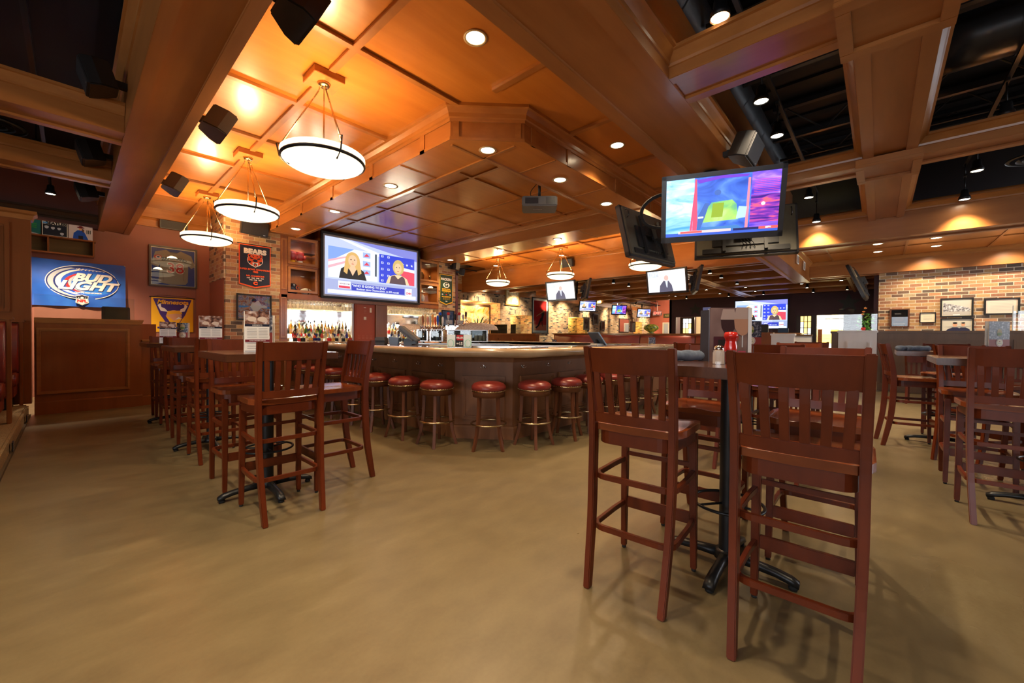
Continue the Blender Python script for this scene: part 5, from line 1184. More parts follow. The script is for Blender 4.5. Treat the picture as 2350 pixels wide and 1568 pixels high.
def shelf_bottles(x0, x1, side, n):
    for r in range(3):
        for i in range(n):
            x = x0+(x1-x0)*(i+.5+(.25 if r % 2 else 0))/n
            pool = ([0, 7, 0, 5, 0, 1, 7, 0, 2] if r == 0 else ([7, 9, 2, 7, 0, 6, 1, 3] if r == 1 else [3, 7, 2, 1, 0, 6, 7]))
            ci = rnd.choice(pool)
            if side == 'left' and r == 0 and i == n-2: ci = 4
            if side == 'left' and r == 0 and i in (n//3, n//3+2): ci = 5
            if side == 'left' and r == 1 and i == 3: ci = 3
            bottle(x, 9.98+r*.12, .97+r*.11, ci, rnd.randrange(4), rnd.randrange(6), '%s bottle, %s in the %s row of the %s lit shelf' % (COLN[BC[ci][0]], ords[i], rown[r], side), 'bottles on the %s lit shelf' % side)
shelf_bottles(3.46, 4.86, 'left', 16); shelf_bottles(6.0, 6.98, 'right', 9)
# hanging stemware
WG = MB().lathe([(.034, 0), (.034, -.003), (.006, -.008), (.004, -.06), (.006, -.085), (.025, -.10), (.038, -.13), (.040, -.155), (.034, -.19)], 14)
wgm = WG.mesh('wine_glass', pl('stemware_glass', (.80, .74, .60), .06, trans=.55, spec=.8))
def rack(x0, x1, lb, side):
    t = empty('glass_rack', lb, 'glass rack', (x0, 10.0, 1.99))
    for k in range(int((x1-x0)/.085)+1): MB().box((k*.085-.004, -.05, -.02), (k*.085+.004, .34, -.008)).build('rail', M_BRASS, t)
    n = int((x1-x0)/.085)
    for r in range(4):
        for i in range(n):
            o = bpy.data.objects.new('wine_glass', wgm); COL.objects.link(o); o.location = (x0+(i+.5)*.085, 9.98+r*.095, 1.975)
            tag(o, '%s stemmed glass hanging upside down, %s from the %s mirror' % ('front row' if r == 0 else ('second row' if r == 1 else ('third row' if r == 2 else 'rear row')), ('%s pair' % ords[i//1] if i < 18 else 'last') , side) if False else 'stemmed wine glass hanging upside down in the rack over the %s back bar mirror' % side, 'wine glass', 'hanging wine glasses over the %s mirror' % side)
rack(3.36, 4.92, 'brass rack of hanging wine glasses over the left mirror', 'left'); rack(5.98, 7.58, 'brass rack of hanging wine glasses over the right mirror', 'right')

# ================================================================== ISLAND BEHIND THE BAR (set at 45 degrees)
IS = Vector((5.5, 6.09, 0)); ISR = -PI/4
def isl(name, label, cat, x, y, z, group=None): # local offsets in the island frame
    p = IS+Vector((x*.7071+y*.7071, -x*.7071+y*.7071, z)); return empty(name, label, cat, p, ISR, group)
K_ = 1.17
def zz(z): return 1.18+(z-1.18)*K_
u = isl('steel_counter', 'stainless steel work counter inside the bar', 'counter', 0, 0, 0); MB().box((-1.2, 0, 0), (.75, .7, 1.0)).build('cabinet', M_STEEL, u, bevel=.004); MB().box((-1.2, -.06, zz(1.03)-.03), (.75, .1, zz(1.05))).build('drip_ledge', M_STEEL, u, bevel=.004)
def glass_box(x0, x1, lb):
    t = isl('glass_cooler', lb, 'glass cooler', x0, .02, 0); w = x1-x0; z0, z1 = zz(1.09), zz(1.27); f = .03; m = MB()
    m.box((0, .35, z0), (w, .4, z1)); m.box((0, 0, z0-.02), (w, .4, z0)); m.box((0, 0, z1), (w, .4, z1+.015)); m.box((0, 0, z0), (f, .4, z1)); m.box((w-f, 0, z0), (w, .4, z1)); m.build('housing', M_STEEL, t, bevel=.003)
    m = MB().box((f, .30, z0), (w-f, .33, z1)); m.build('dark_liner', M_PLAS, t); MB().box((f, .012, z0+.005), (w-f, .018, z1-.005)).build('front_glass', M_PANE, t)
    return t, w
gb, w_ = glass_box(-.52, .31, 'wide stainless cooler full of drinking glasses beside the price sign')
TUM = MB().lathe([(0, 0), (.026, 0), (.036, .15), (.034, .15), (.025, .006), (0, .006)], 14).mesh('tumbler', pl('tumbler_glass', (.6, .58, .48), .08, trans=.5, spec=.8))
for r in range(2):
    for i in range(9):
        o = bpy.data.objects.new('tumbler', TUM); COL.objects.link(o); p = IS+Vector(((-.46+i*.087)*.7071+(.10+r*.1)*.7071, -(-.46+i*.087)*.7071+(.10+r*.1)*.7071, zz(1.09))); o.location = p
        tag(o, 'drinking glass standing inside the wide stainless cooler', 'glass', 'glasses in the wide cooler')
for x0, x1, n_ in ((-1.13, -.90, 'left'), (-.87, -.60, 'middle')):
    t, w_ = glass_box(x0, x1, '%s small stainless cooler under the beer taps' % n_)
    o = bpy.data.objects.new('tumbler', TUM); COL.objects.link(o); o.location = IS+Vector((((x0+x1)/2)*.7071+.12*.7071, -((x0+x1)/2)*.7071+.12*.7071, zz(1.09))); tag(o, 'pint glass inside the %s small cooler' % n_, 'glass')
M_ICE = noisy('crushed_ice', [(.3, (.42, .33, .26)), (.55, (.62, .52, .44)), (.75, (.80, .72, .64))], 60, 3, .35, bump=1)
def heap(x0, x1, zb, h, lb):
    t = isl('ice_heap', lb, 'ice', (x0+x1)/2, .22, zb); t2 = t; L = (x1-x0)/2; m = MB(); rings = []; nu, nv = 26, 10; r2 = random.Random(5)
    vs = []; fs = []
    for j in range(nv+1):
        for i in range(nu+1):
            a, b = -1+2*i/nu, -1+2*j/nv; hh = max(0, (1-a**4)*(1-b*b))**.6*h; vs.append((a*L, b*.2, hh+(r2.uniform(-.008, .008) if 0 < i < nu and 0 < j < nv else 0)))
    for j in range(nv):
        for i in range(nu): q = j*(nu+1)+i; fs.append((q, q+1, q+nu+2, q+nu+1))
    o = MB().add(vs, fs, None, True).build('ice', M_ICE, t); o['kind'] = 'stuff'
heap(-.36, .52, zz(1.285), .14, 'heap of crushed ice on the wide cooler right of the taps'); heap(-1.55, -1.02, zz(1.275), .12, 'heap of crushed ice left of the beer taps')
# tap tower with handles
tw = isl('tap_tower', 'row of beer taps with a stainless manifold', 'beer taps', -1.08, .1, 0); MB().tube([(0, 0, zz(1.30)), (.5, 0, zz(1.30))], .035, 14).build('manifold', M_CHROME, tw)
for k in range(2): MB().tube([(.08+k*.34, 0, zz(1.02)), (.08+k*.34, 0, zz(1.30))], .02, 12).build('column', M_CHROME, tw)
TC = [P('tap_cream', 220, 200, 160), P('tap_brown', 150, 90, 60), P('tap_tan', 214, 180, 130), P('tap_rose', 210, 140, 120), P('tap_silver', 190, 190, 185), P('tap_amber', 224, 150, 70), OR, BL, GN, WH]
def taph(x, y, z, mat, h=.24, lb='', par=None, lean=.12, ball=None):
    M = Matrix.Rotation(lean, 4, 'X'); par = tw if x > -9 and par is None else par
    t = MB().lathe([(.010, .03), (.016, .07), (.022, .5*h), (.024, h*.85), (.017, h), (0, h+.012)], 12, M=M).build('tap_handle', mat, par); t.location = (x+1.08, y-.1, z); t['label'] = lb
    MB().tube([(0, 0, -.03), (0, -.05, -.03), (0, -.055, -.09)], .009, 8).build('spout', M_CHROME, t); MB().lathe([(.008, -.03), (.010, .0), (.016, .02), (.012, .03)], 12, M=M).build('collar', M_CHROME, t)
    if ball: MB().lathe([(0, h+.05), (.025, h+.04), (.035, h+.015), (.025, h-.01), (0, h-.02)], 14, M=M).build('finial', ball, t)
adj = ['cream', 'brown', 'tan', 'rose', 'silver', 'amber', 'orange', 'blue', 'green', 'white']
for i in range(10): taph(-1.06+i*.05, .06, zz(1.33), TC[i], .20+.05*(i % 3)/2, '%s beer tap handle, %s in the crowded row' % (adj[i], ords[i]), ball=BL if i == 8 else None)
tb2 = isl('tap_box', 'stainless tap box with square badges right of the crowded taps', 'beer taps', -.56, .1, 0); MB().box((0, 0, zz(1.28)), (.42, .16, zz(1.36))).build('base_box', M_STEEL, tb2, bevel=.004)
for i, (x, b_) in enumerate(((-.50, SIL), (-.36, K), (-.28, SIL), (-.20, GN))): taph(x, .10, zz(1.42), TC[4] if i != 1 else K, .15, ['silver topped tap handle above the left square badge', 'short black tap handle between the badges', 'silver topped tap handle above the right square badge', 'green tap handle beside the plant'][i], ball=[RD, None, RD, None][i])
for x in (-.55, -.33): MB().box((x+.56, -.012, zz(1.38)), (x+.56+.13, 0, zz(1.45))).build('badge', P('badge_grey', 170, 165, 160), tb2, bevel=.003)
taph(-.15, .2, zz(1.46), K, .16, 'tall black tap handle before the abstract painting')
# price sign, register, second terminal, clear tray
sg = empty('price_sign', 'clear acrylic counter display with a red and black price sign', 'sign', (3.06, 3.62, ZT), -PI/4)
M_ACR = thin_glass('acrylic', (.82, .95, .90), .18)
MB().box((-.14, 0, 0), (.14, .12, .012)).build('tray_base', M_ACR, sg); MB().box((-.15, .06, 0), (.14, .066, .15)).build('back_plate', pl('frosted_acrylic', (.80, .90, .86), .2), sg, bevel=.003)
a = Art(); a.rect(-.05, .012, .045, .155, K); a.rect(-.035, .085, .04, .148, RD); a.text('MILLER', .002, .115, .026, WH, .0015); a.text('=15', .0, .045, .046, WH, .002); a.build('sign_card', K, sg).location.y = .055
for s in (-1, 1): MB().tube([(s*.10+.035*math.cos(2*PI*k/20), .02, .05+.045*math.sin(2*PI*k/20)) for k in range(20)], .004, 6, closed=True).build('wire_ring', pl('mint_plastic', (.35, .75, .60), .3), sg)
rg = empty('cash_register', 'black touchscreen cash register leaning back on the bar left of the taps', 'cash register', (3.42, 5.19, ZT), -PI/4)
M = Matrix.Translation((0.0, 0, .16)) @ Matrix.Rotation(R_(38), 4, 'Y')
MB().box((-.17, -.14, -.02), (.17, .14, .03), M=M).build('screen_housing', M_GREY, rg, bevel=.012); MB().box((-.15, -.12, -.05), (.12, .12, -.02), M=M).build('rear_housing', pl('bronze_plastic', (.12, .09, .055), .4), rg, bevel=.01); MB().prism([(-.07, -.09), (.12, -.09), (.12, .09), (-.07, .09)], 0, .09).build('base', M_PLAS, rg, bevel=.01)
pr = empty('receipt_printer', 'grey brown receipt printer at the left of the register', 'printer', (3.11, 5.44, ZT), -PI/4); MB().box((-.08, -.09, 0), (.07, .10, .11)).build('body', pl('printer_plastic', (.07, .055, .04), .5), pr, bevel=.012); MB().box((-.075, -.094, .03), (.065, -.088, .06)).build('paper_slot', K, pr)
bx2 = empty('blue_box', 'pale blue open box in front of the register', 'box', (3.22, 5.28, ZT), -PI/4); m = MB(); BB = pl('blue_grey_card', (.16, .24, .36), .6)
m.loft([[(-.055, -.05, 0), (.055, -.05, 0), (.055, .05, 0), (-.055, .05, 0)], [(-.075, -.06, .12), (.075, -.06, .10), (.075, .06, .10), (-.075, .06, .12)]]); m.build('box', BB, bx2, bevel=.002)
tm = empty('order_terminal', 'slim tilted order terminal on the right arm of the bar', 'terminal', (5.6, 3.28, ZT), R_(-20)); M = Matrix.Translation((0, 0, .11)) @ Matrix.Rotation(R_(-40), 4, 'Y')
MB().box((-.015, -.13, -.13), (.012, .13, .13), M=M).build('screen', pl('slate_blue_plastic', (.05, .08, .12), .3), tm, bevel=.006); MB().box((-.08, -.09, 0), (.10, .09, .035)).build('base', P('terminal_base', 190, 188, 180), tm, bevel=.012); MB().box((-.02, -.02, .03), (.03, .02, .10)).build('neck', M_PLAS, tm)
m_ = [empty('bar_mat', 'pale folded bar cloth by the inner edge of the bar', 'bar cloth', (3.35, 4.25, ZT), -PI/4)]; MB().box((-.2, -.05, 0), (.2, .05, .012)).build('cloth', P('cloth_beige', 200, 190, 165), m_[0], bevel=.004)
# ================================================================== OPEN BLACK CEILING: tracks, spot heads, ducts, joists
M_LAMP = emis('spot_lamp_glow', (1, .86, .62), 14)
M_BLK2 = pl('black_painted_steel', (.012, .013, .016), .4, .2)
def track_head(label, group, scale=1.0, small=False):
    t = empty('track_spotlight', label, 'spotlight', group=group)
    MB().tube([(0, 0, .34), (0, 0, .12)], .008, 6).build('stem', M_BLK2, t); 
    hd = MB().lathe([(0, .13), (.035, .125), (.042, .10), (.045, .05), (.062, .02), (.066, -.02), (.060, -.02), (.055, .015), (0, .03)], 20).build('lamp_head', M_BLK2, t)
    MB().lathe([(0, -.012), (.056, -.012), (.057, -.004), (0, .0)], 20).build('lamp_face', M_LAMP, hd)
    MB().cb((0, 0, .33), (.10, .03, .03)).build('track_adapter', M_BLK2, t)
    return t
def track(label, a, b):
    return tag(MB().tube([a, b], .01, flat=(.036, .03)).build('light_track', M_BLK2), label, 'light track')
ZT2 = 3.55
HEADS = [(3.05, .85, 'brightest spotlight near the top edge right of the beam'), (4.38, .85, 'bright starry spotlight in the bay above the television'), (5.24, .86, 'spotlight beside the round duct above the television'), (7.85, .85, 'spotlight just right of the large television'), (8.88, .845, 'lowest spotlight of the left track before the big cross beam'),
         (6.26, -.90, 'spotlight at the right edge in the dark ceiling bay'), (8.03, -.92, 'spotlight in the second bay from the right edge'), (8.85, -.90, 'farthest spotlight of the right track')]
h0 = None
def put_head(x, y, z, lb, grp, pw, tgt=None, ang=75):
    global h0
    if h0 is None: h0 = track_head(lb, grp); t = h0
    else: t = dup(h0, label=lb); t['group'] = grp
    t.location = (x, y, z)
    if tgt and ang < 90:
        for c_ in kids(t):
            if c_.name.startswith('lamp_head'): c_.rotation_euler = (Vector(tgt)-Vector((x, y, z))).to_track_quat('-Z', 'Y').to_euler()
    if abs(z-3.26) < .01: MB().tube([(0, 0, .345), (0, 0, .51)], .008, 6).build('drop_rod', M_BLK2, t)
    if pw: spot('spot_beam', Vector((x, y, z))+(Vector(tgt or (x, y, 0))-Vector((x, y, z))).normalized()*.04, tgt or (x, y, 0), pw, (1, .78, .52), ang, .05, .9)
NHEAD = []
for x, y, lb in HEADS: put_head(x, y, 3.42 if x < 8.5 else 3.26, lb, 'track spotlights over the near tables', 80, (x+.15, y-.1, 0), 96)
for x, y, lb in ((-.27, 7.7, 'small lit spotlight in the dark ceiling left of the long beam'), (-.2, 9.9, 'dim blue lit spotlight in front of the maroon wall, left of the long beam')): put_head(x, y, 3.42, lb, 'track spotlights over the booths', 260, (x, y+.6, 0), 100)
# same tracks carried on behind the camera; these unseen heads are added for fill
for x, y in ((.3, .855), (1.6, .855), (-2.5, .855), (1.8, -.91), (-.27, -2.5), (-.26, 3.2), (-.27, 1.8), (3.5, -.91), (-2.0, -.91)):
    put_head(x, y, 3.42, 'added fill spotlight on the tracks behind or beside the camera', 'added fill spotlights out of view', 50, (x+.05, y+.05, 0), 120)
track('long black light track over the near tables', (-7, .855, 3.78), (9.0, .855, 3.78)); track('long black light track along the right bay', (-7, -.91, 3.78), (9.0, -.91, 3.78)); track('black light track over the booths', (-.27, -3, 3.78), (-.22, 11, 3.78))
for x in (3.9, 7.6): track('black steel channel crossing the bays at %s' % ('the nearer bay' if x < 5 else 'the farther bay'), (x, -6, 4.0), (x, 1.2, 4.0))
def duct(label, a, b, r):
    A, B = Vector(a), Vector(b); n = int((B-A).length/.25); t = MB(); pts = [A+(B-A)*i/n for i in range(n+1)]
    t.tube(pts, r, 24); o = t.build('round_duct', M_DUCT); tag(o, label, 'duct')
    for i in range(0, n+1, 2):
        d = (B-A).normalized()*.01; rb = MB().tube([pts[i]-d, pts[i]+d], r+.012, 24, caps=False).build('seam_band', M_DUCT); rb.parent = o
duct('round black spiral duct above the wide beam left of the spotlights', (-2, 1.45, 4.15), (9.0, 1.45, 4.15), .27)
duct('round black duct at the upper right corner', (5.9, -7, 4.1), (5.9, -.4, 4.1), .25)
duct('round black duct above the farther right bay', (8.2, -7, 4.1), (8.2, 0, 4.1), .17)
for i, x in enumerate((2.2, 3.4, 4.6, 5.2, 7.0, 8.0, 8.7)):
    j = tag(MB().box((x-.04, -7, 4.50), (x+.04, 1.2, 4.56)).build('roof_joist', M_DUCT), 'black roof joist with diagonal webs, %s from the camera' % ords[i], 'roof joist')
    MB().box((x-.03, -7, 4.06), (x+.03, 1.2, 4.09)).build('bottom_chord', M_DUCT).parent = j
    for k in range(9): MB().tube([(x, -6.6+k*.9, 4.08), (x, -6.15+k*.9, 4.52), (x, -5.7+k*.9, 4.08)], .012, 6).build('diagonal_web', M_DUCT).parent = j
m = MB()
for k in range(34): m.box((-7+k*.5, -7, 4.57), (-7+k*.5+.22, 11.2, 4.60))
struct(m.build('ceiling_deck_ribs', M_BLK))
# round diffuser
def diffuser(label, loc):
    t = empty('ceiling_diffuser', label, 'air vent', loc); MB().lathe([(.30, 0), (.29, .02), (.26, .0)], 30).build('outer_ring', pl('diffuser_grey', (.11, .12, .13), .4), t)
    for r in (.21, .15, .09): MB().lathe([(r, -.01), (r-.03, .02), (r-.04, .015)], 26).build('cone', MATS['diffuser_grey'], t)
    MB().tube([(0, 0, .02), (0, 0, .5)], .1, 12).build('duct_neck', M_DUCT, t)
diffuser('round grey air diffuser at the right edge of the farther bay', (9.6-.9, -1.55, 3.62)); diffuser('round blue grey air diffuser at the left edge', (-.62, 7.45, 3.42+.1))
# beam grilles on the stub beam
for i, x in enumerate((12.2, 13.4)):
    t = empty('air_grille', 'small white wall grille on the short beam, %s one' % ('nearer' if i == 0 else 'farther'), 'air vent', (x, 1.53, 3.15)); frame(t, -.14, -.11, .14, .11, .025, WH, .02); m = MB()
    for k in range(6): m.box((-.11, -.012, -.085+k*.03), (.11, -.004, -.072+k*.03))
    m.build('louvres', GRY, t)
# far hall spotlights
FS = [(13.01, 3.73), (14.21, 3.75), (16.17, 5.22), (17.38, 5.18), (16.17, 3.79), (17.43, 3.82), (19.27, 5.22), (20.69, 5.27), (19.1, 3.82), (20.66, 3.88), (19.19, 7.02), (20.65, 7.09), (12.99, 2.05), (14.21, 2.05), (16.12, 2.0), (17.49, 2.04), (17.29, .95), (20.64, .95), (20.9, 2.01), (18.93, 2.05), (13.2, 7.4), (14.4, 7.4), (16.3, 7.4)]
TRK = {.95: 'rightmost track', 2.05: 'second track from the right', 3.8: 'middle track', 5.2: 'second track from the left', 7.1: 'leftmost track'}; cnt_ = {}
for i, (x, y) in enumerate(sorted(FS)):
    y = min(TRK, key=lambda v: abs(v-y)); cnt_[y] = cnt_.get(y, 0)+1
    t = dup(h0, label='small ceiling spotlight of the far hall, %s along the %s' % (ords[cnt_[y]-1], TRK[y])); t['group'] = 'ceiling spotlights of the far hall'; t.location = (x, y, 3.14); t.rotation_euler = (0, 0, 0)
for y_, n_ in ((.95, 'rightmost'), (2.05, 'second from the right'), (3.8, 'middle'), (5.2, 'second from the left'), (7.1, 'leftmost')): track('black light track of the far hall, %s' % n_, (12.5, y_, 3.49), (21.5, y_, 3.49))
track('black light track for the wall washers before the hall brick wall', (9, 12.0, 3.78), (29, 12.0, 3.78))
for x, y, pw in ((13.5, 3.8, 90), (16.8, 5.2, 90), (17, 2.3, 70), (20, 4.5, 90), (14.4, 7.6, 90), (19.5, 7.2, 80), (12.6, 1.0, 50)): spot('hall_beam', (x, y, 3.1), (x, y, 0), pw, (1, .78, .52), 120, .08, .9)
# wall washers on the hall brick
for i, x in enumerate((9.6, 12.0, 14.2, 16.9, 18.2, 20.8, 23.2, 25.4, 28.6)):
    put_head(x, 12.0, 3.42, 'wall washing spotlight high before the hall brick wall, %s from the left' % ords[i], 'wall washing spotlights', 150, (x+.25, 13.0, 1.9), 85)
for x, z_ in ((11.7, 2.55), (12.8, 2.55)): plight('niche_light', (x, 13.4, z_), 10, (1, .66, .28), .05)
plight('niche_light', (15.0, 13.45, 2.0), 8, (1, .75, .3), .05); plight('niche_light', (20.0, 13.45, 2.1), 16, (1, .75, .2), .05); plight('niche_light', (27.9, 13.45, 2.0), 14, (1, .75, .2), .05)
plight('corridor_light', (27.5, 10.5, 3.1), 90, (1, .72, .5), .1)
plight('far_room_light', (24.0, 6.3, 2.6), 110, (1, .85, .6), .15); plight('far_room_light', (24.3, 1.8, 2.5), 140, (1, .85, .6), .15)
for y in (-.9, -2.2, -3.5): spot('brick_wash', (14.2, y, 3.38), (15.1, y, 1.8), 45, (1, .80, .56), 100, .06, .9)
# ================================================================== PICTURES IN THE HALL
def abstract(a, w, h): a.rect(-w/2+.09, -h/2+.09, w/2-.09, h/2-.09, MATS.get('abstract_paint') or noisy('abstract_paint', [(.28, (.62, .10, .02)), (.38, (.80, .34, .06)), (.46, (.75, .55, .25)), (.53, (.35, .36, .30)), (.60, (.78, .22, .04)), (.70, (.72, .62, .42))], 2.6, 5, .5, 1.6))
picture('abstract_painting', 'orange and grey abstract painting in a dark frame inside the wide brick niche', 'painting', 2.0, 1.55, (12.5, 13.70, 1.85), 0, .09, pl('espresso_frame', (.035, .018, .01), .4), abstract, d=.06, glass=False)
def slope(a, w, h):
    a.rect(-w/2+.03, -h/2+.03, w/2-.03, h/2-.03, MATS.get('red_poster') or noisy('red_poster', [(.3, (.36, .008, .006)), (.6, (.52, .012, .01)), (.8, (.40, .02, .01))], 1.2, 3, .5))
def batter(a, w, h):
    k = .16; a.rect(-w/2+k, -h/2+k, w/2-k, h/2-k, MATS.get('red_poster') or noisy('red_poster', [(.3, (.36, .008, .006)), (.6, (.52, .012, .01)), (.8, (.40, .02, .01))], 1.2, 3, .5)); a.rect(-w/2+k, -h/2+k, w/2-k, -h/2+k+.30, P('poster_sand', 196, 110, 80))
    a.poly([(-.42, -.62), (-.20, -.50), (.02, -.12), (.10, -.08), (.10, .12), (.28, .22), (.34, .10), (.22, -.14), (.20, -.28), (.05, -.30), (-.08, -.52), (-.3, -.66)], K); a.poly([(.28, .18), (.35, .30), (.30, .34), (.22, .24)], SK); a.poly([(-.32, -.06), (-.30, .0), (.36, .30), (.38, .26)], TAN); a.poly([(.1, -.3), (.16, -.55), (.2, -.56), (.18, -.3)], K)
picture('framed_poster', 'tall red framed poster of a dark figure with a stick on the hall brick wall', 'framed poster', 1.36, 1.85, (16.40, YB-.02, 2.25), 0, .05, K, batter, matc=P('mat_pale', 200, 206, 200), bg=P('mat_pale', 200, 206, 200), group=None)
def collage(a, w, h):
    a.rect(-w/2+.1, -h/2+.1, w/2-.1, h/2-.1, MATS.get('floral_print') or noisy('floral_print', [(.3, (.20, .25, .10)), (.42, (.75, .45, .22)), (.5, (.85, .76, .55)), (.6, (.72, .35, .22)), (.7, (.85, .65, .2))], 4, 4, .5))
picture('framed_print', 'pale floral print in a gold frame above the narrow brick doorway', 'framed picture', 1.0, .78, (14.25, YB-.02, 3.02), 0, .07, pl('gold_frame', (.40, .22, .06), .35, .3), collage, bg=CRE)
M_OLDPH = noisy('old_photo', [(.35, (.05, .035, .025)), (.5, (.35, .24, .16)), (.65, (.68, .56, .40))], 4, 4, .5)
for i, (x, z, w, h, bgm, lb) in enumerate(((20.85, 1.965, .68, .78, M_OLDPH, 'first small framed photograph right of the far brick niche'), (21.9, 2.265, .62, .70, M_OLDPH, 'higher small framed photograph on the far hall brick wall'), (22.8, 1.90, .48, .60, GRY, 'narrow framed photograph beside the tiny red wall light'), (25.7, 1.98, 1.45, .95, CRE, 'large pale framed flag print on the far hall brick wall'), (27.0, 1.93, .85, .74, K, 'dark framed picture left of the last yellow niche'))):
    def dr(a, w_, h_, i=i):
        if i == 3:
            for k in range(6): a.rect(-.1, -.30+k*.09+.05, .45, -.27+k*.09+.05, P('flag_red', 170, 70, 60)); a.rect(-.48, -.32+k*.09, -.15, -.29+k*.09, GRY)
    picture('framed_photograph', lb, 'framed picture', w, h, (x, YB-.02, z), 0, .05, K, dr, .06, CRE if i != 4 else K, bg=bgm)
# exit sign, restroom sign, doors
ex = empty('exit_sign', 'red lit EXIT sign hanging on a thin pole at the end of the hall', 'exit sign', (29.3, 12.15, 2.97), -PI/2+.5); MB().cb((0, 0, 0), (.62, .08, .34)).build('housing', K, ex); a = Art(); a.text('EXIT', 0, 0, .26, EM('exit_red', 255, 40, 30, 3), .008); a.build('lettering', K, ex).location.y = -.045; MB().tube([(0, 0, .17), (0, 0, .8)], .015, 6).build('pole', WH, ex)
rs = empty('restroom_sign', 'long olive sign lettered RESTROOMS on the salmon wall', 'sign', (29.93, 11.3, 2.80), -PI/2); MB().cb((0, 0, 0), (1.25, .05, .30)).build('board', P('olive_board', 78, 70, 40), rs); a = Art(); a.text('RESTROOMS', 0, 0, .18, P('sign_gold', 170, 150, 90), .003); a.build('lettering', K, rs).location.y = -.03
for i, y in enumerate((11.75, 11.05)): picture('framed_poster', 'pale tall framed poster on the salmon corridor wall, %s' % ('left one' if i == 0 else 'right one'), 'framed poster', .5, 1.1, (29.95, y, 1.75), -PI/2, .05, WH, None, .05, CRE, bg=P('pale_poster', 200, 200, 210))
def french_door(n, y0, y1, z1, lb):
    d = struct(MB().box((XE-.06, y0, 0), (XE-.001, y1, z1)).build('door_%d' % n, pl('dark_door_wood', (.03, .012, .008), .4))); cw = (y1-y0-.3)/3; rn = random.Random(n)
    gl = [emis('stained_clear', (.85, .82, .7), .9), emis('stained_amber', (.95, .62, .15), .9), emis('stained_blue', (.15, .12, .6), .6), emis('stained_white', (.9, .92, .9), 1.1)]
    for c in range(3):
        for r in range(5): MB().box((XE-.07, y0+.15+c*cw+.015, .9+r*.26), (XE-.06, y0+.15+(c+1)*cw-.015, .9+r*.26+.235)).build('glass_pane', rn.choice(gl[:2]+[gl[3]] if r < 4 else gl)).parent = d
french_door(1, 7.12, 7.85, 2.26, ''); french_door(2, 2.05, 2.75, 2.22, '')
# bright rooms behind the openings
lamp = empty('table_lamp', 'small table lamp with a peach shade in the bright far room', 'lamp', (25.2, 7.35, 1.05)); MB().lathe([(.09, .30), (.16, .0), (.155, 0), (.085, .30)], 16).build('lamp_shade', emis('lamp_peach', (1, .55, .3), 1.2), lamp); MB().lathe([(0, -.3), (.07, -.3), (.05, -.1), (.02, 0), (.015, .1), (0, .1)], 14).build('base', K, lamp)
cs = empty('console_table', 'dark console table in the bright far room', 'table', (25.3, 6.9, 0)); MB().cb((0, 0, .72), (.5, 1.6, .06)).build('tabletop', W_TBL, cs)
for sx in (-.2, .2):
    for sy in (-.7, .7): MB().box((sx-.03, sy-.03, 0), (sx+.03, sy+.03, .7)).build('leg', W_TBL, cs)
for i, (y, z) in enumerate(((7.0, 1.55), (6.1, 1.50))): picture('framed_photograph', 'small framed picture on the cream far room wall, %s' % ('left one' if i == 0 else 'right one'), 'framed picture', .45, .5, (25.95, y, z), -PI/2, .03, K, None, .06, WH, bg=M_OLDPH, glass=False)
bp_ = dup(p0, loc=(24.6, 1.55, 3.0), label='bowl pendant glowing in the bright room beyond the right opening')
bp_['group'] = 'alabaster bowl pendants'
YLW = [emis('stained_yellow', (1, .72, .12), 1.3), emis('stained_pale', (1, .9, .55), 1.4), emis('stained_orange', (1, .45, .05), 1.2)]
sgp = empty('stained_glass_divider', 'glowing yellow stained glass divider in the right opening', 'stained glass', (23.4, .95, 0)); MB().box((-.04, -1.15, .0), (.04, 1.15, .55)).build('base_panel', W_PNL, sgp)
for y in (-1.15, -.05, .98): MB().box((-.05, y, .5), (.05, y+.16, 1.62)).build('post', W_TRIM, sgp)
rn = random.Random(4)
for c in range(6):
    for r in range(5):
        y0 = -1.0+c*.155 if c < 3 else .12+(c-3)*.155*1.8; MB().box((-.02, -.98+c*.32+(.06 if c > 2 else 0), .56+r*.21), (.02, -.98+c*.32+.30+(.06 if c > 2 else 0), .56+r*.21+.20)).build('glass_pane', rn.choice(YLW), sgp)
bw_ = empty('room_window', 'bright white window beyond the right opening', 'window', (25.9, .9, 2.02)); MB().cb((0, 0, 0), (.05, 2.9, .62)).build('glazing', emis('bright_window', (1, .98, .92), 2.2), bw_)
for i, (y, z, r) in enumerate(((7.55, 2.65, .34), (.95, 2.70, .42))):
    s_ = Art(); s_.star(0, 0, r, pl('dark_star_metal', (.012, .016, .016), .5)); o = s_.build('wall_star', K); o.location = (XE-.03, y if i else 8.0-.9, z); o.rotation_euler = (0, 0, -PI/2); tag(o, 'dark metal star on the plum wall, %s' % ('left one above the glass door' if i == 0 else 'right one above the bright opening'), 'wall star')
# terminal stand before the far screen
st_ = empty('host_stand', 'brown host stand with a dark terminal before the distant screen', 'host stand', (19.0, 3.1, 0)); MB().box((-.3, -.9, 0), (.3, 1.0, 1.35)).build('cabinet', W_PNL, st_, bevel=.01); MB().box((-.34, -.94, 1.35), (.34, 1.04, 1.40)).build('top', W_TRIM, st_, bevel=.01); MB().cb((0, .45, 1.58), (.12, .5, .34), M=None).build('terminal', M_PLAS, st_, bevel=.02); MB().cb((0, -.3, 1.5), (.1, .35, .2)).build('screen_back', P('blue_terminal', 40, 70, 110), st_, bevel=.02)
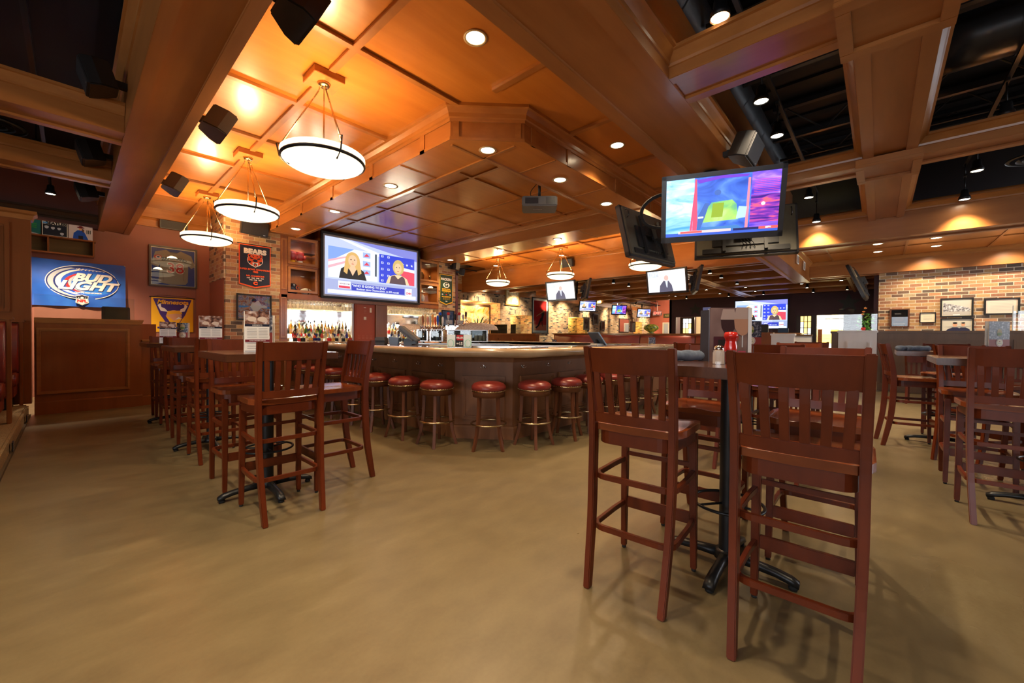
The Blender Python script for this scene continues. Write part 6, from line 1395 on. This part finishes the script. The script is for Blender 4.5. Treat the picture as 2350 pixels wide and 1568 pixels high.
# ================================================================== HALF WALLS, BOOTH BACKS
def half_wall(label, x, y0, y1, z, mat, x1=None, panels=(), glass=None, trim=None, name='half_wall', pz=(.25, 1.1)):
    t = empty(name, label, 'half wall', (x, (y0+y1)/2, 0), -PI/2); L = (y1-y0)/2; th = x1 or .22
    MB().box((-L, 0, 0), (L, th, z-.05)).build('body', mat, t); MB().box((-L-.02, -.03, z-.05), (L+.02, th+.03, z)).build('cap_rail', trim or mat, t, bevel=.004)
    sweep([(-L, 0), (L, 0)], [(0, 0), (.02, 0), (.02, .14), (0, .16)]).build('baseboard', mat, t)
    for a, b in panels: molding(t, a-L, b-L, pz[0], pz[1], 0, .03, .02, mat)
    if glass: MB().box((-L, th/2-.004, z), (L+glass[1], th/2+.004, z+glass[0])).build('glass_panel', M_PANE, t)
    return t
W_BRN = wood('taupe_brown_panelling', (.12, .062, .028), (.17, .09, .042), (9, 9, 1), .42, .05, 1)
W_SHEEN = wood('pale_panelling', (.74, .74, .72), (.82, .82, .80), (9, 9, 1), .5, .05, 1)  # window glare on the panelling, put into a near-white base colour
HW1 = half_wall('long brown panelled half wall below the right brick wall', 12.6, -5.5, .02, 1.375, W_BRN, panels=((.1, 1.9), (2.0, 3.4), (3.5, 5.25)), trim=W_BRN, pz=(.2, 1.2))
half_wall('glare-whitened panelled half wall pillar with a glass panel, left of the brown half wall', 12.45, .03, .72, 1.385, W_SHEEN, panels=((.16, .58),), glass=(.52, 0), trim=W_SHEEN, pz=(.2, 1.14))
half_wall('narrow brown wall end beside the pale pillar', 12.6, .73, .86, 1.37, W_BRN)
half_wall('glare-whitened panelled pillar with striped reflections in the glass, left of the menu stand', 12.6, 1.62, 2.12, 1.31, W_SHEEN, panels=((.05, .4),), glass=(.66, 0), trim=W_SHEEN)
half_wall('brown wall end left of the pale striped pillar', 12.8, 2.13, 2.42, 1.34, W_PNL)
half_wall('glare-whitened low wall between the menu stand and the glowing opening', 14.0, 1.40, 1.95, 1.30, W_SHEEN, panels=((.05, .25), (.3, .5)), trim=W_BRN)
o = MB().box((-.76, .10, 1.375), (1.2, .108, 1.88)).build('glass_panel', M_PANE, HW1); MB().box((-.768, .095, 1.375), (-.758, .113, 1.88)).build('polished_edge', pl('glass_edge', (.6, .7, .66), .2), HW1)
bt2 = empty('banquette', 'long rust red padded booth back across the hall', 'booth bench', (13.1, 6.0, 0), -PI/2)
MB().box((-3.65, 0, 0), (3.65, .2, 1.26)).build('body', W_PNL, bt2); MB().box((-3.68, -.06, 1.26), (3.68, .24, 1.31)).build('cap_rail', W_TRIM, bt2, bevel=.01)
for i in range(4):
    x0 = -3.6+i*1.8; m = MB(); rg2 = []
    for k in range(9): z = .5+.74*k/8; rg2.append([(x0+.02, -.02-.07*math.sin(PI*min(1, (k+.6)/8.8)), z), (x0+1.78, -.02-.07*math.sin(PI*min(1, (k+.6)/8.8)), z), (x0+1.78, 0, z), (x0+.02, 0, z)])
    m.loft(rg2, None, True).build('back_cushion', M_LEAO, bt2); MB().box((x0+.01, -.5, .34), (x0+1.79, 0, .48)).build('seat_cushion', M_LEAO, bt2, bevel=.03)
HW2 = half_wall('reddish brown panelled half wall in front of the hall brick wall', 12.0, 9.7, 12.6, 1.29, W_PNL, panels=((.1, .9), (1.0, 1.6), (1.7, 2.8)), trim=W_TRIM)
for x_ in (-1.1, .05): MB().box((x_, .10, 1.29), (x_+.95, .108, 1.66)).build('glass_panel', M_PANE, HW2)
# plant and urn on walls
def spiky(label, loc, n=16, h=.42, col=(.04, .14, .04), s=.5, pot=None, seed=1):
    t = empty('potted_plant', label, 'plant', loc); m = MB(); r = random.Random(seed); g1 = MATS.get('leaf%d' % seed) or noisy('leaf%d' % seed, [(.3, col), (.7, tuple(c*1.9+.02 for c in col))], 8, 2, .45)
    for k in range(n):
        a = 2*PI*k/n+r.uniform(-.2, .2); hh = h*r.uniform(.6, 1); q = s*hh*r.uniform(.5, 1.1); w = .014; c, d = math.cos(a), math.sin(a)
        P_ = [(0, 0), (.35*q, .55*hh), (.8*q, .9*hh), (q, hh)]
        m.loft([[(c*u-d*w*f, d*u+c*w*f, z), (c*u, d*u, z-.004), (c*u+d*w*f, d*u-c*w*f, z)] for (u, z), f in zip(P_, (1, 1.1, .7, .05))], None, True, closed=False)
    o = m.build('leaves', g1, t); o['kind'] = 'stuff'
    if pot: MB().lathe([(0, -.16), (.05, -.16), (.075, 0), (.07, .0), (0, -.02)], 16).build('pot', pot, t)
    return t
spiky('small spiky plant before the abstract painting', (5.95, 6.45, 1.16), 18, .46, (.05, .15, .04), 1.0, K, 2)
pb = empty('plant_box', 'green and yellow foliage left of the right brick wall', 'plant', (13.9, .25, 1.3)); 
MB().box((-.25, -.2, -1.3), (.25, .2, .02)).build('planter', W_BRN, pb); m = MB(); r2 = random.Random(9)
for k in range(120):
    c = Vector((r2.uniform(-.25, .25), r2.uniform(-.16, .16), r2.uniform(0, .55))); s_ = r2.uniform(.03, .06); n = Vector((r2.uniform(-1, 1), r2.uniform(-1, 1), r2.uniform(-1, 1))).normalized(); u = n.orthogonal().normalized(); v = n.cross(u)
    m.add([c+u*s_, c+v*s_*.5, c-u*s_, c-v*s_*.5], [(0, 1, 2, 3)])
o = m.build('foliage', noisy('green_leaf', [(.4, (.02, .14, .02)), (.6, (.08, .30, .03)), (.75, (.6, .5, .05))], 5, 2, .5), pb); o['kind'] = 'stuff'
fv = empty('flower_vase', 'single orange orchid in a small red pot behind the glass panel', 'flower', (12.56, .27, 1.385)); MB().lathe([(0, 0), (.03, 0), (.045, .05), (.04, .07), (0, .06)], 14).build('pot', RD, fv); MB().tube(smoothp([(0, 0, .05), (.01, .01, .25), (0, .0, .45), (0, -.03, .56)], 3), .004, 6).build('stem', P('stem_green', 40, 90, 40), fv)
for k, (y, z) in enumerate(((0, .44), (-.03, .52), (.02, .38))): MB().lathe([(0, .02), (.03, .01), (.02, -.01), (0, -.02)], 8, c=(0, y, z)).build('blossom', P('orchid_orange', 226, 130, 60), fv)
# pictures on the right brick wall
def crowd(a, w, h): a.rect(-w/2+.05, -h/2+.05, w/2-.05, h/2-.05, P('photo_sky', 196, 190, 178)); a.poly([(-w/2+.05, -.12), (w/2-.05, -.12), (w/2-.05, -.02), (0, .06), (-w/2+.05, .13)], M_CROWDB); a.rect(-w/2+.05, -h/2+.05, w/2-.05, -.10, P('photo_grey', 176, 172, 164)); a.rect(-.06, -.2, .06, -.17, WH)
def duo(a, w, h):
    a.rect(-w/2+.04, -h/2+.04, w/2-.04, h/2-.04, P('pale_mountain', 200, 196, 180)); a.poly([(-w/2+.04, .0), (w/2-.04, .03), (w/2-.04, .02), (0, -.02)], GRY)
    for x, s_ in ((-.03, 1.1), (.11, .9)): a.poly([(x-.18*s_, -h/2+.04), (x-.12*s_, -.06), (x-.04, -.01), (x+.04, -.01), (x+.12*s_, -.06), (x+.14*s_, -h/2+.04)], P('navy_jacket', 34, 36, 66)); a.ell(x, .06, .038*s_, .052*s_, SK, 16); a.ell(x, .10, .038*s_, .022*s_, K, 12)
def poster2(a, w, h): a.rect(-.12, -.13, .12, .15, P('sepia_dark', 56, 38, 30)); a.rect(-.09, .10, .02, .13, WH); a.text('Hustle', -.03, .115, .05, WH, .001); a.poly([(-.10, -.02), (.0, .05), (.10, .0), (.06, -.08), (-.06, -.08)], BRN); a.rect(-.12, -.17, .12, -.145, WH)
XB = 15.08
picture('framed_poster', 'brown framed dark poster, leftmost on the right brick wall', 'framed picture', .39, .50, (XB, -.405, 1.76), -PI/2, .035, BRN, poster2, bg=CRE, matc=K)
picture('framed_certificate', 'small framed certificate on the right brick wall', 'framed picture', .30, .27, (XB, -.935, 1.76), -PI/2, .02, K, lambda a, w, h: [a.rect(-.08, .04-k*.03, .08, .045-k*.03, GRY) for k in range(4)], bg=CRE, glass=False)
picture('framed_photograph', 'black framed panoramic crowd photograph on the right brick wall', 'framed picture', .57, .48, (XB, -1.44, 2.0), -PI/2, .035, K, crowd, glass=False)
picture('framed_photograph', 'black framed photograph of two people in navy below the crowd photograph', 'framed picture', .57, .44, (XB, -1.45, 1.51), -PI/2, .03, K, duo, glass=False)
picture('framed_document', 'black framed pale document at the right end of the brick wall', 'framed picture', .56, .40, (XB, -2.17, 2.0), -PI/2, .035, K, lambda a, w, h: [a.rect(-.18, .10-k*.035, .18, .104-k*.035, GRY) for k in range(7)], bg=P('parchment', 226, 206, 186), glass=False)
# ================================================================== LOW DINING CHAIRS AND TABLES BEFORE THE BOOTH BACK
def low_chair(label):
    t = empty('dining_chair', label, 'chair', group='low dining chairs before the booth back')
    MB().box((-.21, -.21, .43), (.21, .22, .46)).build('seat', W_SEAT, t, bevel=.01)
    for sx in (-1, 1):
        post_loft([(sx*.19, -.25, 0), (sx*.19, -.19, .42), (sx*.20, -.21, .7), (sx*.205, -.25, .90)], .035, .035).build('leg', W_CHR, t, bevel=.003); post_loft([(sx*.18, .19, 0), (sx*.18, .19, .43)], .035, .035).build('leg', W_CHR, t, bevel=.003)
    MB().box((-.19, -.255, .76), (.19, -.225, .90)).build('crest_rail', W_CHR, t, bevel=.004); MB().box((-.19, -.215, .50), (.19, -.195, .55)).build('lower_rail', W_CHR, t, bevel=.003)
    for k in range(5): MB().box((-.13+k*.065-.014, -.225, .55), (-.13+k*.065+.014, -.213, .77)).build('slat', W_CHR, t)
    return t
W_CHR2 = None
lc0 = None
LC = [(10.9, 9.3), (10.9, 8.35), (10.9, 7.45), (10.9, 5.55), (10.9, 4.6), (10.2, 3.2), (10.2, 2.3), (9.9, 1.0), (10.6, -.6), (10.6, -1.6)]
for i, (x, y) in enumerate(LC):
    lb = 'low dining chair facing the booth back, %s from the left' % ords[i]
    if lc0 is None: lc0 = low_chair(lb); t = lc0
    else: t = dup(lc0, label=lb)
    t.location = (x, y, .22 if x > 10.4 and y > 0 else .1); t.location.z = 0; t.rotation_euler = (0, 0, -PI/2+(.1 if i % 2 else -.08))
NAPC = noisy('blue_grey_linen', [(.35, (.07, .09, .13)), (.6, (.13, .16, .22))], 20, 3, .9)
def napkin(label, x, y, z, rz, L=.19, r=.024):
    t = empty('napkin_roll', label, 'napkin', (x, y, z), rz, 'rolled napkins'); m = MB(); rings = []
    for i in range(9):
        u = -L/2+L*i/8; rr = r*(1+.08*math.sin(i*1.7)); rings.append([(u, rr*math.cos(2*PI*k/14)*1.15, r+rr*math.sin(2*PI*k/14)) for k in range(14)])
    m.loft(rings, None, True).build('cloth', NAPC, t); MB().tube([(L/2+.001, r*.6*math.cos(a/3)*(1-a/22), r+r*.6*math.sin(a/3)*(1-a/22)) for a in range(20)], .0022, 5).build('rolled_edge', NAPC, t); return t
def menu_box(label, x, y, z, rz, kind=0, w=.13, h=.27):
    """small table stand of printed cards"""
    t = empty('menu_stand', label, 'menu stand', (x, y, z), rz, 'table menu stands'); a = Art()
    m = MB(); m.box((-w/2, -.003, .012), (w/2, .003, h)); m.box((-w/2, .03, .012), (w/2, .036, h)); m.box((-w/2, .0, 0), (w/2, .036, .012)); m.build('card_block', WH, t)
    if kind == 0:      # dessert card
        a.rect(-w/2, .2, w/2, h, M_CROWDX); a.ell(-w*.22, .235, .028, .018, P('plate', 220, 200, 180)); a.ell(w*.2, .235, .03, .018, P('plate', 220, 200, 180)); a.rect(-w/2, .182, w/2, .2, NV); a.text('DESSERTS', 0, .191, .014, WH)
        a.rect(-w/2, .012, w/2, .182, WH)
        for k in range(7): a.rect(-w*.42, .168-k*.011, -w*.02, .171-k*.011, GRY); a.rect(w*.05, .168-k*.011, w*.42, .171-k*.011, GRY)
        a.rect(-w/2, .072, w/2, .09, MRN); a.text('AFTER DINNER DRINKS', 0, .081, .0095, WH)
        for k in range(4): a.rect(-w*.42, .060-k*.011, w*.0, .063-k*.011, GRY)
        a.poly([(w*.12, .062), (w*.46, .062), (w*.30, .036)], P('plate', 220, 200, 180)); a.rect(w*.28, .018, w*.31, .036, SIL)
    else:
        a.rect(-w/2, .012, w/2, h, M_CROWDB2); a.rect(-w/2, .012, w/2, .14, P('menu_brick', 150, 60, 50)); a.ell(0, .215, .028, .042, P('bread', 190, 170, 120)); a.ell(0, .20, .03, .016, P('lettuce', 110, 130, 60)); a.ell(0, .105, .042, .042, WH); a.ell(0, .105, .037, .037, P('menu_brick', 150, 60, 50)); a.ell(0, .105, .034, .034, CRE); a.text('Bistro', 0, .105, .022, P('menu_brick', 150, 60, 50)) if False else a.ell(0, .118, .008, .005, P('menu_brick', 150, 60, 50)); a.rect(-.02, .098, .02, .103, GRY)
    a.build('printing', K, t).location.y = -.0032
    b = Art(); b.rect(-w/2, .012, w/2, h, M_CROWDX); b.ell(0, .09, .03, .03, WH); o = b.build('back_printing', K, t); o.location.y = .0364; o.rotation_euler = (0, 0, PI)
    return t
M_CROWDX = noisy('dessert_photo', [(.35, (.05, .02, .02)), (.5, (.30, .14, .09)), (.65, (.75, .65, .6))], 26, 4, .4); M_CROWDB2 = noisy('dark_food_photo', [(.4, (.02, .02, .03)), (.55, (.12, .12, .16)), (.68, (.55, .52, .5))], 45, 4, .4)
# far tables of the low dining chairs
for i, (x, y) in enumerate(((11.8, 8.8), (11.8, 7.9), (11.8, 5.1), (11.6, 2.8), (11.7, -1.1))):
    t = high_table('low dining table before the booth back, %s from the left' % ords[i], .7, .8, .76); t.location = (x, y, 0); t['group'] = 'low dining tables'
    napkin('dark rolled napkin on the low dining table, %s from the left' % ords[i], x-.2, y-.2, .762, R_(80)); 
MB_ = menu_box('flower printed menu stand on the leftmost low dining table', 11.7, 8.6, .76, -PI/4, 1, .16, .30); 
mb5 = menu_box('menu stand under the green and yellow urn before the booth back', 11.7, 5.0, .76, -PI/4, 1, .2, .42)
ur = empty('leafy_bowl', 'green and yellow leafy bowl above the menu stand before the booth back', 'flower bowl', (12.9, 5.55, 1.31)); MB().lathe([(0, 0), (.12, 0), (.06, .03), (.16, .09), (.24, .16), (.22, .24), (.10, .30), (0, .31)], 22).build('bowl', noisy('leafy_glaze', [(.35, (.03, .10, .02)), (.5, (.35, .35, .04)), (.65, (.6, .55, .05))], 12, 3, .4), ur)
# ================================================================== ON THE HIGH TABLES
ZH = 1.05
# near table
mw = empty('menu_stack', 'tall glossy menus printed WINE with a red wine glass, standing on the near table', 'menus', (2.47, .60, ZH), R_(-50))
mm_ = MB(); mm_.box((-.155, -.004, 0), (.125, .004, .345)); mm_.build('front_card', pl('dark_card_edge', (.03, .02, .02), .35), mw)
a = Art(); a.rect(-.155, 0, .125, .345, MATS.get('menu_dusk') or noisy('menu_dusk', [(.3, (.10, .06, .06)), (.6, (.20, .13, .12)), (.8, (.3, .22, .2))], 5, 2, .25))
def wineglass(cx, cz, s, fill): a.poly([(cx-.045*s, cz+.12*s), (cx-.062*s, cz+.05*s), (cx-.055*s, cz-.02*s), (cx-.03*s, cz-.06*s), (cx, cz-.075*s), (cx+.03*s, cz-.06*s), (cx+.055*s, cz-.02*s), (cx+.062*s, cz+.05*s), (cx+.045*s, cz+.12*s)], P('glass_grey', 150, 130, 124)); a.poly([(cx-.061*s, cz+.04*s), (cx-.055*s, cz-.02*s), (cx-.03*s, cz-.06*s), (cx, cz-.075*s), (cx+.03*s, cz-.06*s), (cx+.055*s, cz-.02*s), (cx+.061*s, cz+.04*s)], fill); a.rect(cx-.004*s, cz-.15*s, cx+.004*s, cz-.07*s, SIL)
wineglass(-.03, .235, .85, P('red_wine', 44, 14, 20)); wineglass(.065, .235, .95, P('ice_glass', 150, 110, 90)); a.rect(-.13, .0, -.01, .16, P('menu_wine', 60, 14, 30)); a.rect(-.10, .09, -.02, .14, P('meat', 26, 16, 20)); a.text('WINE', -.05, .075, .022, WH, .0005); a.ell(.02, .155, .02, .025, P('meat2', 140, 60, 50)); a.rect(.10, 0, .125, .345, P('edge_pale', 190, 190, 196)); a.poly([(.03, .03), (.09, .03), (.085, .07), (.035, .07)], P('pink_drink', 150, 60, 80))
a.build('front_printing', K, mw).location.y = -.0045
mw.scale = (.80, .80, .86)
for k, (x, rot) in enumerate(((-.16, -.95), (-.165, -1.25), (-.17, -.75))):
    o = MB().box((-.0, -.002, 0), (.055, .002, .35-.01*k)).build('open_card', [P('card_blue', 90, 100, 150), P('card_grey', 150, 150, 160), pl('dark_card_edge', (.03, .02, .02), .35)][k], mw); o.location = (x+.01, .0, 0); o.rotation_euler = (0, 0, rot+PI)
kt = empty('ketchup_bottle', 'red plastic ketchup bottle with a white side label on the near table', 'ketchup bottle', (2.30, .565, ZH), .3); kt.scale = (.9, .9, .80)
MB().lathe([(0, 0), (.030, 0), (.034, .008), (.034, .04), (.031, .06), (.033, .08), (.033, .11), (.029, .135), (.029, .150), (.033, .165), (.034, .185), (.028, .197), (.012, .20), (0, .20)], 24).build('body', pl('ketchup_red', (.42, .012, .008), .18, coat=.4), kt)
kc = MB(); kc.lathe([(.034, .205-.04), (.036, .168), (.036, .188), (.030, .2), (0, .204)], 24); kc.build('cap', pl('ketchup_cap', (.5, .02, .012), .2), kt)
kl = MB(); 
vs = [(.0345*math.cos(a_), .0345*math.sin(a_), z) for z in (.02, .12) for a_ in [R_(-75+i*9) for i in range(9)]]; kl.add(vs, [(i, i+1, 10+i, 9+i) for i in range(8)], None, True); kl.build('label_band', WH, kt)
sa = empty('salt_shaker', 'glass salt shaker with a metal cap on the near table', 'salt shaker', (2.165, .585, ZH), .2)
m = MB(); m.prism([(.028*math.cos(2*PI*k/8+PI/8), .028*math.sin(2*PI*k/8+PI/8)) for k in range(8)], 0, .062); m.build('glass', pl('salt_glass', (.55, .48, .42), .08, coat=.5), sa, bevel=.003)
MB().prism([(.0255*math.cos(2*PI*k/8+PI/8), .0255*math.sin(2*PI*k/8+PI/8)) for k in range(8)], .062, .068).build('shoulder', pl('salt_glass', (.55, .48, .42), .08), sa); MB().lathe([(.019, .066), (.021, .070), (.021, .085), (.012, .093), (0, .094)], 18).build('cap', M_CHROME, sa)
pp = empty('pepper_shaker', 'pepper shaker behind the salt shaker on the near table', 'pepper shaker', (2.235, .60, ZH), .2); MB().prism([(.028*math.cos(2*PI*k/8), .028*math.sin(2*PI*k/8)) for k in range(8)], 0, .062).build('glass', pl('pepper_glass', (.03, .025, .02), .1, coat=.5), pp, bevel=.003); MB().lathe([(.019, .06), (.021, .066), (.021, .083), (.012, .091), (0, .092)], 18).build('cap', M_CHROME, pp)
napkin('blue grey rolled napkin on the near table', 2.33, .80, ZH, R_(-35), .2, .03)
menu_box('dark table menu with a round badge standing behind the largest foreground chair', 3.05, .62, ZH, R_(-58), 1) if False else menu_box('dark table menu with a round badge seen above the largest foreground chair', 4.55, .94, ZH, R_(-52), 1, .20, .30)
t_ = menu_box('dessert card with a maroon stripe on the front left table', .90, 3.28, ZH, R_(0), 0, .15, .29); t_.rotation_euler = (0, 0, R_(-5))
menu_box('second printed card stand beside the dessert card', .985, 3.42, ZH, R_(-40), 1, .12, .27)
menu_box('pale bright menu card on the second left table', .98, 5.10, ZH, R_(-5), 0, .19, .31)
menu_box('dark and pale menu card on the farthest left table', .88, 7.0, ZH, R_(-5), 0, .17, .28); menu_box('printed card beside the one on the farthest left table', 1.04, 7.05, ZH, R_(-35), 1, .13, .27)
menu_box('table menu with an oval badge on the right-hand table', 4.55, -.75, ZH, R_(-50), 1, .17, .30) if False else menu_box('table menu with an oval badge before the brown half wall', 6.9, -.98, ZH, R_(-45), 1, .24, .34).__setitem__('category', 'menu stand')
menu_box('tall menu stand cut off by the right edge', 4.5, -.98, ZH, R_(-45), 1, .2, .34)
for i, (x, y, rz) in enumerate(((6.55, -.25, .2), (6.60, -.33, .1))): napkin('dark navy napkin on the right-hand table, %s' % ('nearer' if i else 'farther'), x, y, ZH, rz-.9, .26, .03)
# ------------------------------------------------------------------ end
